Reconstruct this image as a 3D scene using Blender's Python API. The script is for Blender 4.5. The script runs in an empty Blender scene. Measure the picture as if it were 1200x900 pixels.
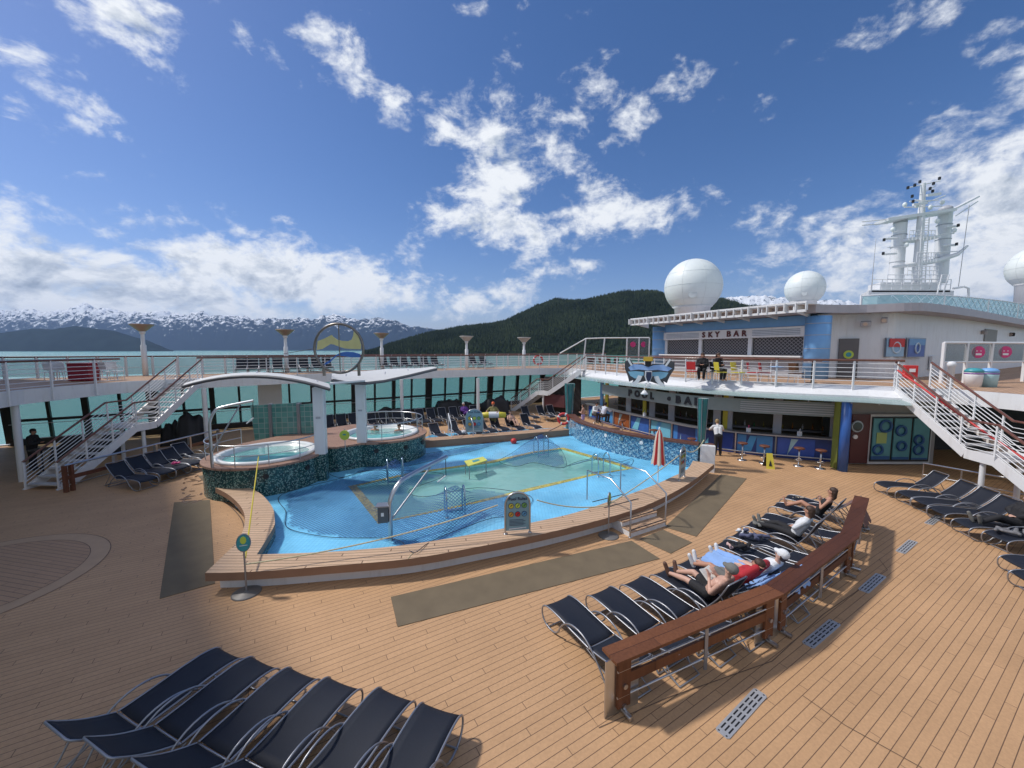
import bpy, math, random
import numpy as np
from mathutils import Vector, Matrix, noise
from mathutils.geometry import tessellate_polygon
random.seed(7)
R = math.radians
SC = bpy.context.scene
COL = SC.collection
H = 5.0                     # eye height above the pool deck
FP = 460.0                  # focal length in pixels of a 1200 px wide picture
TH = math.atan(40 / FP)     # downward tilt

# ------------------------------------------------------------------ camera
cam = bpy.data.cameras.new('camera'); cam.sensor_width = 36; cam.lens = FP / 1200 * 36
cam.clip_start = .05; cam.clip_end = 90000
camo = bpy.data.objects.new('camera', cam); COL.objects.link(camo)
camo.location = (0, 0, H); camo.rotation_euler = (math.pi / 2 - TH, 0, 0)
SC.camera = camo

# ------------------------------------------------------------------ light
SUN_EL, SUN_AZ = 52, -78           # azimuth from +Y, clockwise
sd = Vector((math.sin(R(SUN_AZ)) * math.cos(R(SUN_EL)), math.cos(R(SUN_AZ)) * math.cos(R(SUN_EL)), math.sin(R(SUN_EL))))
sun = bpy.data.lights.new('sun', 'SUN'); sun.energy = 3.2; sun.angle = R(4); sun.color = (1, .95, .88)
suno = bpy.data.objects.new('sun', sun); COL.objects.link(suno)
suno.rotation_euler = (-sd).to_track_quat('-Z', 'Y').to_euler()
SC.view_settings.view_transform = 'Standard'; SC.view_settings.look = 'None'
SC.view_settings.exposure = 0.08; SC.view_settings.gamma = 1

def build_world():
    w = bpy.data.worlds.new('World'); SC.world = w; w.use_nodes = True
    nt = w.node_tree; N = nt.nodes; L = nt.links
    for n in list(N): N.remove(n)
    def node(t, **k):
        n = N.new(t)
        for a, b in k.items(): setattr(n, a, b)
        return n
    def M(op, a, b=None, c=None, clamp=False):
        n = node('ShaderNodeMath', operation=op, use_clamp=clamp)
        for i, v in enumerate((a, b, c)):
            if v is None: continue
            if isinstance(v, (int, float)): n.inputs[i].default_value = v
            else: L.new(v, n.inputs[i])
        return n.outputs[0]
    sky = node('ShaderNodeTexSky', sky_type='NISHITA', sun_disc=False)
    sky.sun_elevation = R(SUN_EL); sky.sun_rotation = R(SUN_AZ); sky.ozone_density = 3.0; sky.air_density = .9; sky.dust_density = .5
    tc = node('ShaderNodeTexCoord'); sep = node('ShaderNodeSeparateXYZ'); L.new(tc.outputs['Generated'], sep.inputs[0])
    X, Y, Z = sep.outputs
    az = M('ARCTAN2', X, Y)                                    # 0 = straight ahead, + to the right
    el = M('ARCSINE', Z)
    # cloud field: noise on a flat layer seen in perspective
    zz = M('ADD', M('MAXIMUM', Z, 0), .22)
    comb = node('ShaderNodeCombineXYZ'); L.new(X, comb.inputs[0]); L.new(Y, comb.inputs[1]); L.new(M('MULTIPLY', Z, 1.55), comb.inputs[2])
    def fbm(off, scale, det=9, rough=.6, dist=.3):
        a = node('ShaderNodeVectorMath', operation='ADD'); L.new(comb.outputs[0], a.inputs[0]); a.inputs[1].default_value = off
        n = node('ShaderNodeTexNoise'); L.new(a.outputs[0], n.inputs['Vector'])
        n.inputs['Scale'].default_value = scale; n.inputs['Detail'].default_value = det; n.inputs['Roughness'].default_value = rough; n.inputs['Distortion'].default_value = dist
        return n.outputs[0]
    def px(x, y):                                              # where a spot of the photo lies in the sky
        a = (x - 600) / FP; b = -(y - 450) / FP
        v = Vector((a, math.cos(TH) + b * math.sin(TH), -math.sin(TH) + b * math.cos(TH))).normalized()
        return math.atan2(v.x, v.y), math.asin(v.z)
    # banks of cloud: centre, half width, half height (degrees), tilt, strength
    banks = [((120, 335), 28, 5.5, 0, .42), ((330, 322), 20, 6, -3, .44), ((480, 345), 12, 3.6, -2, .36), ((560, 352), 9, 2.8, -2, .32), ((30, 300), 18, 5, -8, .32),
             ((590, 200), 10, 10, 0, .31), ((530, 140), 8, 6, -35, .30), ((590, 265), 15, 5.5, 0, .31), ((700, 250), 13, 4.5, 5, .31), ((410, 78), 8, 3.4, -25, .32), ((460, 115), 6, 3.5, -35, .29), ((650, 160), 7, 6, 0, .27),
             ((690, 100), 5, 3.4, 0, .26), ((740, 140), 4.5, 4, -60, .25), ((805, 97), 4.5, 3, -20, .25), ((690, 310), 5, 1.6, 0, .22), ((530, 280), 9, 4, 0, .16),
             ((1000, 290), 11, 7, 0, .32), ((1110, 310), 10, 8, 0, .38), ((1190, 260), 8, 9, 0, .4), ((910, 325), 5, 4, 0, .24),
             ((1190, 95), 7, 6, 10, .24), ((1080, 5), 9, 3.5, 5, .20), ((1150, 200), 8, 3, 20, .10),
             ((50, 95), 7, 3, -28, .26), ((20, 130), 6, 2.4, -20, .18), ((140, 22), 6, 3.5, -30, .26), ((185, 20), 4, 2.6, -40, .2), ((295, 50), 4, 2.2, -8, .22), ((275, 8), 4, 2, 0, .15), ((545, 8), 3, 1.8, -10, .16), ((445, 22), 2.4, 2, 0, .13),
             ((40, 235), 14, 5, -10, .23), ((130, 160), 5, 2, -25, .12), ((205, 212), 3, .8, 0, .22), ((200, 255), 12, 3.5, -12, .14), ((330, 200), 9, 1.2, 2, .08)]
    tot = None
    for (cx, cy), hw, hh, tilt, s in banks:
        a0, e0 = px(cx, cy); c, sn = math.cos(R(tilt)), math.sin(R(tilt))
        da = M('MULTIPLY', M('SUBTRACT', az, a0), math.cos(e0)); de = M('SUBTRACT', el, e0)
        u = M('DIVIDE', M('ADD', M('MULTIPLY', da, c), M('MULTIPLY', de, sn)), R(hw))
        v = M('DIVIDE', M('SUBTRACT', M('MULTIPLY', de, c), M('MULTIPLY', da, sn)), R(hh))
        q = M('ADD', M('MULTIPLY', u, u), M('MULTIPLY', v, v))
        g = M('MULTIPLY', M('EXPONENT', M('MULTIPLY', q, -1.0)), s)
        tot = g if tot is None else M('MAXIMUM', tot, g)
    behind = M('MULTIPLY', M('LESS_THAN', Y, 0.0), .27)  # cloud added behind the camera to give a neutral white fill
    tot = M('ADD', tot, behind)
    n1 = fbm((3.1, 1.7, .4), 5.0)
    fine = fbm((9.1, 4.7, 2.4), 30.0, 6, .62, .1)
    mid = fbm((5.3, 8.8, 1.1), 12.0, 7, .62, .4)
    f0 = M('ADD', M('ADD', M('MULTIPLY', n1, .42), M('MULTIPLY', mid, .38)), M('MULTIPLY', fine, .20))
    f = M('ADD', M('MULTIPLY', M('SUBTRACT', f0, .5), 1.75), .5)
    dens = M('SUBTRACT', M('ADD', f, M('MULTIPLY', tot, 1.18)), .685)
    mask = M('MULTIPLY', dens, 3.9, clamp=True)
    mr = node('ShaderNodeMapRange', interpolation_type='SMOOTHSTEP'); L.new(mask, mr.inputs[0])
    hz = M('GREATER_THAN', Z, -.01)
    mask2 = M('MULTIPLY', mr.outputs[0], hz)
    # light and dark of the cloud: thicker parts away from the sun are greyer
    n2 = fbm((3.1 - .018, 1.7 + .01, .4 + .035), 5.0)
    n3 = fbm((5.3, 8.8, 1.1), 12.0, 7, .62, .4); n4 = fbm((5.3 - .012, 8.8 + .006, 1.1 + .022), 12.0, 7, .62, .4)
    lit = M('ADD', M('SUBTRACT', n1, n2), M('MULTIPLY', M('SUBTRACT', n3, n4), .55))
    thick = M('MULTIPLY', M('SUBTRACT', dens, .14), 1.45, clamp=True)
    sh = M('ADD', M('MULTIPLY', lit, 2.6), M('SUBTRACT', .98, thick), clamp=True)
    cr = node('ShaderNodeValToRGB'); L.new(sh, cr.inputs[0])
    e = cr.color_ramp.elements; e[0].position = .25; e[0].color = (.27, .33, .42, 1); e[1].position = .85; e[1].color = (.88, .91, .95, 1)
    m = e.new if hasattr(e, 'new') else None
    if m:
        q = e.new(.55); q.color = (.55, .61, .70, 1)
    # sky strength
    hs = node('ShaderNodeHueSaturation'); hs.inputs['Saturation'].default_value = 1.24; L.new(sky.outputs[0], hs.inputs['Color'])
    tn = node('ShaderNodeVectorMath', operation='MULTIPLY'); L.new(hs.outputs[0], tn.inputs[0]); tn.inputs[1].default_value = (1.12, .96, 1.03)
    sc = node('ShaderNodeVectorMath', operation='SCALE'); L.new(tn.outputs[0], sc.inputs[0]); sc.inputs['Scale'].default_value = 1.18
    cs = node('ShaderNodeVectorMath', operation='SCALE'); L.new(cr.outputs[0], cs.inputs[0]); cs.inputs['Scale'].default_value = 1 / .09
    mix = node('ShaderNodeMix', data_type='RGBA'); L.new(mask2, mix.inputs['Factor']); L.new(sc.outputs[0], mix.inputs['A']); L.new(cs.outputs[0], mix.inputs['B'])
    bg = node('ShaderNodeBackground'); bg.inputs['Strength'].default_value = .09; L.new(mix.outputs['Result'], bg.inputs['Color'])
    out = node('ShaderNodeOutputWorld'); L.new(bg.outputs[0], out.inputs['Surface'])
build_world()

# ------------------------------------------------------------------ helpers
def at(px, py, z=0.0):
    a = (px - 600) / FP; b = -(py - 450) / FP
    dy = math.cos(TH) + b * math.sin(TH); dz = -math.sin(TH) + b * math.cos(TH)
    t = (z - H) / dz
    return Vector((a * t, dy * t, z))
def ray(px, py, Y):
    a = (px - 600) / FP; b = -(py - 450) / FP; dy = math.cos(TH) + b * math.sin(TH); dz = -math.sin(TH) + b * math.cos(TH)
    return Vector((a * Y / dy, Y, H + dz * Y / dy))
def on(px, Y, z): return Vector(((px - 600) / FP * Y, Y, z))
SA = R(59)
AX = Vector((math.sin(SA), math.cos(SA), 0)); NX = Vector((-math.cos(SA), math.sin(SA), 0))   # along and across the ship
def S(s, n, z=0.0): v = AX * s + NX * n; v.z = z; return v

MATS = {}
def mat(name, col, rough=.5, metal=0, var=.08, vscale=3.0, bump=0, bscale=60, spec=None, alpha=None, trans=0, coat=0, streak=0):
    if name in MATS: return MATS[name]
    m = bpy.data.materials.new(name); m.use_nodes = True; nt = m.node_tree; b = nt.nodes['Principled BSDF']
    b.inputs['Roughness'].default_value = rough; b.inputs['Metallic'].default_value = metal
    if spec is not None: b.inputs['Specular IOR Level'].default_value = spec
    if coat: b.inputs['Coat Weight'].default_value = coat; b.inputs['Coat Roughness'].default_value = .12
    tc = nt.nodes.new('ShaderNodeTexCoord')
    n = nt.nodes.new('ShaderNodeTexNoise'); n.inputs['Scale'].default_value = vscale; n.inputs['Detail'].default_value = 6
    nt.links.new(tc.outputs['Object'], n.inputs['Vector'])
    mx = nt.nodes.new('ShaderNodeMix'); mx.data_type = 'RGBA'
    c = Vector(col[:3])
    mx.inputs['A'].default_value = (*[max(0, x * (1 - var * 2)) for x in c], 1); mx.inputs['B'].default_value = (*[min(1, x * (1 + var * 2)) for x in c], 1)
    nt.links.new(n.outputs[0], mx.inputs['Factor']); nt.links.new(mx.outputs['Result'], b.inputs['Base Color'])
    if bump:
        n2 = nt.nodes.new('ShaderNodeTexNoise'); n2.inputs['Scale'].default_value = bscale; n2.inputs['Detail'].default_value = 4
        nt.links.new(tc.outputs['Object'], n2.inputs['Vector'])
        bp = nt.nodes.new('ShaderNodeBump'); bp.inputs['Strength'].default_value = bump; bp.inputs['Distance'].default_value = .01
        nt.links.new(n2.outputs[0], bp.inputs['Height']); nt.links.new(bp.outputs[0], b.inputs['Normal'])
    if streak:
        mp_ = nt.nodes.new('ShaderNodeMapping'); mp_.inputs['Scale'].default_value = (2.2, 2.2, .35); nt.links.new(tc.outputs['Object'], mp_.inputs['Vector'])
        n3 = nt.nodes.new('ShaderNodeTexNoise'); n3.inputs['Scale'].default_value = 2.5; n3.inputs['Detail'].default_value = 8; n3.inputs['Roughness'].default_value = .7; nt.links.new(mp_.outputs[0], n3.inputs['Vector'])
        r3 = nt.nodes.new('ShaderNodeMapRange'); r3.inputs['From Min'].default_value = .52; r3.inputs['From Max'].default_value = .78; r3.inputs['To Max'].default_value = streak; nt.links.new(n3.outputs[0], r3.inputs['Value'])
        x3 = nt.nodes.new('ShaderNodeMix'); x3.data_type = 'RGBA'; nt.links.new(r3.outputs[0], x3.inputs['Factor']); nt.links.new(mx.outputs['Result'], x3.inputs['A']); x3.inputs['B'].default_value = (.30, .24, .18, 1); nt.links.new(x3.outputs['Result'], b.inputs['Base Color'])
    if alpha is not None: b.inputs['Alpha'].default_value = alpha
    if trans: b.inputs['Transmission Weight'].default_value = trans
    MATS[name] = m; return m

def nodes_of(name):
    m = bpy.data.materials.new(name); m.use_nodes = True; MATS[name] = m
    nt = m.node_tree
    def node(t, ins=None, **k):
        n = nt.nodes.new(t)
        for a, b in k.items(): setattr(n, a, b)
        for a, b in (ins or {}).items():
            if hasattr(b, 'is_linked') or hasattr(b, 'links'): nt.links.new(b, n.inputs[a])
            else: n.inputs[a].default_value = b
        return n
    return m, nt, nt.nodes['Principled BSDF'], node

def planks(name, angle, width, length, c1, c2, seam, rough=.6, curved=None, dirt=.16, seamw=.006, spec=.3):
    m, nt, b, node = nodes_of(name)
    tc = node('ShaderNodeTexCoord')
    mp = node('ShaderNodeMapping', {'Vector': tc.outputs['Object']}, vector_type='POINT'); mp.inputs['Rotation'].default_value = (0, 0, -angle)
    vec = mp.outputs[0]
    if curved:                                   # boards that follow a ring: (radius, angle) coordinates
        sb = node('ShaderNodeVectorMath', {0: tc.outputs['Object']}, operation='SUBTRACT'); sb.inputs[1].default_value = (curved[0], curved[1], 0)
        sp = node('ShaderNodeSeparateXYZ', {0: sb.outputs[0]})
        an = node('ShaderNodeMath', {0: sp.outputs[1], 1: sp.outputs[0]}, operation='ARCTAN2')
        am = node('ShaderNodeMath', {0: an.outputs[0], 1: curved[2]}, operation='MULTIPLY')
        ln = node('ShaderNodeVectorMath', {0: sb.outputs[0]}, operation='LENGTH')
        cb = node('ShaderNodeCombineXYZ', {0: am.outputs[0], 1: ln.outputs['Value']}); vec = cb.outputs[0]
    sv = node('ShaderNodeSeparateXYZ', {0: vec}); rw = node('ShaderNodeMath', {0: sv.outputs[1], 1: width}, operation='DIVIDE'); fl_ = node('ShaderNodeMath', {0: rw.outputs[0]}, operation='FLOOR')
    sh_ = node('ShaderNodeMath', {0: fl_.outputs[0], 1: length * .295}, operation='MULTIPLY'); wn = node('ShaderNodeTexWhiteNoise', {'W': fl_.outputs[0]}, noise_dimensions='1D'); jt = node('ShaderNodeMath', {0: wn.outputs[0], 1: length * .10}, operation='MULTIPLY')
    xs_ = node('ShaderNodeMath', {0: sv.outputs[0], 1: sh_.outputs[0]}, operation='ADD'); xt_ = node('ShaderNodeMath', {0: xs_.outputs[0], 1: jt.outputs[0]}, operation='ADD'); vec = node('ShaderNodeCombineXYZ', {0: xt_.outputs[0], 1: sv.outputs[1]}).outputs[0]
    br = node('ShaderNodeTexBrick', {'Vector': vec, 'Scale': 1.0, 'Mortar Size': seamw, 'Mortar Smooth': .1, 'Bias': 0.0, 'Brick Width': length, 'Row Height': width})
    br.offset = 0; br.squash = 1
    br.inputs['Color1'].default_value = (*c1, 1); br.inputs['Color2'].default_value = (*c2, 1); br.inputs['Mortar'].default_value = (*seam, 1)
    n = node('ShaderNodeTexNoise', {'Vector': tc.outputs['Object'], 'Scale': .45, 'Detail': 8.0, 'Roughness': .65})
    n2 = node('ShaderNodeTexNoise', {'Vector': vec, 'Scale': 22.0, 'Detail': 5.0, 'Roughness': .7})
    ad = node('ShaderNodeMath', {0: n.outputs[0], 1: n2.outputs[0]}, operation='ADD')
    mr = node('ShaderNodeMapRange', {'Value': ad.outputs[0], 'From Min': .65, 'From Max': 1.35, 'To Min': 1 - dirt, 'To Max': 1 + dirt})
    sc = node('ShaderNodeVectorMath', {0: br.outputs[0], 'Scale': mr.outputs[0]}, operation='SCALE')
    nt.links.new(sc.outputs[0], b.inputs['Base Color'])
    b.inputs['Roughness'].default_value = rough; b.inputs['Specular IOR Level'].default_value = spec
    bp = node('ShaderNodeBump', {'Height': br.outputs['Fac'], 'Strength': .5, 'Distance': .004}); bp.invert = True
    nt.links.new(bp.outputs[0], b.inputs['Normal'])
    return m

def mosaic(name, cols, scale, rough=.25, lattice=False):
    m, nt, b, node = nodes_of(name)
    tc = node('ShaderNodeTexCoord')
    v = node('ShaderNodeTexVoronoi', {'Vector': tc.outputs['Object'], 'Scale': scale}, feature='F1')
    sp = node('ShaderNodeSeparateColor', {0: v.outputs['Color']})
    cr = node('ShaderNodeValToRGB', {0: sp.outputs[0]}); cr.color_ramp.interpolation = 'CONSTANT'
    e = cr.color_ramp.elements; e[0].color = (*cols[0], 1); e[1].position = .999; e[1].color = (*cols[-1], 1)
    for i, c in enumerate(cols[1:], 1):
        q = e.new(i / len(cols)); q.color = (*c, 1)
    src = cr.outputs[0]
    if lattice:
        sx = node('ShaderNodeSeparateXYZ', {0: tc.outputs['Object']})
        def wave(sgn):
            a = node('ShaderNodeMath', {0: sx.outputs[1], 1: 1.0}, operation='MULTIPLY')
            q = node('ShaderNodeMath', {0: sx.outputs[2], 1: sgn}, operation='MULTIPLY')
            s = node('ShaderNodeMath', {0: a.outputs[0], 1: q.outputs[0]}, operation='ADD')
            s2 = node('ShaderNodeMath', {0: s.outputs[0], 1: .13}, operation='PINGPONG')
            return node('ShaderNodeMath', {0: s2.outputs[0], 1: .032}, operation='LESS_THAN').outputs[0]
        mxm = node('ShaderNodeMath', {0: wave(1.0), 1: wave(-1.0)}, operation='MAXIMUM')
        mx = node('ShaderNodeMix', {'Factor': mxm.outputs[0], 'A': cr.outputs[0], 'B': (.02, .06, .16, 1)}, data_type='RGBA')
        fm = node('ShaderNodeMath', {0: mxm.outputs[0], 1: .5}, operation='MULTIPLY'); nt.links.new(fm.outputs[0], mx.inputs['Factor'])
        src = mx.outputs['Result']
    nt.links.new(src, b.inputs['Base Color']); b.inputs['Roughness'].default_value = rough
    return m

class MB:
    def __init__(s): s.v = []; s.f = []; s.smooth = []
    def add(s, vs, fs, smooth=False):
        k = len(s.v); s.v += [tuple(v) for v in vs]; s.f += [tuple(i + k for i in f) for f in fs]; s.smooth += [smooth] * len(fs); return s
    def box(s, c, size, rz=0, rx=0, ry=0):
        hx, hy, hz = [q / 2 for q in size]; rot = Matrix.Rotation(rz, 3, 'Z') @ Matrix.Rotation(ry, 3, 'Y') @ Matrix.Rotation(rx, 3, 'X'); c = Vector(c)
        b = min(hx, hy, hz) * .18
        vs = []
        for sx in (-1, 1):
            for sy in (-1, 1):
                for sz in (-1, 1):
                    vs.append(c + rot @ Vector((sx * hx, sy * hy, sz * hz)))
        return s.add(vs, [(0, 1, 3, 2), (4, 6, 7, 5), (0, 4, 5, 1), (2, 3, 7, 6), (0, 2, 6, 4), (1, 5, 7, 3)])
    def beam(s, a, b, w, h, up=(0, 0, 1)):
        a = Vector(a); b = Vector(b); d = (b - a).normalized(); u = Vector(up); x = d.cross(u)
        if x.length < 1e-4: x = d.cross(Vector((1, 0, 0)))
        x.normalize(); y = x.cross(d)
        vs = [p + x * (i * w / 2) + y * (j * h / 2) for p in (a, b) for i, j in ((-1, -1), (1, -1), (1, 1), (-1, 1))]
        return s.add(vs, [(3, 2, 1, 0), (4, 5, 6, 7), (0, 1, 5, 4), (1, 2, 6, 5), (2, 3, 7, 6), (3, 0, 4, 7)])
    def tube(s, pts, r, n=8, closed=False, cap=True):
        pts = [Vector(p) for p in pts]; m = len(pts)
        rr = r if isinstance(r, (list, tuple)) else [r] * m
        t0 = (pts[1] - pts[0]).normalized(); nrm = t0.orthogonal().normalized(); vs = []
        for i, p in enumerate(pts):
            if closed: t = (pts[(i + 1) % m] - pts[i - 1])
            else: t = pts[min(i + 1, m - 1)] - pts[max(i - 1, 0)]
            t.normalize(); nrm = (nrm - t * nrm.dot(t)).normalized(); bn = t.cross(nrm)
            vs += [p + (nrm * math.cos(2 * math.pi * k / n) + bn * math.sin(2 * math.pi * k / n)) * rr[i] for k in range(n)]
        fs = []
        for i in range(m if closed else m - 1):
            j = (i + 1) % m
            fs += [(i * n + k, i * n + (k + 1) % n, j * n + (k + 1) % n, j * n + k) for k in range(n)]
        s.add(vs, fs, True)
        if cap and not closed: s.add(vs[:n], [tuple(range(n))[::-1]]); s.add(vs[-n:], [tuple(range(n))])
        return s
    def prism(s, poly, z0, z1, holes=()):
        loops = [poly] + list(holes); flat = [Vector((p[0], p[1], 0)) for l in loops for p in l]
        tr = tessellate_polygon([[Vector((p[0], p[1], 0)) for p in l] for l in loops]); n = len(flat)
        fs = []
        for t in tr:
            a, b, c = [flat[i] for i in t]
            if (b - a).cross(c - a).z < 0: t = t[::-1]
            fs.append(tuple(t)); fs.append(tuple(i + n for i in t[::-1]))
        s.add([(p.x, p.y, z1) for p in flat] + [(p.x, p.y, z0) for p in flat], fs)
        k = 0
        for li, l in enumerate(loops):
            m = len(l); area = sum(l[i][0] * l[(i + 1) % m][1] - l[(i + 1) % m][0] * l[i][1] for i in range(m))
            flip = (area > 0) ^ (li > 0)
            for i in range(m):
                j = (i + 1) % m; p, q = l[i], l[j]
                f = (0, 1, 2, 3) if flip else (3, 2, 1, 0)
                s.add([(p[0], p[1], z0), (q[0], q[1], z0), (q[0], q[1], z1), (p[0], p[1], z1)], [f])
        return s
    def sheet(s, poly, z, holes=()):
        loops = [poly] + list(holes); flat = [Vector((p[0], p[1], 0)) for l in loops for p in l]
        tr = tessellate_polygon([[Vector((p[0], p[1], 0)) for p in l] for l in loops]); fs = []
        for t in tr:
            a, b, c = [flat[i] for i in t]
            fs.append(tuple(t[::-1]) if (b - a).cross(c - a).z < 0 else tuple(t))
        return s.add([(p.x, p.y, z) for p in flat], fs)
    def wall(s, pts, z0, z1, th=.06, slope=0.0):
        """vertical ribbon of some thickness along a polyline"""
        pts = [Vector((p[0], p[1], 0)) for p in pts]; m = len(pts); vs = []
        for i, p in enumerate(pts):
            t = (pts[min(i + 1, m - 1)] - pts[max(i - 1, 0)]).normalized(); n = Vector((t.y, -t.x, 0)) * th / 2; o = Vector((t.y, -t.x, 0)) * slope
            for q, z in ((p - n + o, z0), (p + n + o, z0), (p + n, z1), (p - n, z1)): vs.append((q.x, q.y, z))
        fs = [(3, 2, 1, 0), tuple((m - 1) * 4 + k for k in range(4))]
        for i in range(m - 1):
            a = i * 4; b = a + 4
            fs += [(a + k, a + (k + 1) % 4, b + (k + 1) % 4, b + k) for k in range(4)]
        return s.add(vs, fs)
    def lathe(s, prof, c=(0, 0, 0), n=24, smooth=True):
        c = Vector(c); vs = []; m = len(prof)
        for r, z in prof: vs += [c + Vector((r * math.cos(2 * math.pi * k / n), r * math.sin(2 * math.pi * k / n), z)) for k in range(n)]
        fs = [(i * n + k, i * n + (k + 1) % n, (i + 1) * n + (k + 1) % n, (i + 1) * n + k) for i in range(m - 1) for k in range(n)]
        fs += [tuple(range(n))[::-1], tuple(range((m - 1) * n, m * n))]
        return s.add(vs, fs, smooth)
    def ball(s, c, r, n=16, sc=(1, 1, 1)):
        c = Vector(c); m = max(6, n // 2); vs = [c + Vector((0, 0, -r * sc[2]))]
        for i in range(1, m):
            ph = -math.pi / 2 + math.pi * i / m
            vs += [c + Vector((r * sc[0] * math.cos(ph) * math.cos(2 * math.pi * k / n), r * sc[1] * math.cos(ph) * math.sin(2 * math.pi * k / n), r * sc[2] * math.sin(ph))) for k in range(n)]
        vs.append(c + Vector((0, 0, r * sc[2]))); L = len(vs) - 1
        fs = [(0, 1 + (k + 1) % n, 1 + k) for k in range(n)]
        for i in range(m - 2): fs += [(1 + i * n + k, 1 + i * n + (k + 1) % n, 1 + (i + 1) * n + (k + 1) % n, 1 + (i + 1) * n + k) for k in range(n)]
        fs += [(L, 1 + (m - 2) * n + k, 1 + (m - 2) * n + (k + 1) % n) for k in range(n)]
        return s.add(vs, fs, True)
    def capsule(s, a, b, ra, rb, n=10):
        a = Vector(a); b = Vector(b); d = b - a
        if d.length < 1e-5: return s.ball(a, max(ra, rb), n)
        d.normalize(); K = 3; pts = []; rr = []
        for i in range(K, 0, -1): an = math.pi / 2 * i / K * .98; pts.append(a - d * ra * math.sin(an)); rr.append(ra * math.cos(an))
        pts.append(a); rr.append(ra); pts.append(b); rr.append(rb)
        for i in range(1, K + 1): an = math.pi / 2 * i / K * .98; pts.append(b + d * rb * math.sin(an)); rr.append(rb * math.cos(an))
        return s.tube(pts, rr, n)
    def xf(s, mtx): s.v = [tuple(mtx @ Vector(v)) for v in s.v]; return s
    def mesh(s, name):
        me = bpy.data.meshes.new(name); me.from_pydata(s.v, [], s.f); me.polygons.foreach_set('use_smooth', s.smooth); me.update(); return me
    def build(s, name, m, parent=None, local=False, bevel=0):
        me = s.mesh(name)
        me.materials.append(m)
        o = bpy.data.objects.new(name, me); COL.objects.link(o)
        if parent is not None:
            if not local:
                w = parent.matrix_world.copy() if False else wm(parent)
                me.transform(w.inverted())
            o.parent = parent
        if bevel:
            bm = o.modifiers.new('bevel', 'BEVEL'); bm.width = bevel; bm.segments = 2; bm.limit_method = 'ANGLE'
        return o
def wm(o):
    m = Matrix.LocRotScale(o.location, o.rotation_euler, o.scale)
    return wm(o.parent) @ m if o.parent else m
def tag(o, label, cat, group=None, kind=None):
    if kind: o['kind'] = kind
    if label: o['label'] = label
    if cat: o['category'] = cat
    if group: o['group'] = group
    return o
def thing(name, label, cat, loc=(0, 0, 0), rz=0, group=None):
    o = bpy.data.objects.new(name, None); COL.objects.link(o); o.empty_display_size = .2
    o.location = loc; o.rotation_euler = (0, 0, rz); return tag(o, label, cat, group)
def single(mb, name, m, label, cat, group=None, base=None, bevel=0):
    """a thing that is one mesh: origin at its base"""
    v = np.array(mb.v); b = Vector(base) if base is not None else Vector(((v[:, 0].min() + v[:, 0].max()) / 2, (v[:, 1].min() + v[:, 1].max()) / 2, v[:, 2].min()))
    mb.xf(Matrix.Translation(-b)); o = mb.build(name, m, bevel=bevel); o.location = b; return tag(o, label, cat, group)
def struct(mb, name, m, **k):
    o = mb.build(name, m, **k); o['kind'] = 'structure'; return o
def dup(root, loc, rz, label=None, group=None):
    r = root.copy(); COL.objects.link(r); r.location = loc; r.rotation_euler = (0, 0, rz)
    if label: r['label'] = label
    if group: r['group'] = group
    for ch in list(root.children):
        c = ch.copy(); COL.objects.link(c); c.parent = r
        for g in list(ch.children):
            d = g.copy(); COL.objects.link(d); d.parent = c
    return r
def spline(pts, sub=6, closed=False):
    P = [Vector(p) for p in pts]; n = len(P); out = []
    for i in range(n if closed else n - 1):
        if closed: a, b, c, d = P[i - 1], P[i], P[(i + 1) % n], P[(i + 2) % n]
        else: a, b, c, d = P[max(i - 1, 0)], P[i], P[i + 1], P[min(i + 2, n - 1)]
        for k in range(sub):
            t = k / sub; out.append(.5 * ((2 * b) + (c - a) * t + (2 * a - 5 * b + 4 * c - d) * t * t + (3 * b - a - 3 * c + d) * t ** 3))
    if not closed: out.append(P[-1])
    return out
def offset(pts, d):
    out = []; m = len(pts)
    for i, p in enumerate(pts):
        t = Vector(pts[min(i + 1, m - 1)]) - Vector(pts[max(i - 1, 0)]); t.z = 0; t.normalize(); out.append(Vector(p) + Vector((t.y, -t.x, 0)) * d)
    return out
def resample(pts, step):
    out = [Vector(pts[0])]; acc = 0
    for a, b in zip(pts[:-1], pts[1:]):
        a = Vector(a); b = Vector(b); L = (b - a).length; pos = step - acc
        while pos < L: out.append(a.lerp(b, pos / L)); pos += step
        acc = (acc + L) % step if L else acc
    return out
def circ(c, r, a0=0, a1=360, n=32, z=0):
    return [Vector((c[0] + r * math.cos(R(a0 + (a1 - a0) * i / n)), c[1] + r * math.sin(R(a0 + (a1 - a0) * i / n)), z)) for i in range(n + (0 if abs(a1 - a0) == 360 else 1))]
def text_mb(txt, size, depth, font_bold=0.0, spacing=1.0):
    cu = bpy.data.curves.new('t', 'FONT'); cu.body = txt; cu.size = size; cu.extrude = depth / 2; cu.align_x = 'CENTER'; cu.align_y = 'CENTER'; cu.offset = font_bold; cu.space_character = spacing; cu.resolution_u = 3
    o = bpy.data.objects.new('t', cu); COL.objects.link(o); dg = bpy.context.evaluated_depsgraph_get(); me = bpy.data.meshes.new_from_object(o.evaluated_get(dg))
    mb = MB(); mb.add([v.co.copy() for v in me.vertices], [tuple(p.vertices) for p in me.polygons])
    bpy.data.objects.remove(o); bpy.data.curves.remove(cu); bpy.data.meshes.remove(me); return mb
def frame_mtx(pos, facing):
    """text plane (x right, y up) put upright at pos, its front looking along facing"""
    f = Vector((facing[0], facing[1], 0)).normalized(); x = Vector((0, 0, 1)).cross(f)
    m = Matrix((( x.x, 0, f.x, pos[0]), (x.y, 0, f.y, pos[1]), (0, 1, 0, pos[2]), (0, 0, 0, 1))); return m

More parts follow.
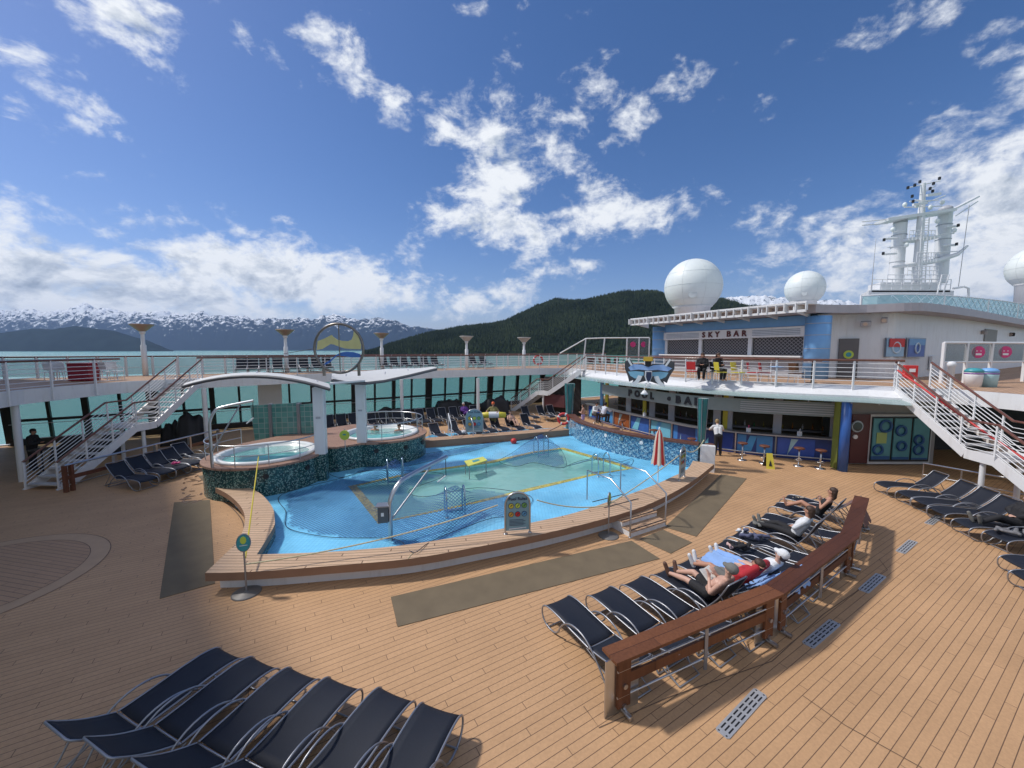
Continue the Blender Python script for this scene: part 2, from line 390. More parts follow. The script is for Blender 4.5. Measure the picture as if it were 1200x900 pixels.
# ------------------------------------------------------------------ materials
DECKC = (.42, .265, .165)
m_deck = planks('teak deck', SA * -1 + math.pi / 2, .118, 2.1, (.515, .312, .168), (.475, .286, .152), (.15, .09, .054), seamw=.0045, dirt=.19)
m_bench = planks('teak bench', 0, .11, 2.4, (.50, .33, .21), (.42, .27, .17), (.14, .085, .055), seamw=.007)
m_curve = planks('curved teak', 0, .115, 2.2, (.56, .39, .26), (.50, .34, .22), (.14, .085, .055), seamw=.008, curved=(1.0, 26.5, 18))
m_fascia = mat('teak edge', (.26, .15, .095), .55, var=.1)
m_white = mat('white paint', (.74, .75, .76), .4, var=.04, vscale=1.2, streak=.28)
m_rail = mat('white rail paint', (.74, .75, .76), .35, var=.02)
m_grey = mat('grey paint', (.42, .43, .46), .45, var=.04)
m_wood = mat('red varnished wood', (.14, .052, .032), .32, var=.28, vscale=9, coat=.3)
m_steel = mat('brushed steel', (.55, .56, .58), .3, 1, var=.05)
m_frame = mat('grey aluminium tube', (.33, .34, .37), .38, .7, var=.04)
m_sling = mat('navy sling', (.012, .016, .027), .62, var=.2, vscale=120, bump=.15, bscale=400, spec=.35)
nt = m_sling.node_tree; tr_ = nt.nodes.new('ShaderNodeBsdfTransparent'); mx_ = nt.nodes.new('ShaderNodeMixShader'); mx_.inputs[0].default_value = .93
nt.links.new(tr_.outputs[0], mx_.inputs[1]); nt.links.new(nt.nodes['Principled BSDF'].outputs[0], mx_.inputs[2]); nt.links.new(mx_.outputs[0], nt.nodes['Material Output'].inputs['Surface'])
m_black = mat('black', (.012, .012, .014), .5, var=.1)
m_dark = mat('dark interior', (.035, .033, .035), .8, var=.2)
m_blue = mat('blue panel', (.17, .38, .68), .4, var=.06)
m_green = mosaic('green mosaic', [(.012, .045, .05), (.018, .08, .08), (.01, .03, .035), (.02, .10, .095), (.16, .28, .25), (.012, .05, .055), (.22, .33, .29), (.015, .07, .075)], 30)
m_bmos = mosaic('blue mosaic', [(.04, .13, .24), (.08, .25, .40), (.30, .50, .60), (.05, .17, .32), (.13, .33, .47), (.42, .60, .66)], 22, lattice=True)
m_red = mat('red', (.55, .03, .03), .5, var=.06)
m_yellow = mat('yellow', (.62, .52, .05), .5, var=.05)
m_lime = mat('lime', (.50, .62, .08), .5, var=.05)
m_teal = mat('teal', (.05, .30, .34), .4, var=.08)
m_pink = mat('pink', (.62, .04, .19), .5, var=.05)
m_mat = mat('grey brown rubber mat', (.155, .12, .075), .85, var=.14, vscale=2.2, bump=.5, bscale=150)
m_rope = mat('cream rope', (.55, .50, .32), .8, var=.15, vscale=30)
m_drk = mat('dark navy rope', (.01, .02, .05), .8)
m_skin = mat('skin', (.46, .24, .16), .5, var=.05)
m_skin2 = mat('pale skin', (.55, .33, .25), .5, var=.05)
m_hair = mat('brown hair', (.05, .025, .015), .6, var=.3, vscale=40)
m_whair = mat('white hair', (.6, .58, .55), .7, var=.1, vscale=40)
m_glassp = None
def glass(name, tint, alpha):
    m, nt, b, node = nodes_of(name)
    b.inputs['Base Color'].default_value = (*tint, 1); b.inputs['Roughness'].default_value = .06
    tr = node('ShaderNodeBsdfTransparent'); tr.inputs[0].default_value = (*[1 - (1 - t) * .3 for t in tint], 1)
    mx = node('ShaderNodeMixShader', {'Fac': alpha}); nt.links.new(tr.outputs[0], mx.inputs[1]); nt.links.new(b.outputs[0], mx.inputs[2])
    nt.links.new(mx.outputs[0], nt.nodes['Material Output'].inputs['Surface']); return m
m_glass = glass('pale glass', (.55, .70, .72), .38)
m_canopy = glass('canopy glass', (.45, .58, .58), .55)
m_smoke = glass('smoked glass', (.25, .30, .32), .3)

# ------------------------------------------------------------------ sea, hills, haze
def build_sea():
    m, nt, b, node = nodes_of('glacial water')
    tc = node('ShaderNodeTexCoord')
    b.inputs['Base Color'].default_value = (.10, .265, .235, 1); b.inputs['Roughness'].default_value = .22; b.inputs['Specular IOR Level'].default_value = .35
    mp = node('ShaderNodeMapping', {'Vector': tc.outputs['Object']}); mp.inputs['Scale'].default_value = (.25, .6, 1)
    n = node('ShaderNodeTexNoise', {'Vector': mp.outputs[0], 'Scale': .6, 'Detail': 8.0, 'Roughness': .6})
    bp = node('ShaderNodeBump', {'Height': n.outputs[0], 'Strength': .6, 'Distance': .35}); nt.links.new(bp.outputs[0], b.inputs['Normal'])
    n2 = node('ShaderNodeTexNoise', {'Vector': mp.outputs[0], 'Scale': .004, 'Detail': 4.0})
    cr = node('ShaderNodeValToRGB', {0: n2.outputs[0]}); e = cr.color_ramp.elements
    e[0].position = .3; e[0].color = (.085, .30, .245, 1); e[1].position = .7; e[1].color = (.125, .37, .30, 1)
    nt.links.new(cr.outputs[0], b.inputs['Base Color'])
    struct(MB().add([(-60000, -3000, -25), (60000, -3000, -25), (60000, 60000, -25), (-60000, 60000, -25)], [(0, 1, 2, 3)]), 'sea', m)
build_sea()

def interp(tab, x):
    xs = [t[0] for t in tab]; ys = [t[1] for t in tab]; return float(np.interp(x, xs, ys))
def build_mountains():
    m, nt, b, node = nodes_of('snow mountain')
    g = node('ShaderNodeNewGeometry'); sp = node('ShaderNodeSeparateXYZ', {0: g.outputs['Position']}); sn = node('ShaderNodeSeparateXYZ', {0: g.outputs['Normal']})
    n = node('ShaderNodeTexNoise', {'Vector': g.outputs['Position'], 'Scale': .0038, 'Detail': 9.0, 'Roughness': .78})
    h = node('ShaderNodeMapRange', {'Value': sp.outputs[2], 'From Min': 500.0, 'From Max': 1900.0})
    a = node('ShaderNodeMath', {0: n.outputs[0], 1: 3.0}, operation='MULTIPLY'); hh = node('ShaderNodeMath', {0: h.outputs[0], 1: .7}, operation='MULTIPLY'); s = node('ShaderNodeMath', {0: a.outputs[0], 1: hh.outputs[0]}, operation='ADD')
    f = node('ShaderNodeMapRange', {'Value': s.outputs[0], 'From Min': 1.97, 'From Max': 2.05})
    cr = node('ShaderNodeMix', {'Factor': f.outputs[0]}, data_type='RGBA'); cr.inputs['A'].default_value = (.020, .034, .045, 1); cr.inputs['B'].default_value = (.80, .83, .86, 1)
    nt.links.new(cr.outputs['Result'], b.inputs['Base Color']); b.inputs['Roughness'].default_value = 1; b.inputs['Specular IOR Level'].default_value = 0
    def ridge(name, x0, x1, D, prof, amp, seed, material, nx=420, nd=30, depth=5200, rough=1.0):
        vs = []; fs = []
        for i in range(nx + 1):
            px = x0 + (x1 - x0) * i / nx; a = (px - 600) / FP; top = (410 - interp(prof, px)) / FP
            for j in range(nd + 1):
                t = j / nd; Y = D + depth * t
                base = top * (D + depth * .6) * math.sin(min(t / .6, 1) * math.pi / 2) ** .85 if t < .6 else top * (D + depth * .6) * (1 - (t - .6) / .4 * .8)
                q = Vector((a * Y / 900 + seed, Y / 900, seed))
                r = noise.fractal(q, 1.0, 2.1, 6) ; r2 = 1 - abs(noise.fractal(q * 1.7, .9, 2.2, 5))
                z = base * (1 + amp * (r * .6 + (r2 - .8) * 1.1)) + rough * 30 * r * min(1, t * 4)
                vs.append((a * Y, Y, -26 + (z if t > 0 else -5)))
        for i in range(nx):
            for j in range(nd): k = i * (nd + 1) + j; fs.append((k, k + nd + 1, k + nd + 2, k + 1))
        struct(MB().add(vs, fs, True), name, material)
    ridge('snowy_mountains', -160, 640, 17000, [(-160, 358), (0, 365), (60, 367), (85, 366), (105, 358), (125, 363), (180, 367), (250, 369), (330, 374), (370, 374), (397, 367), (420, 374), (445, 372), (480, 381), (520, 389), (600, 398), (640, 402)], .15, 3.3, m, nx=520, nd=34)
    ridge('far_snowy_mountains', 760, 1240, 15000, [(760, 362), (800, 352), (850, 350), (900, 349), (950, 352), (1000, 357), (1100, 368), (1240, 380)], .10, 8.1, m, nx=300)
    m2 = mat('distant dark hill', (.022, .035, .035), 1, var=.25, vscale=.004, spec=0)
    ridge('low_dark_hill', -120, 205, 8200, [(-120, 402), (-40, 395), (0, 390), (40, 384.5), (95, 381.5), (140, 387), (175, 397), (200, 408), (205, 409)], .05, 1.4, m2, nx=200, nd=16, depth=1500, rough=.3)
build_mountains()

def build_forest():
    prof = [(425, 411), (440, 408), (455, 403), (480, 396), (510, 389), (545, 382), (565, 379), (590, 376.5), (620, 364), (650, 353), (690, 349), (730, 347.5), (770, 349), (800, 353), (850, 356), (900, 362), (960, 371), (1040, 381), (1150, 392), (1250, 400)]
    D0, DEP = 2250.0, 1500.0
    def ground(px, t):
        Y = D0 + DEP * t + 120 * math.sin(px * .013)
        top = (410 - interp(prof, px)) / FP * (D0 + DEP * .8)
        sh = math.sin(min(t / .8, 1) * math.pi / 2) ** .8 if t < .8 else 1 - (t - .8) * 2.2
        q = Vector(((px - 600) / FP * Y / 420, Y / 420, 5.0))
        z = max(0, top) * sh * (1 + .16 * noise.fractal(q, 1, 2, 5) * math.sin(min(1, t) * math.pi))
        return (px - 600) / FP * Y, Y, -25 + 2 * min(1, t * 50) + z
    mg = mat('forest floor', (.018, .028, .014), 1, var=.4, vscale=.02, spec=0)
    nx, nd = 220, 26; vs = [ground(425 + 825 * i / nx, j / nd) for i in range(nx + 1) for j in range(nd + 1)]
    fs = [(i * (nd + 1) + j, (i + 1) * (nd + 1) + j, (i + 1) * (nd + 1) + j + 1, i * (nd + 1) + j + 1) for i in range(nx) for j in range(nd)]
    struct(MB().add(vs, fs, True), 'forest_hill', mg)
    sh = MB(); pts = [ground(425 + 825 * i / nx, 0) for i in range(nx + 1)]
    m, nt, b, node = nodes_of('conifer forest'); g = node('ShaderNodeNewGeometry')
    n = node('ShaderNodeTexNoise', {'Vector': g.outputs['Position'], 'Scale': .045, 'Detail': 3.0}); n2 = node('ShaderNodeTexNoise', {'Vector': g.outputs['Position'], 'Scale': .004, 'Detail': 4.0})
    ad = node('ShaderNodeMath', {0: n.outputs[0], 1: n2.outputs[0]}, operation='ADD'); mr = node('ShaderNodeMapRange', {'Value': ad.outputs[0], 'From Min': .7, 'From Max': 1.3})
    cr = node('ShaderNodeValToRGB', {0: mr.outputs[0]}); e = cr.color_ramp.elements; e[0].color = (.012, .022, .014, 1); e[1].color = (.066, .088, .045, 1)
    nt.links.new(cr.outputs[0], b.inputs['Base Color']); b.inputs['Roughness'].default_value = 1; b.inputs['Specular IOR Level'].default_value = 0
    rnd = np.random.RandomState(4); T = 46000; V = []; F = []
    k = 0
    for i in range(T):
        px = 428 + 540 * rnd.rand(); t = rnd.rand() ** .75 * .9
        x, y, z = ground(px, t)
        if 410 - interp(prof, px) < 2 and rnd.rand() < .5: continue
        h = 15 + 19 * rnd.rand() ** 1.5; r = h * (.17 + .07 * rnd.rand()); a0 = rnd.rand() * 6.28; lx, ly = rnd.randn(2) * h * .03
        nn = 5
        for c in range(nn): an = a0 + c * 2 * math.pi / nn; rr = r * (.8 + .4 * rnd.rand()); V.append((x + rr * math.cos(an), y + rr * math.sin(an), z + h * .04))
        V.append((x + lx, y + ly, z + h)); F += [(k + c, k + (c + 1) % nn, k + nn) for c in range(nn)]; k += nn + 1
    o = MB().add(V, F).build('conifer_forest', m); o['kind'] = 'stuff'; o['label'] = 'dense dark conifers covering the hill beyond the water'; o['category'] = 'forest'
build_forest()

def build_haze():
    m = bpy.data.materials.new('haze'); m.use_nodes = True; nt = m.node_tree; nt.nodes.remove(nt.nodes['Principled BSDF'])
    v = nt.nodes.new('ShaderNodeVolumePrincipled'); v.inputs['Color'].default_value = (.42, .62, 1, 1); v.inputs['Density'].default_value = 1.9e-5; v.inputs['Anisotropy'].default_value = .2
    nt.links.new(v.outputs[0], nt.nodes['Material Output'].inputs['Volume'])
    o = MB().box((0, 28000, 1100 - 26), (110000, 63000, 2200)).build('haze', m); o['kind'] = 'stuff'; o['label'] = 'thin blue air haze over the bay'; o['category'] = 'haze'
build_haze()

# ------------------------------------------------------------------ decks
ZU = 3.5
edge_px = [(140, 447.5), (212, 444), (300, 440.5), (400, 437), (500, 434.5), (560, 433), (620, 431.6), (655, 431.2), (672, 431.8), (690, 433.6), (715, 436), (750, 439.4), (800, 443), (870, 447), (920, 449), (964, 450.5), (1013, 452), (1060, 454.2)]
EDGE = [at(x, y, ZU) for x, y in edge_px]
LEFT = [at(0, 460, ZU), at(70, 453, ZU)]
hole = spline([at(-200, 492, ZU)] + LEFT + EDGE[:1], 3)[:-1] + spline(EDGE, 3) + [Vector((16.9, 15.0, ZU)), Vector((17.3, 12, ZU)), Vector((16.5, 8, ZU)), Vector((12, 1.0, ZU)), Vector((3, -1.2, ZU)), Vector((-7, -1.2, ZU)), Vector((-13.5, 3.0, ZU))]
outer_u = [S(-34, -4), S(70, -4), S(70, 31), S(-34, 31)]
m_udeck = planks('upper teak', math.pi / 2 - SA, .12, 2.6, (.47, .30, .19), (.40, .25, .155), (.12, .07, .045), seamw=.006)
struct(MB().prism(outer_u, 2.95, ZU - .004, [hole]), 'upper_deck', m_white)
struct(MB().sheet(outer_u, ZU, [offset(hole, -.12)]), 'upper_deck_planking', m_udeck)

basin_px = [(408, 570), (480, 554), (575, 540), (625, 529), (660, 524.5), (691, 533), (733, 545), (743, 549), (701, 556), (623, 575), (530, 596), (443, 614)]
ZS = .10
BAS = [at(x, y, ZS) for x, y in basin_px]
c0 = sum(BAS, Vector()) / len(BAS)
BIN = [p + (c0 - p).normalized() * .28 for p in BAS]
deck_poly = [S(-34, -4), S(70, -4), S(70, 31), S(-34, 31)]
struct(MB().sheet(deck_poly, 0, [BAS]), 'pool_deck', m_deck)

# round inlay in the planking, left
ic = (-11.9, 7.95); ir = 2.35
m_ring = mat('plain teak border', (.47, .30, .17), .6, var=.06, vscale=4)
m_inl = planks('inlay teak', R(-12), .12, 2.2, (.45, .275, .16), (.42, .255, .145), (.19, .12, .08), seamw=.007, dirt=.2)
struct(MB().sheet(circ(ic, ir, n=64), .004, [circ(ic, ir - .34, n=64)]), 'deck_ring_inlay', m_ring)
struct(MB().sheet(circ(ic, ir - .35, n=64), .005), 'deck_round_inlay', m_inl)
seam = MB(); 
for rr_ in (ir + .008, ir - .345): seam.sheet(circ(ic, rr_ + .007, n=64), .0075, [circ(ic, rr_ - .007, n=64)])
struct(seam, 'deck_inlay_seam', mat('seam caulk', (.14, .09, .06), .8))
bs = MB()
def line_sheet(mb, pts, w, z): 
    a = offset(pts, w / 2); b = offset(pts, -w / 2)
    for i in range(len(pts) - 1): mb.add([(a[i].x, a[i].y, z), (a[i + 1].x, a[i + 1].y, z), (b[i + 1].x, b[i + 1].y, z), (b[i].x, b[i].y, z)], [(0, 1, 2, 3)])
line_sheet(bs, spline([at(228, 600), at(238, 585), at(262, 588), at(282, 607), at(287, 625)], 5), .03, .006)
line_sheet(bs, [at(684, 828), at(702, 853), at(782, 818), at(905, 775), at(965, 720), at(1040, 668), at(1030, 655)], .012, .006)
line_sheet(bs, [at(940, 815), at(990, 850), at(1080, 900)], .012, .006)
struct(bs, 'deck_border_seam', MATS['seam caulk'])

# wet footprints near the hot tub
rnd_ = random.Random(5); fp = MB(); m_wet = mat('wet teak', (.20, .12, .07), .25)
for i in range(26):
    c_ = at(236 - 22 * rnd_.random() ** .7, 556 + 34 * rnd_.random(), 0); a_ = rnd_.random() * 6.28; L_ = .10 + .09 * rnd_.random()
    fp.sheet([(c_.x + L_ * math.cos(t_ * math.pi / 5) * math.cos(a_) - .04 * math.sin(t_ * math.pi / 5) * math.sin(a_), c_.y + L_ * math.cos(t_ * math.pi / 5) * math.sin(a_) + .04 * math.sin(t_ * math.pi / 5) * math.cos(a_)) for t_ in range(10)], .004 + .0005 * i)
struct(fp, 'wet_footprints', m_wet)
# ------------------------------------------------------------------ pool
m_shelf, nt, b_, nd_ = nodes_of('light blue tile')
tc_ = nd_('ShaderNodeTexCoord')
br_ = nd_('ShaderNodeTexBrick', {'Vector': tc_.outputs['Object'], 'Scale': 1.0, 'Mortar Size': .006, 'Brick Width': .1, 'Row Height': .1}); br_.offset = 0
br_.inputs['Color1'].default_value = (.20, .58, .84, 1); br_.inputs['Color2'].default_value = (.17, .53, .80, 1); br_.inputs['Mortar'].default_value = (.13, .44, .68, 1)
ns_ = nd_('ShaderNodeTexNoise', {'Vector': tc_.outputs['Object'], 'Scale': .5, 'Detail': 7.0}); mr_ = nd_('ShaderNodeMapRange', {'Value': ns_.outputs[0], 'From Min': .35, 'From Max': .65, 'To Min': .80, 'To Max': 1.13})  # tile colour mottled to stand in for reflections on the shelf
sc_ = nd_('ShaderNodeVectorMath', {0: br_.outputs[0], 'Scale': mr_.outputs[0]}, operation='SCALE'); nt.links.new(sc_.outputs[0], b_.inputs['Base Color'])
rr_ = nd_('ShaderNodeMapRange', {'Value': ns_.outputs[0], 'From Min': .4, 'From Max': .6, 'To Min': .12, 'To Max': .45}); nt.links.new(rr_.outputs[0], b_.inputs['Roughness'])

rim_out = spline([at(*p, .45) for p in [(249, 570), (268, 580), (283, 595), (287, 611), (280, 632), (260, 653)]], 5)[:-1] + [at(260, 653, .45), at(240, 672, .45)] 
rim_front = spline([at(*p, .45) for p in [(240, 672), (300, 670), (380, 664), (480, 655), (560, 641), (635, 626), (710, 607.5), (765, 589), (810, 565), (837, 544)]], 5)
rim_in_l = spline([at(*p, .45) for p in [(291, 571), (306, 579), (319, 594), (322, 609), (320, 619), (301, 650)]], 5)
rim_in_f = spline([at(*p, .45) for p in [(301, 650), (399, 646), (480, 638), (560, 625), (635, 610), (685, 597.5), (760, 571), (785, 560), (805, 550), (812, 540)]], 5)
rim_poly = rim_out + rim_front[1:] + rim_in_f[::-1] + rim_in_l[::-1][1:]
shelf_px = [(249, 562), (300, 590), (262, 668), (480, 646), (640, 618), (760, 580), (822, 545), (822, 530), (780, 518), (735, 512), (680, 498), (667, 490), (499, 508), (425, 512), (300, 548)]
shelf = [at(265, 575, ZS), at(305, 600, ZS), at(300, 632, ZS), at(272, 662, ZS), at(400, 658, ZS), at(480, 650, ZS), at(640, 622, ZS), at(765, 585, ZS), at(812, 560, ZS), at(838, 540, ZS)] + [Vector((*v, ZS)) for v in [(7.7, 16.5), (5.6, 18.6), (4.0, 21.5), (3.6, 23.6), (-5.5, 22.6), (-8.5, 18.2), (-10, 15.5)]]
shelf = [at(275, 590, ZS), at(300, 615, ZS), at(282, 655, ZS), at(270, 668, ZS), at(400, 662, ZS), at(480, 652, ZS), at(640, 626, ZS), at(765, 588, ZS), at(812, 565, ZS)] + [Vector((*v, ZS)) for v in [(8.0, 15.9), (7.0, 16.9), (5.7, 18.2), (4.3, 20.5), (3.6, 23.0), (3.4, 24.6), (-4.6, 22.6), (-6.1, 18.1), (-9.2, 14.5)]]
pool = thing('swimming_pool', 'large blue tiled ship swimming pool with yellow edged turquoise basin', 'pool', (0, 16, 0))
MB().prism(shelf, .02, ZS, [BAS]).build('splash_shelf', m_shelf, pool)
m_yt = mosaic('yellow tile', [(.50, .42, .06), (.40, .34, .05), (.55, .48, .12), (.30, .26, .05)], 14)
MB().prism(BAS, ZS - .06, ZS + .006, [BIN]).build('yellow_border', m_yt, pool)
m_bas = mat('basin tile', (.34, .74, .72), .5, var=.18, vscale=1.2)
DEP = -1.25
bb = MB().wall(BIN + BIN[:1], DEP, ZS - .02, .02); bb.sheet(BIN, DEP); bb.build('basin_wall', m_bas, pool)
m_w, nt, b_, nd_ = nodes_of('pool water')
gl_ = nd_('ShaderNodeBsdfGlossy', {'Roughness': .05}); tr_ = nd_('ShaderNodeBsdfTransparent'); tr_.inputs[0].default_value = (.62, .88, .86, 1)
df_ = nd_('ShaderNodeBsdfDiffuse'); df_.inputs[0].default_value = (.40, .76, .72, 1)
tc_ = nd_('ShaderNodeTexCoord'); nz_ = nd_('ShaderNodeTexNoise', {'Vector': tc_.outputs['Object'], 'Scale': 1.6, 'Detail': 4.0, 'Distortion': 1.0}); bp_ = nd_('ShaderNodeBump', {'Height': nz_.outputs[0], 'Strength': .35, 'Distance': .12})
nt.links.new(bp_.outputs[0], gl_.inputs['Normal']); fr_ = nd_('ShaderNodeFresnel', {'IOR': 1.33}); nt.links.new(bp_.outputs[0], fr_.inputs['Normal'])
m1_ = nd_('ShaderNodeMixShader', {'Fac': .50}); nt.links.new(tr_.outputs[0], m1_.inputs[1]); nt.links.new(df_.outputs[0], m1_.inputs[2])
m2_ = nd_('ShaderNodeMixShader', {'Fac': fr_.outputs[0]}); nt.links.new(m1_.outputs[0], m2_.inputs[1]); nt.links.new(gl_.outputs[0], m2_.inputs[2]); nt.links.new(m2_.outputs[0], nt.nodes['Material Output'].inputs['Surface'])
MB().sheet([p + (p - c0).normalized() * .0 for p in BIN], ZS - .10).build('water', m_w, pool)

rim = thing('pool_bench', 'curved teak topped bench rim round the near side of the pool', 'bench', at(240, 672, 0))
MB().prism(rim_poly, .28, .45).build('bench_edge', m_fascia, rim)
MB().sheet(rim_poly, .454).build('bench_top', m_curve, rim)
inset = offset(rim_front, -.22)
base_poly = [inset[0] + Vector((.25, .05, 0))] + inset[1:] + [p for p in offset(rim_in_f, -.02)][::-1]
MB().prism([Vector((p.x, p.y, 0)) for p in base_poly], .0, .275).build('bench_base', m_white, rim)
MB().prism([Vector((p.x, p.y, 0)) for p in (offset(rim_out, -.2)[2:-1] + [rim_in_l[-1]] + rim_in_l[::-1][3:-2])], 0, .272).build('bench_base', m_green, rim)
# far rim
far_f = spline([at(499, 517, .45), at(560, 512.3, .45), at(610, 508.5, .45), at(667, 503.5, .45)], 4)
fr = thing('far_pool_bench', 'straight teak kerb along the far side of the pool', 'bench', far_f[0])
MB().prism(far_f + offset(far_f, -.75)[::-1], .02, .45).build('kerb', m_fascia, fr)
MB().sheet(far_f + offset(far_f, -.75)[::-1], .454).build('kerb_top', m_bench, fr)

# mosaic wall toward the bar
wtop = spline([Vector((3.55, 23.4, 0)), Vector((3.71, 21.2, 0)), Vector((4.4, 19.4, 0)), Vector((5.36, 17.95, 0)), Vector((6.67, 16.8, 0)), Vector((7.75, 16.0, 0))], 6)
mw = thing('mosaic_pool_wall', 'curved pale blue mosaic wall with wooden ledge beside the pool bar', 'wall', wtop[-1])
MB().wall(wtop, .02, 1.08, .3).build('tile_face', m_bmos, mw)
MB().wall(wtop, 1.082, 1.16, .46).build('wooden_ledge', m_wood, mw)
e0 = Vector((7.76, 16.0, 0)); MB().box((e0.x + .3, e0.y - .12, .54), (.55, .30, 1.08), R(-24)).build('end_block', m_white, mw)
pts = resample(wtop, .95)
for i, p in enumerate(pts[1:-2]):
    t = (pts[min(i + 2, len(pts) - 1)] - pts[i]).normalized(); n = Vector((t.y, -t.x, 0))
    c = p + n * .155 + Vector((0, 0, .86)); q = MB(); q.tube([c, c + n * .03], .085, 14); q.tube([c + n * .02, c + n * .035], .045, 12)
    q.build('nozzle', m_steel if i % 2 else m_white, mw)

# hot tub platform
J1 = (-9.2, 14.5); J1R = 1.95; J2 = (-6.1, 18.1); J2R = 2.0
plat = circ(J1, J1R, 175, 385, 30) + [Vector((-7.0, 15.45, 0))] + circ(J2, J2R, 265, 450, 26) + [Vector((-8.3, 20.2, 0)), Vector((-10.4, 17.6, 0)), Vector((-11.2, 16, 0))]
hp = thing('hot_tub_platform', 'raised green mosaic platform carrying the two round hot tubs', 'platform', (-8, 16.5, 0))
m_pw = planks('hot tub wood', R(20), .12, 2, (.36, .22, .16), (.30, .18, .13), (.12, .07, .05))
j1i = circ(J1, 1.5, n=32)[::1]; j2i = circ(J2, 1.52, n=32)
plat_o = [p + (p - Vector((*((J1 if i < 31 else J2)), 0))).normalized() * .06 for i, p in enumerate(plat)]
MB().prism(plat_o, 1.06, 1.13, [j1i, j2i]).build('wooden_top', m_pw, hp)
MB().prism(plat, 0, 1.058, [j1i, j2i]).build('mosaic_wall', m_green, hp)
nz = MB()
for cx, cy, rr, angs in ((*J2, J2R, (282, 318, 350)), (*J1, J1R, (300, 340))):
    for a in angs:
        d = Vector((math.cos(R(a)), math.sin(R(a)), 0)); c = Vector((cx, cy, .78)) + d * rr
        MB().tube([c - d * .02, c + d * .03], .09, 14).build('nozzle', m_black, hp)
m_tubw = mat('hot tub water', (.16, .46, .44), .08, var=.25, vscale=3, bump=.6, bscale=4, spec=.6)
m_tub = mat('hot tub shell', (.78, .80, .80), .2, var=.02)
for i, (c, lb) in enumerate(((J1, 'nearer round white hot tub in front of the glass block screen'), (J2, 'farther round white hot tub with two bathers in it'))):
    t = thing('hot_tub', lb, 'hot tub', (c[0], c[1], 1.0), group='round hot tubs beside the pool')
    MB().lathe([(.9, -.75), (1.35, -.6), (1.42, -.05), (1.48, .2), (1.56, .235), (1.66, .22), (1.68, .14), (1.45, .13), (1.3, -.5), (.9, -.7)], n=40).build('shell', m_tub, t, local=True)
    MB().lathe([(.02, .06), (1.41, .06), (1.41, .03), (.02, .03)], n=40).build('water', m_tubw, t, local=True)
    sm = MB().lathe([(.9, .02), (1.41, .02), (1.41, -.2), (.9, -.2)], n=40); sm.build('seat', m_tub, t, local=True)
    r = thing('hot_tub_rail', 'steel hoop rail round the %s hot tub' % ('nearer' if i == 0 else 'farther'), 'railing', (c[0], c[1], 1.13), group='rails round the hot tubs')
    a0, a1 = (150, 395) if i == 0 else (-100, 130); R_ = 1.86
    MB().tube(circ((0, 0), R_, a0, a1, 30, .72), .022).build('rail', m_steel, r, local=True)
    MB().tube(circ((0, 0), R_, a0, a1, 30, .38), .012).build('rail', m_steel, r, local=True)
    for k in range(9):
        a = R(a0 + (a1 - a0) * k / 8); x, y = R_ * math.cos(a), R_ * math.sin(a); MB().tube([(x, y, 0), (x, y, .72)], .016).build('post', m_steel, r, local=True)

# two canopy columns, shells, emblem
C1 = at(378, 562, ZS); C2 = at(425.5, 546, ZS)
for i, c in enumerate((C1, C2)):
    ztop = 3.62 if i == 0 else 3.75
    t = thing('canopy_column', ('nearer' if i == 0 else 'farther') + ' white rectangular column between the hot tubs under the canopy', 'column', (c.x, c.y, 0), group='columns of the hot tub canopy')
    MB().box((0, 0, .55), (.40, .34, 1.1), R(10)).build('tiled_foot', m_green, t, local=True)
    MB().box((0, 0, (1.1 + ztop) / 2), (.38, .32, ztop - 1.1), R(10)).build('shaft', m_white, t, local=True, bevel=.02)
    MB().box((.02, -.18, 2.5), (.16, .01, .07), R(10)).build('label_plate', m_grey, t, local=True)
m_memb = mat('white membrane', (.60, .61, .61), .6, var=.03)
def shell(name, label, curve_a, curve_b, thick, rimr):
    t = thing(name, label, 'canopy', curve_a[0])
    n = len(curve_a); vs = []; fs = []; K = 8
    for i in range(n):
        a, b = Vector(curve_a[i]), Vector(curve_b[i])
        for k in range(K + 1):
            u = k / K; p = a.lerp(b, u); p.z += .06 * math.sin(math.pi * u); vs.append(p)
    up = [Vector(v) + Vector((0, 0, thick)) for v in vs]; N0 = len(vs)
    for i in range(n - 1):
        for k in range(K):
            q = i * (K + 1) + k; fs += [(q, q + K + 1, q + K + 2, q + 1), (q + N0, q + 1 + N0, q + K + 2 + N0, q + K + 1 + N0)]
    MB().add(vs + up, fs, True).build('membrane', m_memb, t)
    MB().tube([Vector(p) - Vector((0, .03, .03)) for p in curve_a], rimr * 1.1).build('rim_tube', mat('dark rim', (.10, .10, .11), .5), t); MB().tube(curve_b, rimr).build('rim_tube', m_white, t)
    for i in (1, n // 2, n - 2): MB().tube([Vector(curve_a[i]) - Vector((0, 0, .02)), Vector(curve_a[i]).lerp(curve_b[i], .5) + Vector((0, 0, .10)), Vector(curve_b[i]) - Vector((0, 0, .02))], .03).build('rib', m_grey, t)
    return t
def arc3(a, b, rise, n=12): a = Vector(a); b = Vector(b); return [a.lerp(b, i / n) + Vector((0, 0, rise * 4 * (i / n) * (1 - i / n))) for i in range(n + 1)]
shell('left_canopy', 'long white arched canopy over the nearer hot tub', arc3(on(213, 14.1, 3.7), on(386, 13.9, 3.62), .42), arc3(on(222, 14.85, 3.72), on(384, 14.8, 3.68), .40), .03, .05)
shell('right_canopy', 'white membrane canopy rising to a point over the farther hot tub', [on(388, 15.2, 3.85), on(405, 15.3, 3.74), on(427, 15.6, 3.68), on(450, 16.0, 3.74), on(480, 16.6, 3.93), on(512, 17.2, 4.18)], [on(389, 16.6, 3.95), on(405, 16.9, 4.02), on(428, 17.3, 4.02), on(452, 17.6, 4.10), on(476, 17.9, 4.12), on(498, 18.0, 4.10)], .04, .045)
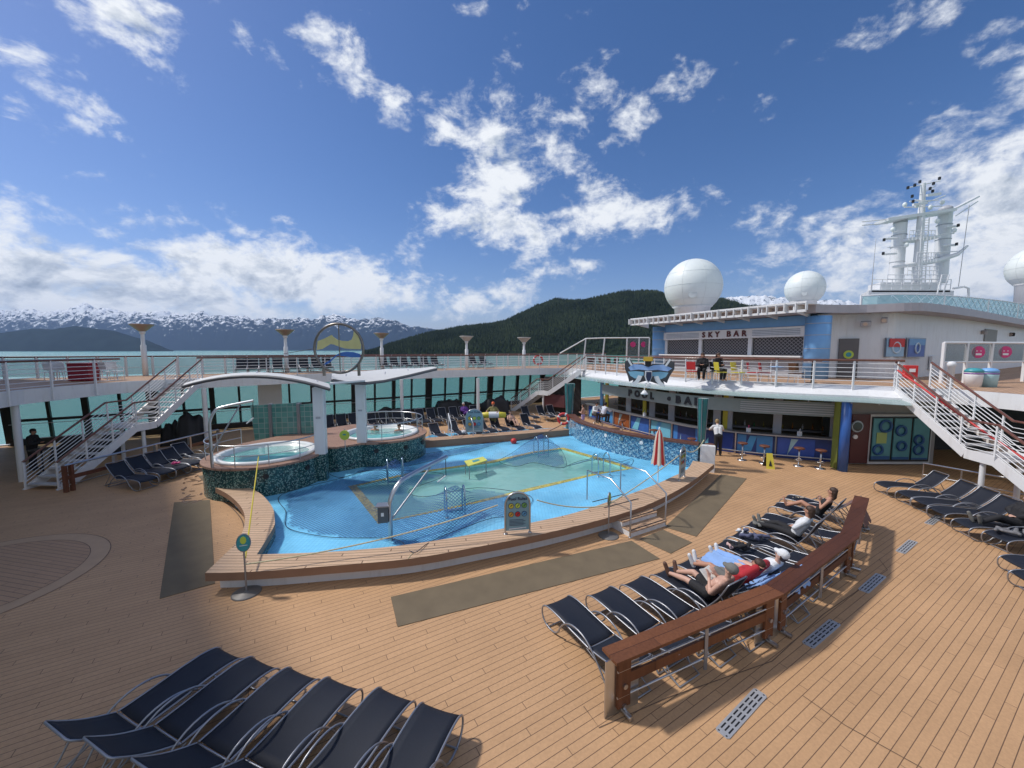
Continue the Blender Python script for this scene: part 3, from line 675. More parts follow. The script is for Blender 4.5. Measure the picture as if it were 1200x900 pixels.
MB_ = MB().tube([on(386, 14.9, 3.72), on(427, 15.6, 3.78)], .05)
single(MB_, 'canopy_tie_bar', m_white, 'white bar joining the tops of the two canopy columns', 'beam')
for i, (a, b, c) in enumerate(((on(388, 15, 3.9), on(300, 17.5, 4.6), 0), )): pass
em = thing('round_emblem', 'steel hoop emblem with yellow mountain wave and blue wave panels', 'emblem', on(400, 15.2, 3.6))
EC = on(398, 15.2, 5 + (410 - 409) / FP * 15.2 + .02); ER = 28.5 / FP * 15.2
m_hoop = mat('bronze steel hoop', (.22, .20, .18), .35, .8)
MB().tube([EC + Vector((ER * math.cos(2 * math.pi * k / 48), .0, ER * math.sin(2 * math.pi * k / 48))) for k in range(48)], .05, 8, True).build('hoop', m_hoop, em)
MB().tube([EC + Vector((.02, 0, ER)), EC + Vector((.02, 0, -ER))], .022).build('spoke', m_hoop, em)
for sx in (-.68, .83): MB().tube([EC + Vector((ER * sx * .95, 0, -ER * math.sqrt(1 - min(.99, (sx * .95) ** 2)))), EC + Vector((ER * sx * .95, 0, -ER * 1.12))], .06).build('support_post', m_hoop, em)
def flat_panel(pts, c, th=.03):
    mb = MB(); P = [(x, y, 0) for x, y in pts]; mb.prism([Vector(p) for p in P], -th / 2, th / 2)
    return mb.xf(Matrix.Translation(c) @ Matrix.Rotation(math.pi / 2, 4, 'X'))
yw = [(-.93, -.06), (-.88, .3), (-.6, .40), (-.35, .52), (-.28, .55), (-.2, .46), (-.05, .36), (.15, .31), (.4, .30), (.55, .36), (.62, .5), (.66, .72), (.85, .48), (.95, .14), (.93, -.03), (.5, -.02), (.25, 0), (.0, .08), (-.2, .16), (-.35, .18), (-.5, .10), (-.7, -.02)]
bw = [(-.66, -.68), (-.5, -.62), (-.45, -.6), (-.25, -.42), (-.1, -.30), (.15, -.31), (.5, -.36), (.9, -.36), (.86, -.22), (.6, -.15), (.3, -.13), (.05, -.17), (-.15, -.28), (-.4, -.48), (-.6, -.58)]
flat_panel([(x * ER * .97, y * ER) for x, y in yw], EC).build('yellow_wave', mat('emblem yellow', (.60, .56, .26), .5), em)
flat_panel([(x * ER * .97, y * ER) for x, y in bw], EC + Vector((0, .02, 0))).build('blue_wave', mat('emblem blue', (.05, .16, .48), .5), em)
single(MB().tube([EC + Vector((-ER, 0, 0)), on(333, 25.2, 4.75)], .015), 'stay_cable', m_black, 'thin dark cable from the round emblem to a lamp post', 'cable')

# glass block screen
gb0 = on(293, 17.6, 0); gb1 = on(369, 18.1, 0)
gs = thing('glass_block_screen', 'green glass block screen behind the nearer hot tub', 'screen', gb0)
m_gb, nt, b_, nd_ = nodes_of('glass blocks')
tc_ = nd_('ShaderNodeTexCoord'); sp_ = nd_('ShaderNodeSeparateXYZ', {0: tc_.outputs['Object']}); cb_ = nd_('ShaderNodeCombineXYZ', {0: sp_.outputs[0], 1: sp_.outputs[2]})
br_ = nd_('ShaderNodeTexBrick', {'Vector': cb_.outputs[0], 'Scale': 1.0, 'Mortar Size': .012, 'Brick Width': .24, 'Row Height': .24}); br_.offset = 0
br_.inputs['Color1'].default_value = (.13, .33, .30, 1); br_.inputs['Color2'].default_value = (.07, .22, .21, 1); br_.inputs['Mortar'].default_value = (.28, .38, .36, 1)
nt.links.new(br_.outputs[0], b_.inputs['Base Color']); b_.inputs['Roughness'].default_value = .15
for k in range(3):
    a = gb0.lerp(gb1, (0, .30, .74)[k]); b = gb0.lerp(gb1, (.26, .70, 1)[k]); MB().beam(a + Vector((0, 0, 1.55)), b + Vector((0, 0, 1.6)), .1, 1.95 if k == 1 else 1.85).build('glass_panel', m_gb, gs)
for u in (.28, .72): p = gb0.lerp(gb1, u); MB().beam(p, p + Vector((0, 0, 2.55)), .2, .14).build('post', m_frame, gs); 

# outer windows wall at the far side
NW = 30.7
ww = thing('window_wall', 'long dark framed window wall along the far side of the ship', 'window wall', S(0, NW))
m_frd = mat('dark window frame', (.02, .02, .022), .5)
s0, s1 = -12, 26
MB().beam(S(s0, NW, .12), S(s1, NW, .12), .3, .4).build('sill', m_frd, ww)
MB().beam(S(s0, NW, 1.30), S(s1, NW, 1.30), .12, .14).build('mid_rail', m_frd, ww)
MB().beam(S(s0, NW - .12, 1.12), S(s1, NW - .12, 1.12), .04, .03).build('handrail', m_steel, ww)
MB().beam(S(s0, NW, 2.9), S(s1, NW, 2.9), .25, .12).build('head_rail', m_frd, ww)
k = 0; s_ = s0
while s_ <= s1:
    w = .52 if k % 4 == 0 else (.12 if k % 2 else .26)
    MB().beam(S(s_, NW + .25, .1), S(s_ - .0, NW - .1, 2.95), w, .2).build('mullion', m_frd, ww); s_ += 1.41; k += 1
m_wg = glass('window glass', (.30, .50, .46), .12)
for a in range(int((s1 - s0) / 2.82)): pass
MB().beam(S(s0, NW + .05, 1.5), S(s1, NW + .05, 1.5), .01, 2.8).build('window_pane', m_wg, ww)
single(MB().beam(S(-1.1, NW - .2, 2.1), S(.25, NW - .2, 2.1), .04, 1.7), 'white_window_blind', m_rail, 'pale blind hanging in one window behind the nearer canopy', 'blind')
single(MB().beam(S(-34, NW + .35, -3), S(70, NW + .35, -3), .3, 6.1), 'hull_side', m_white, 'white hull side below the far windows', 'hull')

# ------------------------------------------------------------------ fascia + railings
def railing(name, label, pts, z0, h=1.08, nb=6, post=1.5, top=m_wood, ptop=.045, lean=0, group=None, pw=.03, postdrop=.0, glassy=False, topm=None, mpost=None):
    pts = [Vector((p[0], p[1], z0)) for p in pts]; t = thing(name, label, 'railing', pts[0], group=group)
    MB().beamline = None
    a = MB()
    tp = [p + Vector((0, 0, h)) for p in pts]
    a.tube(tp, ptop, 8); a.build('handrail', top, t)
    if glassy:
        MB().wall(pts, z0 + .1, z0 + h - .08, .012).build('glass_panel', m_glass, t)
    for k in range(nb):
        z = h * (k + .6) / (nb + .35); MB().tube([p + Vector((0, 0, z)) for p in pts], .013, 5).build('bar', mpost or m_rail, t)
    for p in resample(pts, post): MB().beam(p + Vector((0, 0, -postdrop)), p + Vector((0, 0, h)), pw, pw * 1.6).build('post', mpost or m_rail, t)
    return t
hs = spline(EDGE, 3)
farpart = [p for p in hs if p.x < 4.9 and p.y > 15]; 
def curve_between(x0, x1, off): 
    pp = [at(x, np.interp(x, [e[0] for e in edge_px], [e[1] for e in edge_px]), ZU) for x in np.linspace(x0, x1, max(4, int(abs(x1 - x0) / 14)))]
    return offset(pp, off)
railing('inner_railing', 'white bar railing with wooden handrail on the far upper deck edge', curve_between(232, 655, -.08), ZU, post=1.6, postdrop=.3)
bar_edge = curve_between(690, 1058, .25)
railing('sky_bar_railing', 'curved white railing with red wooden handrail in front of the sky bar', bar_edge, ZU - .08, h=1.15, post=1.35, postdrop=.45, pw=.045)
lf = [at(-60, 466, ZU), at(0, 460, ZU), at(70, 453, ZU), at(140, 447.5, ZU)]
railing('left_railing', 'white bar railing on the left upper deck beside the stairs', offset(lf, .08), ZU, post=1.7, postdrop=.5, pw=.05)
railing('outer_railing', 'long glazed outer railing with wooden handrail on the far side of the upper deck', [S(-20, 30.6), S(30, 30.6)], ZU, h=1.12, nb=1, post=1.15, glassy=True, pw=.07)
# sloped white fascia under the bar edge
fs_ = curve_between(676, 1062, 0)
fa = offset(fs_, .62); vs = []; ff = []
for i, (a, b) in enumerate(zip(fs_, fa)):
    vs += [(a.x, a.y, ZU - .02), (b.x, b.y, 3.12), (b.x, b.y, 3.0), (a.x, a.y, 2.96)]
for i in range(len(fs_) - 1):
    a = i * 4; b = a + 4; ff += [(a, a + 1, b + 1, b), (a + 1, a + 2, b + 2, b + 1), (a + 2, a + 3, b + 3, b + 2)]
single(MB().add(vs, ff), 'deck_edge_fascia', m_white, 'sloping white fascia below the sky bar railing', 'fascia', base=(fa[0].x, fa[0].y, 3.0))
gc = thing('glass_canopy', 'narrow glass canopy hanging below the sky bar deck edge', 'canopy', fa[0])
ga = offset(fs_, .60); gb_ = offset(fs_, 1.25); vs = []; ff = []
for a, b in zip(ga, gb_): vs += [(a.x, a.y, 3.05), (b.x, b.y, 2.93), (b.x, b.y, 2.905), (a.x, a.y, 3.025)]
for i in range(len(ga) - 1):
    a = i * 4; b = a + 4; ff += [(a, a + 1, b + 1, b), (a + 1, a + 2, b + 2, b + 1), (a + 2, a + 3, b + 3, b + 2)]
MB().add(vs, ff).build('glass_sheet', m_canopy, gc)
for a, b in list(zip(ga, gb_))[::3]: MB().beam((a.x, a.y, 3.0), (b.x, b.y, 2.87), .03, .05).build('bracket', m_frame, gc)

# ------------------------------------------------------------------ stairs
def stairs(name, label, B, L0, L1, T, width, swap=False):
    """bottom, landing start, landing end, top (centre line)"""
    t = thing(name, label, 'stairs', B)
    P = [Vector(p) for p in (B, L0, L1, T)]
    def side(p, q): d = (q - p); d.z = 0; d.normalize(); return Vector((d.y, -d.x, 0))
    n01, n12, n23 = side(P[0], P[1]), side(P[1], P[2]), side(P[2], P[3])
    nn = [n01, (n01 + n12).normalized(), (n12 + n23).normalized(), n23]
    tm = mat('stair tread', (.48, .47, .46), .7)
    def flight(a, b, n):
        k = max(4, round((b.z - a.z) / .19))
        for i in range(k):
            p = a.lerp(b, (i + .5) / k); p.z = a.z + (b.z - a.z) * (i + 1) / k - .03; MB().beam(p - n * width * .48, p + n * width * .48, .28, .04).build('tread', tm, t)
            
    flight(P[0], P[1], n01); flight(P[2], P[3], n23)
    MB().beam(P[1] + Vector((0, 0, -.03)), P[2] + Vector((0, 0, -.03)), width * .96, .06).build('landing', tm, t)
    for sg in (-1, 1):
        pl = [p + n * sg * width / 2 for p, n in zip(P, nn)]
        st = MB()
        for a, b in zip(pl[:-1], pl[1:]): st.beam(a + Vector((0, 0, -.10)), b + Vector((0, 0, -.10)), .06, .30)
        st.build('stringer', m_white, t)
        MB().tube([p + Vector((0, 0, 1.0)) for p in pl], .04, 8).build('handrail', m_wood, t)
        for k in range(6): MB().tube([p + Vector((0, 0, .12 + .135 * k)) for p in pl], .014, 5).build('bar', m_rail, t)
        for p in resample(pl, 1.15) + [pl[-1]]: MB().beam(p + Vector((0, 0, -.1)), p + Vector((0, 0, 1.0)), .045, .045).build('post', m_rail, t)
    m0 = (P[1] + P[2]) / 2
    for sg in (-.4, .4): q = m0 + n12 * sg * width; MB().tube([(q.x, q.y, 0), (q.x, q.y, m0.z - .1)], .07, 10).build('support_post', m_rail, t)
    return t
stairs('deck_stairs', 'white steel stairs with wooden handrails at the far left of the deck', (-16.85, 13.7, 0), (-16.75, 16.6, 1.75), (-16.7, 17.5, 1.75), (-16.95, 20.6, 3.5), 1.25)
stairs('deck_stairs', 'white steel stairs with wooden handrails descending at the right edge', (14.9, 8.6, 0), (15.15, 11.5, 1.75), (15.3, 12.4, 1.75), (15.95, 15.6, 3.5), 1.2)
stairs('deck_stairs', 'white steel stairs at the far side left of the teal glass column', (.3, 32.6, 0), (2.35, 31.0, 1.75), (3.1, 30.4, 1.75), (5.3, 29.2, 3.5), 1.2)
single(MB().tube([(15.15, 15.4, 4.2), (15.0, 12.3, 2.4), (14.8, 9.4, .9)], .035), 'fire_hose', m_red, 'red hose laid along the right stairs', 'hose')
bl = MB().lathe([(.10, 0), (.10, .85), (.13, .86), (.13, .97), (.09, 1.04), (.02, 1.06)]); bl.xf(Matrix.Translation(on(1115, 15.3, ZU)))
single(bl, 'bollard', m_white, 'short white bollard at the top of the right stairs', 'bollard')

# support posts under the upper deck
for (x, Y, zt, lb) in ((12, 14.6, 3.0, 'leftmost white post holding up the left upper deck'), (374 - 35, 24, 3, None), (470, 26.5, 3.0, 'white post standing right of the farther hot tub'), (560, 27.8, 3.0, 'white post behind the lifeguard'), (237, 20.3, 3.0, 'white post behind the nearer hot tub')):
    if lb:
        p = on(x, Y, 0); o = MB().tube([(0, 0, 0), (0, 0, zt)], .11, 14).build('deck_support_post', m_rail); o.location = p; tag(o, lb, 'post', 'posts under the upper deck')

# ------------------------------------------------------------------ sky bar
CR = Vector((16.0, 20.7, 0)); CL = Vector((11.4, 30.4, 0)); RB = .56
bdir = (CR - CL).normalized(); fdir = Vector((-bdir.y, bdir.x, 0)) * -1
if fdir.dot(Vector((-1, -.6, 0))) < 0: fdir = -fdir
sb = thing('sky_bar', 'blue and white sky bar pavilion with closed shutters and two blue columns', 'bar', ((CR + CL) / 2).to_tuple()[:2] + (ZU,))
for c in (CR, CL):
    o = MB().lathe([(RB, ZU), (RB, 6.75)], (c.x, c.y, 0), 28).build('column', m_blue, sb)
    for z in (4.35, 5.05, 5.75, 6.35): MB().lathe([(RB + .008, z), (RB + .008, z + .03)], (c.x, c.y, 0), 28).build('column_band', m_grey, sb)
fw = [CL + bdir * .5 , CR - bdir * .45]
up = Vector((0, 0, 1))
def panel(a, b, z0, z1, th, off): 
    d = fdir * off; return MB().beam(Vector((a.x, a.y, (z0 + z1) / 2)) + d, Vector((b.x, b.y, (z0 + z1) / 2)) + d, th, z1 - z0)
panel(*fw, 6.3, 6.85, .2, -.02).build('blue_frieze', m_blue, sb)
panel(*fw, ZU, 4.6, .2, .0).build('counter_front', m_grey, sb)
panel(*fw, 4.6, 4.68, .75, .22).build('counter', m_rail, sb)
panel(*fw, 5.72, 6.28, .16, .10).build('sign_board', m_white, sb)
m_sh, nt, b_, nd_ = nodes_of('roller shutter')
tc_ = nd_('ShaderNodeTexCoord'); sx_ = nd_('ShaderNodeSeparateXYZ', {0: tc_.outputs['Object']})
def wv_(op): a_ = nd_('ShaderNodeMath', {0: sx_.outputs[1], 1: sx_.outputs[2]}, operation=op); b2 = nd_('ShaderNodeMath', {0: a_.outputs[0], 1: .10}, operation='PINGPONG'); return nd_('ShaderNodeMath', {0: b2.outputs[0], 1: .022}, operation='LESS_THAN').outputs[0]
mx_ = nd_('ShaderNodeMath', {0: wv_('ADD'), 1: wv_('SUBTRACT')}, operation='MAXIMUM'); cm_ = nd_('ShaderNodeMix', {'Factor': mx_.outputs[0]}, data_type='RGBA'); cm_.inputs['A'].default_value = (.03, .028, .03, 1); cm_.inputs['B'].default_value = (.26, .24, .24, 1)
nt.links.new(cm_.outputs['Result'], b_.inputs['Base Color'])
for u0, u1 in ((.03, .30), (.345, .66), (.70, .985)): panel(fw[0].lerp(fw[1], u0), fw[0].lerp(fw[1], u1), 4.70, 5.74, .05, -.05).build('shutter', m_sh, sb)
for u in (.015, .322, .68, .995): p = fw[0].lerp(fw[1], u); panel(p - bdir * .12, p + bdir * .12, 4.69, 5.715, .14, .0).build('pillar', m_rail, sb)
txt = "SKY BAR"; m_let = mat('dark red letters', (.11, .025, .025), .5)
u = .36
FD = fdir.copy()
xr = Vector((0, 0, 1)).cross(FD)              # to the right as seen from the front
mid = fw[0].lerp(fw[1], .52)
for ch in "SKY BAR":
    if ch != ' ':
        tb = text_mb(ch, .50, .05, .012); p = fw[0].lerp(fw[1], u) + fdir * .215 + up * 5.99
        tb.xf(frame_mtx(p, FD)).build('letter', m_let, sb)
    u += .052 if ch != ' ' else .03
for z in (5.88, 5.97, 6.06, 6.15):
    for a, b in ((.03, .32), (.70, .97)):
        pp, qq = fw[0].lerp(fw[1], a) + fdir * .19, fw[0].lerp(fw[1], b) + fdir * .19; MB().beam((pp.x, pp.y, z - .02), (qq.x, qq.y, z - .02), .03, .035).build('sign_stripe', m_frame, sb)

# deckhouse with the grey roof edge
wallp = spline([CR + Vector((.3, .5, 0)), Vector((17.9, 21.2, 0)), Vector((19.3, 20.3, 0)), Vector((20.6, 20.8, 0)), Vector((25, 23.0, 0)), Vector((33, 27.6, 0)), Vector((50, 38, 0))], 5)
dh = thing('deckhouse', 'white curved deckhouse wall with grey roof edge right of the sky bar', 'building', (18, 21, ZU))
body = [p for p in wallp] + [Vector((60, 60, 0)), Vector((24, 50, 0)), CL + Vector((2.5, 1, 0)), CL + Vector((.4, -.1, 0)), fw[0] - fdir * .6, fw[1] - fdir * .6]
MB().prism(body, ZU, 6.9).build('wall', m_white, dh)
roofo = [CR - bdir * .3 + fdir * .9] + spline([CR + fdir * .9 + bdir * .3, Vector((17.6, 20.2, 0)), Vector((19.4, 19.3, 0)), Vector((21.0, 19.75, 0)), Vector((25.4, 22.1, 0)), Vector((33.4, 26.8, 0)), Vector((50.4, 37, 0))], 6)
MB().prism(roofo + [Vector((62, 62, 0)), Vector((22, 52, 0)), CL + Vector((3, 1.5, 0)), CL + fdir * .9], 6.88, 7.28).build('roof', mat('roof edge grey', (.40, .38, .41), .5), dh)
# slotted awning in front of the bar
aw = thing('slotted_awning', 'white slotted awning along the roof of the sky bar', 'awning', CL)
a0_ = CL - bdir * 1.3 + fdir * .9; a1_ = CR + bdir * .35 + fdir * .9
o_ = MB(); L_ = (a1_ - a0_).length; nsl = 26
zt, zb = 7.36, 6.92
o_.beam(a0_ + fdir * .9 + up * zt, a1_ + fdir * .9 + up * zt, .06, .10); o_.beam(a0_ + fdir * .9 + up * (zt - .42), a1_ + fdir * .9 + up * (zt - .42), .06, .12)
for i in range(nsl + 1): p = a0_.lerp(a1_, i / nsl) + fdir * .9; o_.beam(p + up * (zt - .40), p + up * zt, .16 if i % 4 else .4, .05, (bdir.x, bdir.y, 0))
o_.build('slotted_edge', m_white, aw)
MB().add([a0_ + fdir * .88 + up * 7.31, a1_ + fdir * .88 + up * 7.31, a1_ - fdir * .3 + up * 7.33, a0_ - fdir * .3 + up * 7.33] + [a0_ + fdir * .88 + up * 7.26, a1_ + fdir * .88 + up * 7.26, a1_ - fdir * .3 + up * 7.28, a0_ - fdir * .3 + up * 7.28], [(0, 1, 2, 3), (7, 6, 5, 4), (0, 4, 5, 1), (2, 6, 7, 3), (0, 3, 7, 4), (1, 5, 6, 2)]).build('top_sheet', m_white, aw)
for i in range(8):
    p = a0_.lerp(a1_, (i + .2) / 7.6); MB().add([p + fdir * .85 + up * 6.93, p + fdir * .85 + up * 7.25, p - fdir * .6 + up * 7.25, p - fdir * .6 + up * 6.7] + [p + bdir * .06 + fdir * .85 + up * 6.93, p + bdir * .06 + fdir * .85 + up * 7.25, p + bdir * .06 - fdir * .6 + up * 7.25, p + bdir * .06 - fdir * .6 + up * 6.7], [(0, 1, 2, 3), (7, 6, 5, 4), (0, 4, 5, 1), (1, 5, 6, 2), (2, 6, 7, 3), (3, 7, 4, 0)]).build('bracket', m_rail, aw)
# door, posters, fittings on the deckhouse wall
def along(pts, px):
    """point of a wall line seen at picture column px"""
    for a, b in zip(pts[:-1], pts[1:]):
        fa_, fb_ = a.x - (px - 600) / FP * a.y, b.x - (px - 600) / FP * b.y
        if fa_ * fb_ <= 0 and a.y > 0: t = fa_ / (fa_ - fb_) if fa_ != fb_ else 0; return a.lerp(b, t)
    return pts[-1].copy()
def wallpanel(pts, x0, x1, z0, z1, th, off):
    a, b = along(pts, x0), along(pts, x1); d = (b - a).normalized(); n = Vector((d.y, -d.x, 0)); 
    if n.dot(Vector((a.x, a.y, 0))) > 0: n = -n
    return MB().beam(Vector((a.x, a.y, (z0 + z1) / 2)) + n * off, Vector((b.x, b.y, (z0 + z1) / 2)) + n * off, th, z1 - z0), a, b, n
dr = MB(); q, a, b, n = wallpanel(wallp, 981, 1004, ZU, 5.6, .07, .05)
dro = thing('deckhouse_door', 'grey door with a round lime notice right of the blue column', 'door', a.lerp(b, .5) + up * ZU)
q.build('door_leaf', mat('door grey', (.13, .12, .12), .5), dro)
def disc_on(a, b, n, u, z, r, off, m, name, par, th=.02):
    p = a.lerp(b, u) + n * off; p.z = z; return MB().tube([p, p + n * th], r, 24).build(name, m, par)
disc_on(a, b, n, .5, 4.75, .22, .09, m_lime, 'notice', dro)
disc_on(a, b, n, .5, 4.75, .12, .115, m_teal, 'notice_figure', dro, .01)
q, a, b, n = wallpanel(wallp, 1031, 1053, 4.62, 5.62, .06, .16)
p1 = thing('ring_poster', 'red and pale blue framed poster with a white ring on the deckhouse wall', 'poster', a.lerp(b, .5) + up * 4.62)
q.build('frame', m_frame, p1); c = a.lerp(b, .5)
wallpanel(wallp, 1032, 1052, 4.66, 5.58, .03, .195)[0].build('panel', mat('poster pale blue', (.32, .50, .66), .5), p1)
wallpanel(wallp, 1034.5, 1052, 5.15, 5.58, .02, .215)[0].build('red_field', m_red, p1)
def ringon(a, b, n, u, z, r, off, tr, m, par, name='ring'):
    p = a.lerp(b, u) + n * off; p.z = z; d = (b - a).normalized(); return MB().tube([p + d * r * math.cos(k * math.pi / 14) + up * r * math.sin(k * math.pi / 14) for k in range(28)], tr, 8, True).build(name, m, par)
ringon(a, b, n, .5, 5.12, .27, .24, .045, mat('pale ring', (.55, .68, .78), .5), p1)
q, a, b, n = wallpanel(wallp, 1055, 1077, 4.60, 5.64, .06, .16)
p2 = thing('ring_poster', 'blue framed poster with a white ring beside the red one', 'poster', a.lerp(b, .5) + up * 4.6)
q.build('frame', m_frame, p2); wallpanel(wallp, 1056.5, 1075.5, 4.64, 5.58, .03, .195)[0].build('panel', mat('poster blue', (.09, .16, .44), .5), p2)
wallpanel(wallp, 1056.5, 1075.5, 5.25, 5.58, .02, .215)[0].build('sky_field', mat('poster sky', (.16, .34, .58), .5), p2)
ringon(a, b, n, .5, 5.1, .26, .24, .04, MATS['pale ring'], p2)
for x, z, nm, lb in ((1012, 6.35, 'floodlight', 'grey floodlight under the roof beside the door'), (1147, 6.2, 'loudspeaker', 'white loudspeaker near the right end of the deckhouse wall'), (1180, 6.25, 'floodlight', 'black floodlight under the right end of the roof'), (1033, 6.5, 'wall_unit', 'small grey wall unit above the red poster')):
    p = along(wallp, x); tt = thing(nm, lb, 'light' if 'flood' in nm else 'fitting', (p.x, p.y, z)); f = Vector((-.75, -.65, 0))
    mm = m_black if x == 1180 else m_grey; w_ = .42 if nm != 'wall_unit' else .25
    q = MB().box(p + f * .35 + up * z, (w_, .22, .26), R(-40), R(20)); q.build('housing', mm, tt, bevel=.03)
    MB().tube([p + up * (z + .05), p + f * .3 + up * (z + .02)], .035).build('bracket', m_grey, tt)
    MB().tube([p + f * .42 + up * z, p + f * .48 + up * (z - .02)], .1, 14).build('lens', m_steel, tt)
q, a, b, n = wallpanel(wallp, 1149, 1163, 5.6, 6.45, .05, .04); single(q, 'wall_vent', mat('vent grey', (.25, .26, .25), .6), 'grey rectangular vent panel high on the deckhouse wall', 'vent')
q, a, b, n = wallpanel(wallp, 1087, 1096, ZU + .4, ZU + 1.15, .12, .10); single(q, 'electric_box', m_rail, 'white box low on the deckhouse wall behind the rail', 'box')
fb = thing('fire_hose_cabinet', 'red hose cabinet on the deck behind the rail by the right stairs', 'cabinet', on(1067, 17.8, ZU)); fp = on(1067, 17.8, ZU)
MB().box(fp + up * .50, (.45, .3, .6), R(-30)).build('cabinet_body', m_red, fb, bevel=.02); MB().box(fp + Vector((-.06, -.16, .58)), (.2, .02, .15), R(-30)).build('cabinet_label', m_rail, fb)
# glass wind screen with pink notices, right
gsn = thing('wind_screen', 'white framed glass wind screen with two pink round notices at right', 'screen', on(1104, 17.5, ZU))
gp = [on(1104, 17.6, 0), on(1131, 17.9, 0), on(1160, 18.2, 0), on(1200, 18.6, 0), on(1260, 19, 0)]
for p in gp: MB().beam(p + up * ZU, p + up * 5.32, .12, .07).build('post', m_rail, gsn)
MB().tube([p + up * 5.32 for p in gp], .05).build('top_rail', m_rail, gsn); MB().tube([p + up * 4.45 for p in gp], .04).build('bottom_rail', m_rail, gsn)
for i in range(4):
    MB().beam(gp[i] + up * 4.88, gp[i + 1] + up * 4.88, .015, .80).build('glass_pane', m_smoke, gsn)
for x, ty in ((1144.5, 0), (1176, 1)):
    c = on(x, 18.0 + (x - 1144) * .01, 4.90); n = Vector((-.1, -1, 0)).normalized(); MB().tube([c, c + n * .02], .27, 24).build('pink_notice', m_pink, gsn)
    for dx in (-.09, .09): MB().box(c + n * .03 + Vector((dx, 0, .05)), (.06, .01, .04)).build('notice_mark', m_rail, gsn)
    MB().box(c + n * .03 + Vector((0, 0, -.1)), (.26, .01, .09)).build('notice_mark', m_rail, gsn)
# the same screen seen beyond the left blue column
ws = thing('wind_screen', 'white wind screen frame with two pink notices left of the sky bar', 'screen', on(750, 33, ZU))
wp = [(686, 5.95, 33.5), (708, 6.0, 33.3), (734, 6.0, 33.0), (748, 6.0, 32.8), (760, 6.0, 32.6)]
for x, z, y in wp: MB().beam(on(x - 3 if x < 730 else x, y, ZU), on(x, y, z), .14, .08).build('post', m_rail, ws)
MB().tube([on(656, 34, 4.7)] + [on(x, y, z) for x, z, y in wp], .05).build('top_rail', m_rail, ws)
for x in (741, 753.5): c = on(x, 32.7, 5.45); MB().tube([c, c + Vector((0, -.02, 0))], .23, 20).build('pink_notice', m_pink, ws)
for a_, b_2 in ((2, 3), (3, 4)): MB().beam(on(wp[a_][0], wp[a_][2], 5.0), on(wp[b_2][0], wp[b_2][2], 5.0), .012, 1.9).build('glass_pane', m_smoke, ws)

# lattice wind screen on the roof
lt = thing('lattice_screen', 'pale blue lattice glass screen along the deckhouse roof', 'screen', (25, 26, 7.3))
lp = resample(spline([on(1003, 28.2, 0), on(1040, 27.4, 0), on(1100, 28.0, 0), on(1160, 30.6, 0), on(1200, 34.0, 0), on(1240, 39, 0)], 8), .85)
MB().tube([p + up * 8.80 for p in lp], .04).build('top_rail', m_rail, lt); MB().wall(lp, 7.3, 8.76, .012).build('glass_sheet', glass('pale aqua glass', (.45, .68, .72), .5), lt)
la = MB()
for i in range(len(lp) - 2): la.beam(lp[i] + up * 7.35, lp[i + 2] + up * 8.74, .05, .07); la.beam(lp[i + 2] + up * 7.35, lp[i] + up * 8.74, .05, .07)
la.build('lattice', mat('pale aqua paint', (.62, .76, .80), .5), lt)
for p in lp[::7]: MB().beam(p + up * 7.28, p + up * 8.84, .09, .09).build('post', m_rail, lt)

# radomes
m_dome = mat('radome white', (.74, .79, .78), .45, var=.02)
def radome(x, y, Y, r, zb, lb):
    c = ray(x, y, Y); t = thing('radome', lb, 'radome', (c.x, c.y, zb), group='white radomes on the ship roof')
    MB().ball(c, r, 40).build('dome', m_dome, t)
    MB().lathe([(r * .55, zb - c.z), (r * .62, -r * .80), (r * .7, -r * .74), (r * .5, -r * .7)], c, 28).build('pedestal', m_white, t)
    n = Vector((-c.x, -c.y, 0)).normalized()
    MB().tube([Vector((c.x, c.y, c.z - r * .38)) + n * r * .925, Vector((c.x, c.y, c.z - r * .38)) + n * r * .94], r * .14, 16).build('hatch', mat('hatch grey', (.60, .64, .64), .5), t)
    for lz in (-.5, -.02, .45): MB().tube(circ((c.x, c.y), r * 1.001 * math.sqrt(1 - lz * lz), n=48, z=c.z + r * lz), .010, 5, True).build('seam', MATS['hatch grey'], t)
    for k in range(4): MB().tube([c + Vector((math.cos(k * math.pi / 4) * math.cos(u), math.sin(k * math.pi / 4) * math.cos(u), math.sin(u))) * r * 1.001 for u in [i * math.pi / 20 for i in range(40)]], .010, 5, True).build('seam', MATS['hatch grey'], t)
radome(812, 336, 36, 2.42, 7.3, 'largest white ball radome, above the sky bar')
radome(943, 338, 45, 1.92, 7.3, 'smaller white ball radome near the middle of the roof')
radome(1215, 314, 38, 1.98, 7.3, 'white ball radome cut by the right edge of the picture')

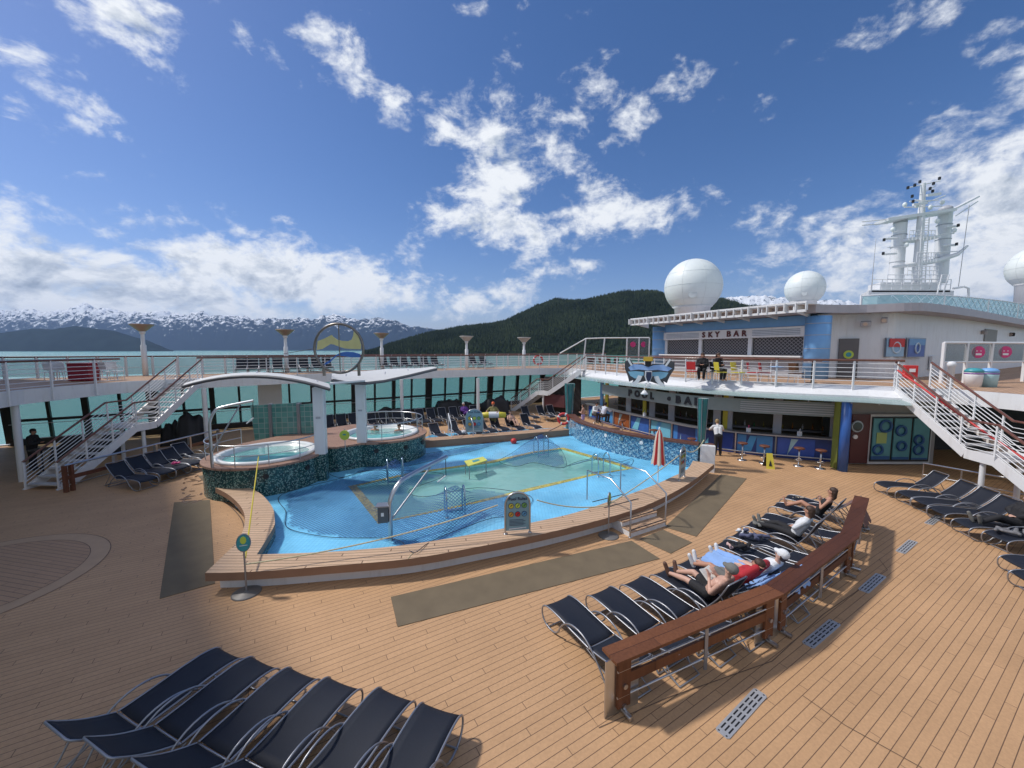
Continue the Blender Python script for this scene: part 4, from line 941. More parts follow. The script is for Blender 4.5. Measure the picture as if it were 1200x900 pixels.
# mast
MX, MY = on(1082, 42, 0).x, 42
ms = thing('radar_mast', 'tall white radar mast with two funnels, platforms and antennas', 'mast', (MX, MY, 7.3))
def mz(y, Y=MY): return ray(600, y, Y).z
def mp(x, y, Y=MY): return ray(x, y, Y)
bz0, bz1 = 7.3, mz(332)
bp0, bp1 = ray(1022, 336, 41), ray(1114, 336, 41); bp0.z = bp1.z = 0
MB().prism([bp0 - Vector((.3, 0, 0)), bp1 + Vector((.4, 0, 0)), bp1 + Vector((1.0, 3, 0)), bp0 + Vector((1.5, 3, 0))], 7.3, bz1 - .9).build('base_house', m_white, ms)
MB().prism([bp0, bp1, bp1 + Vector((.8, 3, 0)), bp0 + Vector((1.6, 3, 0))], bz1 - 1.05, bz1 - .8).build('base_deck', m_white, ms)
for x, xt, yt in ((1052, 1055, 262), (1104, 1108, 247)):
    b = ray(x - 3, 332, 43); tp_ = mp(xt, yt, 43); MB().tube([b, b.lerp(tp_, .5), tp_], [.62, .60, .57], 24).build('funnel', m_white, ms)
    MB().lathe([(.59, 0), (.54, .3), (.25, .5)], tp_, 20).build('funnel_cap', m_grey, ms)
    for u in (.35, .6, .8): c = b.lerp(tp_, u); MB().lathe([(.64, 0), (.64, .06)], c, 24).build('funnel_band', m_grey, ms)
MB().tube([mp(1074, 332), mp(1079, 260), mp(1082, 215)], [.42, .32, .2], 14).build('centre_pole', m_white, ms)
def platform(x0, y0, x1, y1, th, dep, nm='platform'):
    a = mp(x0, y0); b = mp(x1, y1); MB().beam(a + Vector((0, .5, 0)), b + Vector((0, .5, 0)), dep, th).build(nm, m_white, ms)
MB().prism([bp0 + Vector((1.2, .4, 0)), bp1 - Vector((.9, -.4, 0)), bp1 + Vector((0, 2.5, 0)), bp0 + Vector((1.8, 2.5, 0))], bz1 - .8, bz1).build('base_house', m_white, ms)
for k in range(9):
    p = bp0.lerp(bp1, k / 8); MB().tube([p + up * (bz1 - .8), p + up * (bz1 + .25)], .035, 5).build('deck_post', m_rail, ms)
for z in (bz1 - .3, bz1 + .22): MB().tube([bp0 + up * z, bp1 + up * z], .03, 5).build('deck_rail', m_rail, ms)
for z_, x0_, x1_ in ((236, 1066, 1100), (243, 1060, 1104), (272, 1046, 1060), (290, 1040, 1062), (275, 1100, 1118), (296, 1098, 1122)): MB().tube([mp(x0_, z_, 41.6), mp(x1_, z_ - 1.5, 41.6)], .05, 6).build('cross_arm', m_white, ms)
for x_, y_ in ((1046, 272), (1118, 273), (1062, 290), (1098, 262), (1060, 243), (1104, 240), (1074, 244), (1090, 246)): MB().lathe([(.02, 0), (.16, .1), (.2, .3), (.12, .45), (.02, .5)], mp(x_, y_, 41.4), 12).build('sensor_dome', m_dome, ms)
for x_, y_ in ((1078, 240), (1094, 229)): MB().beam(mp(x_ - 8, y_, 41.2), mp(x_ + 8, y_ - 2, 41.2), .2, .22).build('radar_bar', m_white, ms)
platform(1038, 258, 1118, 246, .28, 1.6); platform(1062, 281, 1098, 278, .25, 1.8); 
MB().tube([mp(1045, 313), mp(1070, 310), mp(1100, 305), mp(1122, 298), mp(1134, 288)], [.14, .25, .25, .2, .1], 8).build('lower_yard', m_white, ms)
MB().beam(mp(1112, 248), mp(1145, 231), .5, .16).build('yard', m_white, ms)
for a, b in (((1010, 264), (1040, 262)), ((1010, 260), (1040, 257)), ((1070, 243), (1108, 229)), ((1078, 228), (1096, 218)), ((1064, 220), (1102, 212)), ((1072, 234), (1090, 236)), ((1120, 253), (1146, 236))): MB().tube([mp(*a), mp(*b)], .05, 6).build('yard_arm', m_white, ms)
for x, y in ((1064, 220), (1072, 217), (1078, 213), (1094, 215), (1101, 209), (1069, 230), (1093, 224), (1036, 281), (1035, 297), (1123, 264), (1121, 286), (1090, 221), (1070, 236)):
    MB().box(mp(x, y, 41.5), (.16, .16, .28)).build('lamp', m_black, ms)
for x0, x1, y in ((1036, 1052, 280), (1034, 1050, 298), (1108, 1122, 266), (1104, 1120, 288)): MB().tube([mp(x0, y), mp(x1, y - 1)], .12, 8).build('arm', m_white, ms)
ld = MB()
for dx in (-.35, .35): ld.tube([mp(1080, 332, 41) + Vector((dx, 0, 0)), mp(1085, 255, 41) + Vector((dx, 0, 0))], .05, 5)
for i in range(26): p = mp(1080, 332, 41).lerp(mp(1085, 255, 41), i / 26); ld.beam(p + Vector((-.35, 0, 0)), p + Vector((.35, 0, 0)), .05, .05)
ld.build('ladder', m_rail, ms)
for a, b, zz in ((1040, 1110, 322), (1075, 1098, 296), (1066, 1096, 270), (1064, 1100, 312)):
    ra = MB(); ra.tube([mp(a, zz, 40.5), mp(b, zz, 40.5)], .035, 5); ra.tube([mp(a, zz + 5, 40.5), mp(b, zz + 5, 40.5)], .03, 5)
    for i in range(8): p = mp(a, zz, 40.5).lerp(mp(b, zz, 40.5), i / 7); ra.tube([p, p - Vector((0, 0, .95))], .03, 5)
    ra.build('guard_rail', m_rail, ms)
for a, b in (((1098, 345), (1104, 322)), ((1105, 345), (1112, 322))): MB().tube([mp(*a, 40), mp(*b, 40)], .06).build('stair_rail', m_rail, ms)
MB().tube([mp(1117, 338, 40), mp(1130, 336, 40), mp(1135, 338, 40), mp(1135, 350, 40)], .10).build('vent_pipe', m_rail, ms)
single(MB().tube([mp(1123, 338, 41), mp(1136, 240, 41)], .03, 5), 'whip_antenna', m_grey, 'slanting thin stay right of the radar mast', 'antenna')
single(MB().tube([on(1013, 36, 7.3), on(1015, 36, mz(280, 36))], [.05, .015], 6), 'whip_antenna', m_grey, 'thin upright whip antenna left of the radar mast', 'antenna')

# ------------------------------------------------------------------ pool bar under the deck
barline = spline([Vector((5.6, 28.6, 0)), at(724, 481, 1.1), at(768, 490, 1.1), at(813, 499, 1.1), at(860, 504.5, 1.1), at(900, 508, 1.1), at(950, 511.5, 1.1), at(987, 514, 1.1)], 5)
barline = [Vector((p.x, p.y, 0)) for p in barline]
pb = thing('pool_bar', 'long curved pool bar counter with blue painted panels under the deck', 'bar', barline[len(barline) // 2])
MB().wall(barline, 1.04, 1.1, .5).build('counter_top', m_frame, pb)
MB().wall(offset(barline, -.1), 0, 1.038, .12).build('counter_front', mat('dark blue front', (.02, .05, .2), .4), pb)
MB().tube([Vector((p.x, p.y, .18)) for p in offset(barline, .22)], .03).build('foot_rail', m_steel, pb)
fronts = resample(offset(barline, -.02), 1.62)
cols = [(.02, .08, .36), (.05, .25, .55), (.30, .09, .03), (.03, .12, .42), (.14, .45, .62), (.04, .2, .55), (.02, .06, .30), (.05, .22, .5), (.03, .09, .40)]
for i, (a, b) in enumerate(zip(fronts[:-1], fronts[1:])):
    MB().beam(a + up * .55 + (b - a) * .06, b + up * .55 - (b - a) * .06, .03, .8).build('painted_panel', mat('bar panel %s' % i, cols[i % len(cols)], .35, var=.1), pb)
    d = b - a; n = Vector((d.y, -d.x, 0)).normalized() * .022
    q = MB(); z0, z1 = .18, .92
    P0, P1, P2, P3 = [a + d * u + up * z + n for u, z in ((.12 + .1 * (i % 3), z0), (.30 + .12 * (i % 2), z0), (.55, z1), (.38, z1))]
    q.add([P0, P1, P2, P3, P0 + n * .3, P1 + n * .3, P2 + n * .3, P3 + n * .3], [(0, 1, 2, 3), (4, 5, 6, 7), (0, 1, 5, 4), (1, 2, 6, 5), (2, 3, 7, 6), (3, 0, 4, 7)]); q.build('painted_stripe', mat('stripe %d' % (i % 3), ((.16, .50, .66), (.06, .30, .60), (.35, .55, .62))[i % 3], .35), pb)
    MB().beam(a + n * 2 + up * .02, a + n * 2 + up * 1.03, .07, .05).build('mullion', m_steel, pb)
back = offset(barline, -2.6)
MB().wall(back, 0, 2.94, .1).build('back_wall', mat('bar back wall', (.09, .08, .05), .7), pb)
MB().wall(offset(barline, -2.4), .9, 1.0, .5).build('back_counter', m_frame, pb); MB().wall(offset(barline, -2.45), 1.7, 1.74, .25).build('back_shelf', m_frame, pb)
for k, (x, mm) in enumerate(((706, m_blue), (712, m_yellow), (738, m_grey), (757, m_yellow), (766, m_grey), (789, m_grey), (843, m_grey), (853, m_yellow), (857, m_grey), (915, m_grey), (983, m_grey))):
    p = along(offset(barline, -.75), x); w_ = .34 if mm is m_grey else .22; MB().box((p.x, p.y, 1.5), (w_, .12, 2.9), R(-40)).build('pillar', mm, pb)
m_lw = mat('lime back panel', (.20, .21, .03), .7)
for x0, x1 in ((700, 722), (922, 980), (878, 886)): wallpanel(offset(barline, -2.5), x0, x1, 1.75, 2.7, .04, .03)[0].build('back_panel', m_lw, pb)
band = [p for p in offset(barline, .42)]
bd = thing('pool_bar_sign', 'grey curved sign band reading POOL BAR under the deck edge', 'sign', band[10])
band = [p for p in spline([along(offset(barline, .45), x) for x in (707, 730, 760, 790, 820, 850, 880, 910, 940, 965, 988)], 3)]
MB().wall(band, 2.10, 2.72, .10).build('band', mat('sign band grey', (.22, .26, .26), .5, var=.05), bd)
for z in (2.19, 2.29, 2.39, 2.49, 2.59): MB().wall(offset(band, .06)[len(band) * 58 // 100:], z, z + .035, .02).build('slat', m_grey, bd)
m_sl = mat('sign letters', (.03, .03, .035), .4)
def bandtext(txt, x, size, step, z):
    for ch in txt:
        if ch != ' ':
            p = along(offset(band, .07), x); p2 = along(offset(band, .07), x + 2); d = (p2 - p).normalized(); n = Vector((d.y, -d.x, 0))
            if n.dot(p) > 0: n = -n
            text_mb(ch, size, .05, .03).xf(frame_mtx(Vector((p.x, p.y, z)), n)).build('letter', m_sl, bd)
        x += step
bandtext('POOL', 739, .50, 8.6, 2.42); bandtext('BAR', 796, .50, 11.5, 2.42)
p = along(offset(band, .07), 785.5); n = Vector((-p.x, -p.y, 0)).normalized(); MB().tube([Vector((p.x, p.y, 2.42)), Vector((p.x, p.y, 2.42)) + n * .05], .11, 16).build('dot', m_sl, bd)
# bottles and glasses
random.seed(3); bc = [(.03, .15, .05), (.3, .12, .02), (.55, .55, .55), (.12, .02, .02), (.25, .22, .05)]
bl_ = offset(barline, -2.35); L0_ = resample(bl_, .21); nb_ = 0
bott = []
for i, p in enumerate(L0_):
    if random.random() < .9 and len(bott) < 90:
        h = random.uniform(.24, .34); r = .038; z = 1.74 if i % 2 else 1.0; ci = random.randrange(5)
        o = MB().lathe([(r, 0), (r, h * .6), (r * .35, h * .75), (r * .35, h)], n=8).build('bottle', mat('bottle glass %d' % ci, bc[ci], .15)); o.location = (p.x, p.y, z)
        tag(o, 'small bottle on the shelves behind the pool bar', 'bottle', 'bottles behind the pool bar'); bott.append(o)
for i, x in enumerate((757, 826, 881, 942)):
    p = along(barline, x); tt = thing('menu_holder', ('small pale menu holder on the bar at its far end', 'white cup holder on the bar behind the teal column', 'pink and white drinks cup on the bar counter', 'white napkin box on the bar above the red stool')[i], 'holder', (p.x, p.y, 1.1)); 
    MB().box((0, 0, .1), (.14, .14, .2), .3).build('holder_body', m_rail, tt, local=True, bevel=.01); MB().tube([(0, 0, .2), (.02, 0, .33)], .02).build('straw', m_pink if i == 2 else m_steel, tt, local=True)
# blue and lime corner column, deck lights
p = on(996, 15.9, 0); single(MB().lathe([(.17, 0), (.17, 2.95)], (p.x, p.y, 0), 20), 'blue_column', mat('deep blue paint', (.03, .10, .34), .35), 'deep blue round column at the right end of the pool bar', 'column')
p = on(986.5, 16.3, 0); single(MB().box((p.x, p.y, 1.47), (.1, .4, 2.94), R(-10)), 'lime_panel', mat('lime wall', (.17, .20, .04), .5), 'lime green narrow wall panel beside the blue column', 'panel')
for x, y, Y, lb in ((826, 490, 16.3, 'teal glass column at the near end of the mosaic wall'), (668, 465, 23.6, 'wide teal glass column at the far end of the mosaic wall')):
    t = thing('teal_column', lb, 'column', on(x, Y, 0), group='teal glass columns by the pool wall'); w_ = .42 if x > 800 else .62
    MB().lathe([(w_ * .32, 0), (w_ * .32, 1.16), (w_ * .5, 2.98), (.1, 2.98)], n=10, smooth=False).build('glass_shaft', glass('teal column glass', (.04, .17, .17), .93) if x > 800 else MATS['teal column glass'], t, local=True)
    for a in range(5): c = R(a * 72 + 15); MB().tube([(w_ * .33 * math.cos(c), w_ * .33 * math.sin(c), 0), (w_ * .33 * math.cos(c), w_ * .33 * math.sin(c), 1.16), (w_ * .51 * math.cos(c), w_ * .51 * math.sin(c), 2.98)], .018, 5).build('frame_rib', m_frame, t, local=True)

# wall right of the bar: maroon door, mural panels, dark recess
lw = [on(990, 17.0, 0), on(1100, 16.9, 0)]
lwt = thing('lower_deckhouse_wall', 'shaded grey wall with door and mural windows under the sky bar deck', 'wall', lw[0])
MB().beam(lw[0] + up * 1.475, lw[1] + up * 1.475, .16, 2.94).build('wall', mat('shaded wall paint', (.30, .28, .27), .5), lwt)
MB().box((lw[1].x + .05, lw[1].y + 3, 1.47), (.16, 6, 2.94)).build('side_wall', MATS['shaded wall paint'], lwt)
def fl(x0, x1, y0, y1, off, th, nm, m, par):
    Y = 16.8 - off; a, b = on(x0, Y, 0), on(x1, Y, 0); z1 = 5 + (410 - y0) / FP * Y; z0 = max(.01, 5 + (410 - y1) / FP * Y); return MB().box(((a.x + b.x) / 2, Y, (z0 + z1) / 2), (b.x - a.x, th, z1 - z0)).build(nm, m, par)
m_mar = mat('maroon paint', (.09, .018, .018), .4)
d1 = thing('maroon_door', 'maroon door with a round porthole right of the blue column', 'door', on(1014, 16.7, 0))
fl(1003, 1028, 486, 545, .06, .06, 'door_leaf', m_mar, d1); c = on(1009, 16.62, 5 - (500.5 - 410) / FP * 16.6)
MB().tube([c, c + Vector((0, -.06, 0))], .25, 24).build('porthole_rim', m_frame, d1); MB().tube([c + Vector((0, -.03, 0)), c + Vector((0, -.075, 0))], .19, 24).build('porthole_glass', mat('porthole glass', (.06, .05, .04), .1), d1)
c = on(1008, 16.6, 5 - (513 - 410) / FP * 16.6); MB().tube([c, c + Vector((0, -.05, 0))], .09, 16).build('round_plate', m_rail, d1)
mu = thing('mural_windows', 'three tall window panels painted with blue rings on pale aqua', 'windows', on(1062, 16.7, 0))
fl(1024.5, 1098.5, 486, 546, .07, .06, 'surround', mat('surround paint', (.55, .55, .55), .5), mu)
m_mb = mat('mural aqua', (.09, .27, .30), .4, var=.2, vscale=1.5); m_mr = mat('mural ring blue', (.02, .09, .24), .4); m_ml = mat('mural lime', (.35, .45, .15), .5)
for i, (x0, x1) in enumerate(((1029, 1051), (1054, 1074), (1077, 1096))):
    fl(x0 - 1.6, x1 + 1.4, 489, 543, .12, .05, 'frame', m_frd, mu); fl(x0, x1, 491, 540.5, .17, .04, 'painted_pane', m_mb, mu); fl(x0, x1, 536.5 + i, 540.5, .20, .02, 'blue_wave', m_mr, mu)
for x, y, r in ((1044, 500.5, .24), (1037, 529, .19), (1063, 506, .20), (1065, 524.5, .18), (1085, 517, .18), (1085.5, 529, .19)):
    c = on(x, 16.58, 5 - (y - 410) / FP * 16.55); MB().tube([c + Vector((r * math.cos(k * math.pi / 12), 0, r * math.sin(k * math.pi / 12))) for k in range(24)], .055, 6, True).build('painted_ring', m_mr, mu)
fl(1034, 1046, 508, 521, .20, .015, 'lime_patch', m_ml, mu)
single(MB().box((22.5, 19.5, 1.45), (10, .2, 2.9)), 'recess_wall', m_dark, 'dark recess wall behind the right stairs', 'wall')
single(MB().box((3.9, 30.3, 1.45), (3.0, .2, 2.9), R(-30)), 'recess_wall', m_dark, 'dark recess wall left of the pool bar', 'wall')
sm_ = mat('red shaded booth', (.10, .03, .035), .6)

# ------------------------------------------------------------------ unseen block added out of frame to shade the left of the deck
ah = MB().prism([Vector((-11.5, 3.6, 0)), Vector((-14.9, 7.9, 0)), Vector((-17.1, 10, 0)), Vector((-24.0, 17.0, 0)), Vector((-28.2, 20.6, 0)), Vector((-50, 12, 0)), Vector((-40, -26, 0)), Vector((-15, -6, 0))], ZU + .002, 15.0)
aft = single(ah, 'shade_block', m_white, 'tall white block added outside the left edge to shade the deck', 'building')

# ------------------------------------------------------------------ sun loungers
def slat_sheet(mb, prof, hw, th=.012, sag=.020, nx=6):
    vs = []; n = len(prof)
    for (y, z) in prof:
        for k in range(nx + 1): u = k / nx * 2 - 1; vs.append((u * hw, y, z - sag * (1 - u * u)))
    m_ = len(vs); vs += [(x, y, z - th) for x, y, z in vs]; W = nx + 1; fs = []
    for i in range(n - 1):
        for k in range(nx): q = i * W + k; fs += [(q, q + 1, q + W + 1, q + W), (q + m_, q + W + m_, q + W + 1 + m_, q + 1 + m_)]
    for i in range(n - 1):
        for k in (0, nx): q = i * W + k; f = (q, q + W, q + W + m_, q + m_); fs.append(f if k == 0 else f[::-1])
    for k in range(nx): fs += [(k, k + m_, k + 1 + m_, k + 1), ((n - 1) * W + k, (n - 1) * W + k + 1, (n - 1) * W + k + 1 + m_, (n - 1) * W + k + m_)]
    return mb.add(vs, fs, True)
HW = .285
HY, HZ, BL = 1.20, .355, .72
def lounger(beta, label, loc, rz, group, name='sun_lounger'):
    t = thing(name, label, 'sun lounger', loc, rz, group)
    seat = [(-.01, .33), (.03, .362), (.1, .385), (.25, .405), (.5, .40), (.8, .375), (1.05, .357), (HY - .02, HZ)]
    MB_ = slat_sheet(MB(), seat, HW - .012); MB_.build('seat', m_sling, t, local=True)
    cb, sb_ = math.cos(R(beta)), math.sin(R(beta))
    bp = [(HY + .02 + BL * u * cb - .03 * math.sin(math.pi * u) * sb_ * -1, HZ + .004 + BL * u * sb_ + .03 * math.sin(math.pi * u * 1.0) * cb * -1) for u in [i / 7 for i in range(8)]]
    slat_sheet(MB(), bp, HW - .012).build('backrest', m_sling, t, local=True)
    top = bp[-1]
    bf = [(-HW, y, z - .004) for y, z in bp] + [(-HW + .04, top[0] + .02 * cb, top[1] + .02 * sb_), (HW - .04, top[0] + .02 * cb, top[1] + .02 * sb_)] + [(HW, y, z - .004) for y, z in bp[::-1]]
    MB().tube(bf, .0135, 6).build('back_frame', m_frame, t, local=True)
    ca = MB()
    for k in (-1, 1):
        x = HW * k
        path = [(x, HY, HZ - .006), (x, .8, .368), (x, .5, .393), (x, .25, .398), (x, .1, .38), (x, .02, .352), (x, -.035, .30), (x, -.05, .22), (x, -.03, .13), (x, .03, .06), (x, .12, .022), (x, .22, .016), (x, .32, .03), (x, .40, .08), (x, .46, .15)]
        MB().tube(spline(path, 2), .0145, 6).build('side_rail', m_frame, t, local=True)
        x2 = (HW + .022) * k
        arm = [(x2, .46, .14), (x2, .55, .30), (x2, .67, .42), (x2, .82, .49), (x2, .99, .505), (x2, 1.16, .47), (x2, 1.32, .37), (x2, 1.46, .24), (x2, 1.59, .09), (x2, 1.66, .016)]
        MB().tube(spline(arm, 2), .0145, 6).build('armrest', m_frame, t, local=True)
    rl = [(-.30, 1.66, .016), (.30, 1.66, .016)]
    for cb_ in (rl, [(-.305, .14, .02), (.305, .14, .02)], [(-.28, HY, HZ - .03), (.28, HY, HZ - .03)]): MB().tube(cb_, .013, 6).build('cross_bar', m_frame, t, local=True)
    q = MB(); s1 = bp[4]
    q.tube([(-.235, s1[0], s1[1] - .02), (-.235, s1[0] + .18, max(.05, s1[1] - .33)), (-.235, 1.98, .016), (.235, 1.98, .016), (.235, s1[0] + .18, max(.05, s1[1] - .33)), (.235, s1[0], s1[1] - .02)], .012, 6)
    q.tube([(-.235, 1.98, .016), (-.27, 1.15, .30)], .011, 6); q.tube([(.235, 1.98, .016), (.27, 1.15, .30)], .011, 6)
    q.build('prop_leg', m_frame, t, local=True)
    return t
ORD = ['first', 'second', 'third', 'fourth', 'fifth', 'sixth', 'seventh', 'eighth', 'ninth', 'tenth', 'eleventh', 'twelfth', 'thirteenth', 'fourteenth', 'fifteenth', 'sixteenth', 'seventeenth', 'eighteenth', 'nineteenth', 'twentieth']
protos = {}
LPOS = {}
def put(key, px, py, heading, beta, label, group, z=0):
    p = at(px, py, z + .385); p.z = z; rz = R(heading - 90)
    rz += R(1.6) * math.sin(px * 12.9 + py * 7.3)
    if beta in protos: t = dup(protos[beta], p, rz, label, group)
    else: t = protos[beta] = lounger(beta, label, p, rz, group)
    LPOS[key] = (p.copy(), rz, beta); return t
for i, (x, y, h) in enumerate(((269, 762, -112), (309, 773, -113), (355, 785.5, -112), (402.5, 797, -112), (464, 810, -111), (517, 827, -110))):
    put('F%d' % i, x, y, h, 36, 'empty navy lounger, %s from the left in the front row' % ORD[i], 'front row of navy loungers')
row2 = [((652, 701), -60, 12), ((702, 690), -59, 12), ((740, 678), -58, 12), ((774, 667), -60, 58), ((800, 656), -58, 42), ((826, 648), -57, 42), ((843, 634), -56, 12), ((860, 624), -55, 12), ((876, 612), -54, 60), ((893, 603), -53, 12), ((907, 590), -52, 58), ((920, 581), -52, 42)]
who = ['empty navy lounger at the near left end of the row behind the wooden barrier', 'empty navy lounger second from the near end beside the wooden barrier', 'empty navy lounger just left of the bare chested reader', 'lounger carrying the bare chested man reading a book', 'lounger carrying the person in the red jacket', 'lounger with blue towels under the covered sleeper', 'lounger with a dark bag on its foot beyond the blue towels', 'lounger with folded grey clothes on its foot', 'lounger carrying the person in the white shirt', 'empty flat lounger just beyond the person in white', 'lounger carrying the woman in the black swimsuit', 'farthest lounger of the row with a mauve towel over its back']
for i, ((x, y), h, b) in enumerate(row2): put('R%d' % i, x, y, h, b, who[i], 'loungers along the wooden barrier')
for i, (x, y, h) in enumerate(((1034, 567, -6), (1060, 578, -7), (1079, 586.5, -8), (1099, 597, -9), (1128, 612, -14), (1168, 627, -6), (1188, 657, -14), (1200, 675, -18))):
    put('T%d' % i, x, y, h, 58 if i == 4 else 42, ('navy lounger %s from the back in the row at the right' % ORD[i]) if i not in (4, 5) else ('lounger under the white haired man in black' if i == 4 else 'lounger with a grey striped blanket on its foot'), 'loungers under the right stairs')
for i, (x, y) in enumerate(((174, 561), (196, 552.5), (214, 547), (231, 541.5), (243, 535))):
    put('L%d' % i, x, y, 163, 42, 'shaded navy lounger %s from the front in the left row' % ORD[i], 'loungers behind the left stairs')
for i, (x, y, b) in enumerate(((521, 512, 42), (543, 508.5, 42), (563, 506.5, 42), (579, 504.8, 42), (593, 503, 58), (611, 502, 58), (631, 500.5, 58))):
    put('M%d' % i, x, y, 122, b, 'navy lounger %s from the left in the row by the far pool kerb' % ORD[i], 'loungers by the far pool kerb')
for i, (x, y) in enumerate(((388, 502), (404, 500.5), (420, 499.3), (441, 498), (457, 496.5), (472, 495.5), (486, 494.5), (500, 493.5), (514, 492.5), (528, 491.5), (541, 490.5), (554, 489.5), (566, 488.5), (629, 489), (648, 488), (660, 487.5))):
    put('B%d' % i, x, y, 122, 58, 'dark lounger with raised back, %s from the left in the rearmost row' % ORD[i], 'rear row of loungers under the far deck')
ups = [(282, 0), (296, 0), (310, 0), (326, 0), (345, 0), (358, 0), (373, 0), (386, 0), (455, 0), (468, 0), (480, 0), (493, 0), (505, 0), (517, 0), (563, 0), (575, 0)]
for i, (x, _) in enumerate(ups):
    a = (x - 600) / FP; Yv = 28.9 / (.857 - .515 * a); p = Vector((a * Yv, Yv, ZU))
    t = dup(protos[58], p, R(122 - 90 + 0), 'upper deck lounger %s from the left along the far railing' % ORD[i], 'loungers on the far upper deck'); t.location = p

# ------------------------------------------------------------------ wooden barrier
zt = .88
q0, q1, q2, q3 = (at(714, 768, zt) , at(908, 690, zt), at(996, 626, zt), at(1010, 582, zt))
Q = [Vector((p.x, p.y, 0)) for p in (q0, q1, q2, q3)]
wb = thing('wooden_barrier', 'angled varnished red wood barrier with steel rails behind the loungers', 'barrier', Q[0])
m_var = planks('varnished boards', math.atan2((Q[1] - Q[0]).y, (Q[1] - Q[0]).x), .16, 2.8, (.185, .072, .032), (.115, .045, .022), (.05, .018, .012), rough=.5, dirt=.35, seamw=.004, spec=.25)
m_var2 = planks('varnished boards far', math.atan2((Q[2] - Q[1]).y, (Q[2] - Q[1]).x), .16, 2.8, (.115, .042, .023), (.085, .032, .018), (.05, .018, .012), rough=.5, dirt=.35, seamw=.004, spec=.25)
def mitre(Q, w):
    L_, R_l = [], []
    for i, p in enumerate(Q):
        t = (Q[min(i + 1, 3)] - Q[max(i - 1, 0)]).normalized(); n = Vector((t.y, -t.x, 0))
        if 0 < i < 3: t1 = (Q[i] - Q[i - 1]).normalized(); n1 = Vector((t1.y, -t1.x, 0)); k = 1 / max(.5, n.dot(n1))
        else: k = 1
        L_.append(p + n * w * k); R_l.append(p - n * w * k)
    return L_, R_l
ml, mr2 = mitre(Q, .155)
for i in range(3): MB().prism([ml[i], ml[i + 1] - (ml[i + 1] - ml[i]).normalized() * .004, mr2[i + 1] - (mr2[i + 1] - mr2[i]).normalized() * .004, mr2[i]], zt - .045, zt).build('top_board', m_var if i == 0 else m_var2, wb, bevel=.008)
for i in range(3):
    a, b = Q[i], Q[i + 1]; d = (b - a).normalized(); L_ = (b - a).length; n = Vector((d.y, -d.x, 0))
    MB().beam(a + d * .22 + up * .50 + n * .05, b - d * .22 + up * .50 + n * .05, .035, .15).build('side_board', m_var if i == 0 else m_var2, wb, bevel=.004)
    for z in (.64, .26): MB().tube([a + d * .1 + up * z + n * .06, b - d * .1 + up * z + n * .06], .016, 8).build('rail', m_steel, wb)
    for u in (.06, .94):
        p = a.lerp(b, u); MB().beam(p + up * .10 + n * .05, p + up * (zt - .05) + n * .05, .22, .05, n).build('end_post_board', m_var, wb, bevel=.005)
        for s_ in (-.14, .14): c = p + d * s_; MB().beam(c + up * .0 + n * .02, c + up * (zt - .05) + n * .02, .02, .30, d).build('post_plate', m_steel, wb)
        for zz in (.12, .42): MB().tube([p + n * .07 + up * zz, p + n * .105 + up * zz], .035, 14).build('bolt_cap', m_steel, wb)
        MB().tube([p + n * .05 + up * .05, p + n * .22 + up * .05], .035, 10).build('foot', m_steel, wb)
    kk = 1 if L_ < 3 else 2
    p = a.lerp(b, .5); MB().beam(p + n * .09 + up * .10, p + n * .09 + up * (zt - .05), .02, .05).build('mid_post', MATS['grey aluminium tube'], wb)

# ------------------------------------------------------------------ rubber mats, drains
def ground_quad(name, pts, m, label, cat, th=.012, group=None, z=.0):
    P = [at(*p, 0) for p in pts]; c = sum(P, Vector()) / len(P); return single(MB().prism(P, z + .001, z + th), name, m, label, cat, group, base=(c.x, c.y, z))
ground_quad('rubber_mat', [(187, 702), (204, 589), (246, 586), (252, 684)], m_mat, 'long grey mat lying left of the teak bench', 'mat', group='rubber mats round the pool')
ground_quad('rubber_mat', [(466, 735), (458, 700), (740, 634), (773, 655)], m_mat, 'longest grey brown mat lying in front of the teak bench', 'mat', group='rubber mats round the pool')
ground_quad('rubber_mat', [(749, 632), (777, 621), (811, 636), (786, 649)], m_mat, 'small square mat at the foot of the pool steps', 'mat', group='rubber mats round the pool')
ground_quad('rubber_mat', [(779, 618), (816, 629), (875, 561), (845, 556)], m_mat, 'grey brown mat right of the pool steps leading to the bar', 'mat', group='rubber mats round the pool')
ground_quad('rubber_mat', [(232, 558), (247, 556), (247, 566), (240, 566)], m_mat, 'small dark mat beside the hot tub wall', 'mat', group='rubber mats round the pool')
gr = None
for i, (a, b) in enumerate((((845, 862), (892, 811)), ((946, 757), (979, 729)), ((1010, 694.5), (1034, 673)), ((1054, 648.5), (1071, 633.5)), ((1087, 615), (1102, 604)))):
    p, q = at(*a, 0), at(*b, 0); d = q - p; c = (p + q) / 2
    if gr is None:
        L_ = 1.12; t = gr = thing('drain_grate', '', 'drain', c, math.atan2(d.y, d.x), 'steel drain grates in the deck')
        MB().prism([Vector((x, y, 0)) for x, y in ((-L_ / 2, -.065), (-L_ / 2 + .03, -.09), (L_ / 2 - .03, -.09), (L_ / 2, -.065), (L_ / 2, .065), (L_ / 2 - .03, .09), (-L_ / 2 + .03, .09), (-L_ / 2, .065))], .0, .012).build('plate', mat('dull drain steel', (.60, .60, .60), .45, .6), t, local=True)
        sl = MB()
        for ix in range(6):
            for iy in (-1, 0, 1): sl.box(((ix - 2.5) * .165, iy * .05, .0125), (.12, .018, .004))
        for ix in (-1, 1):
            for iy in (-.05, .05): sl.tube([(ix * .53, iy, .011), (ix * .53, iy, .0145)], .012, 8)
        sl.build('slots', m_black, t, local=True)
    else: t = dup(gr, c, math.atan2(d.y, d.x))
    t['label'] = 'slotted steel drain grate, %s of five counting from the camera' % ORD[i]

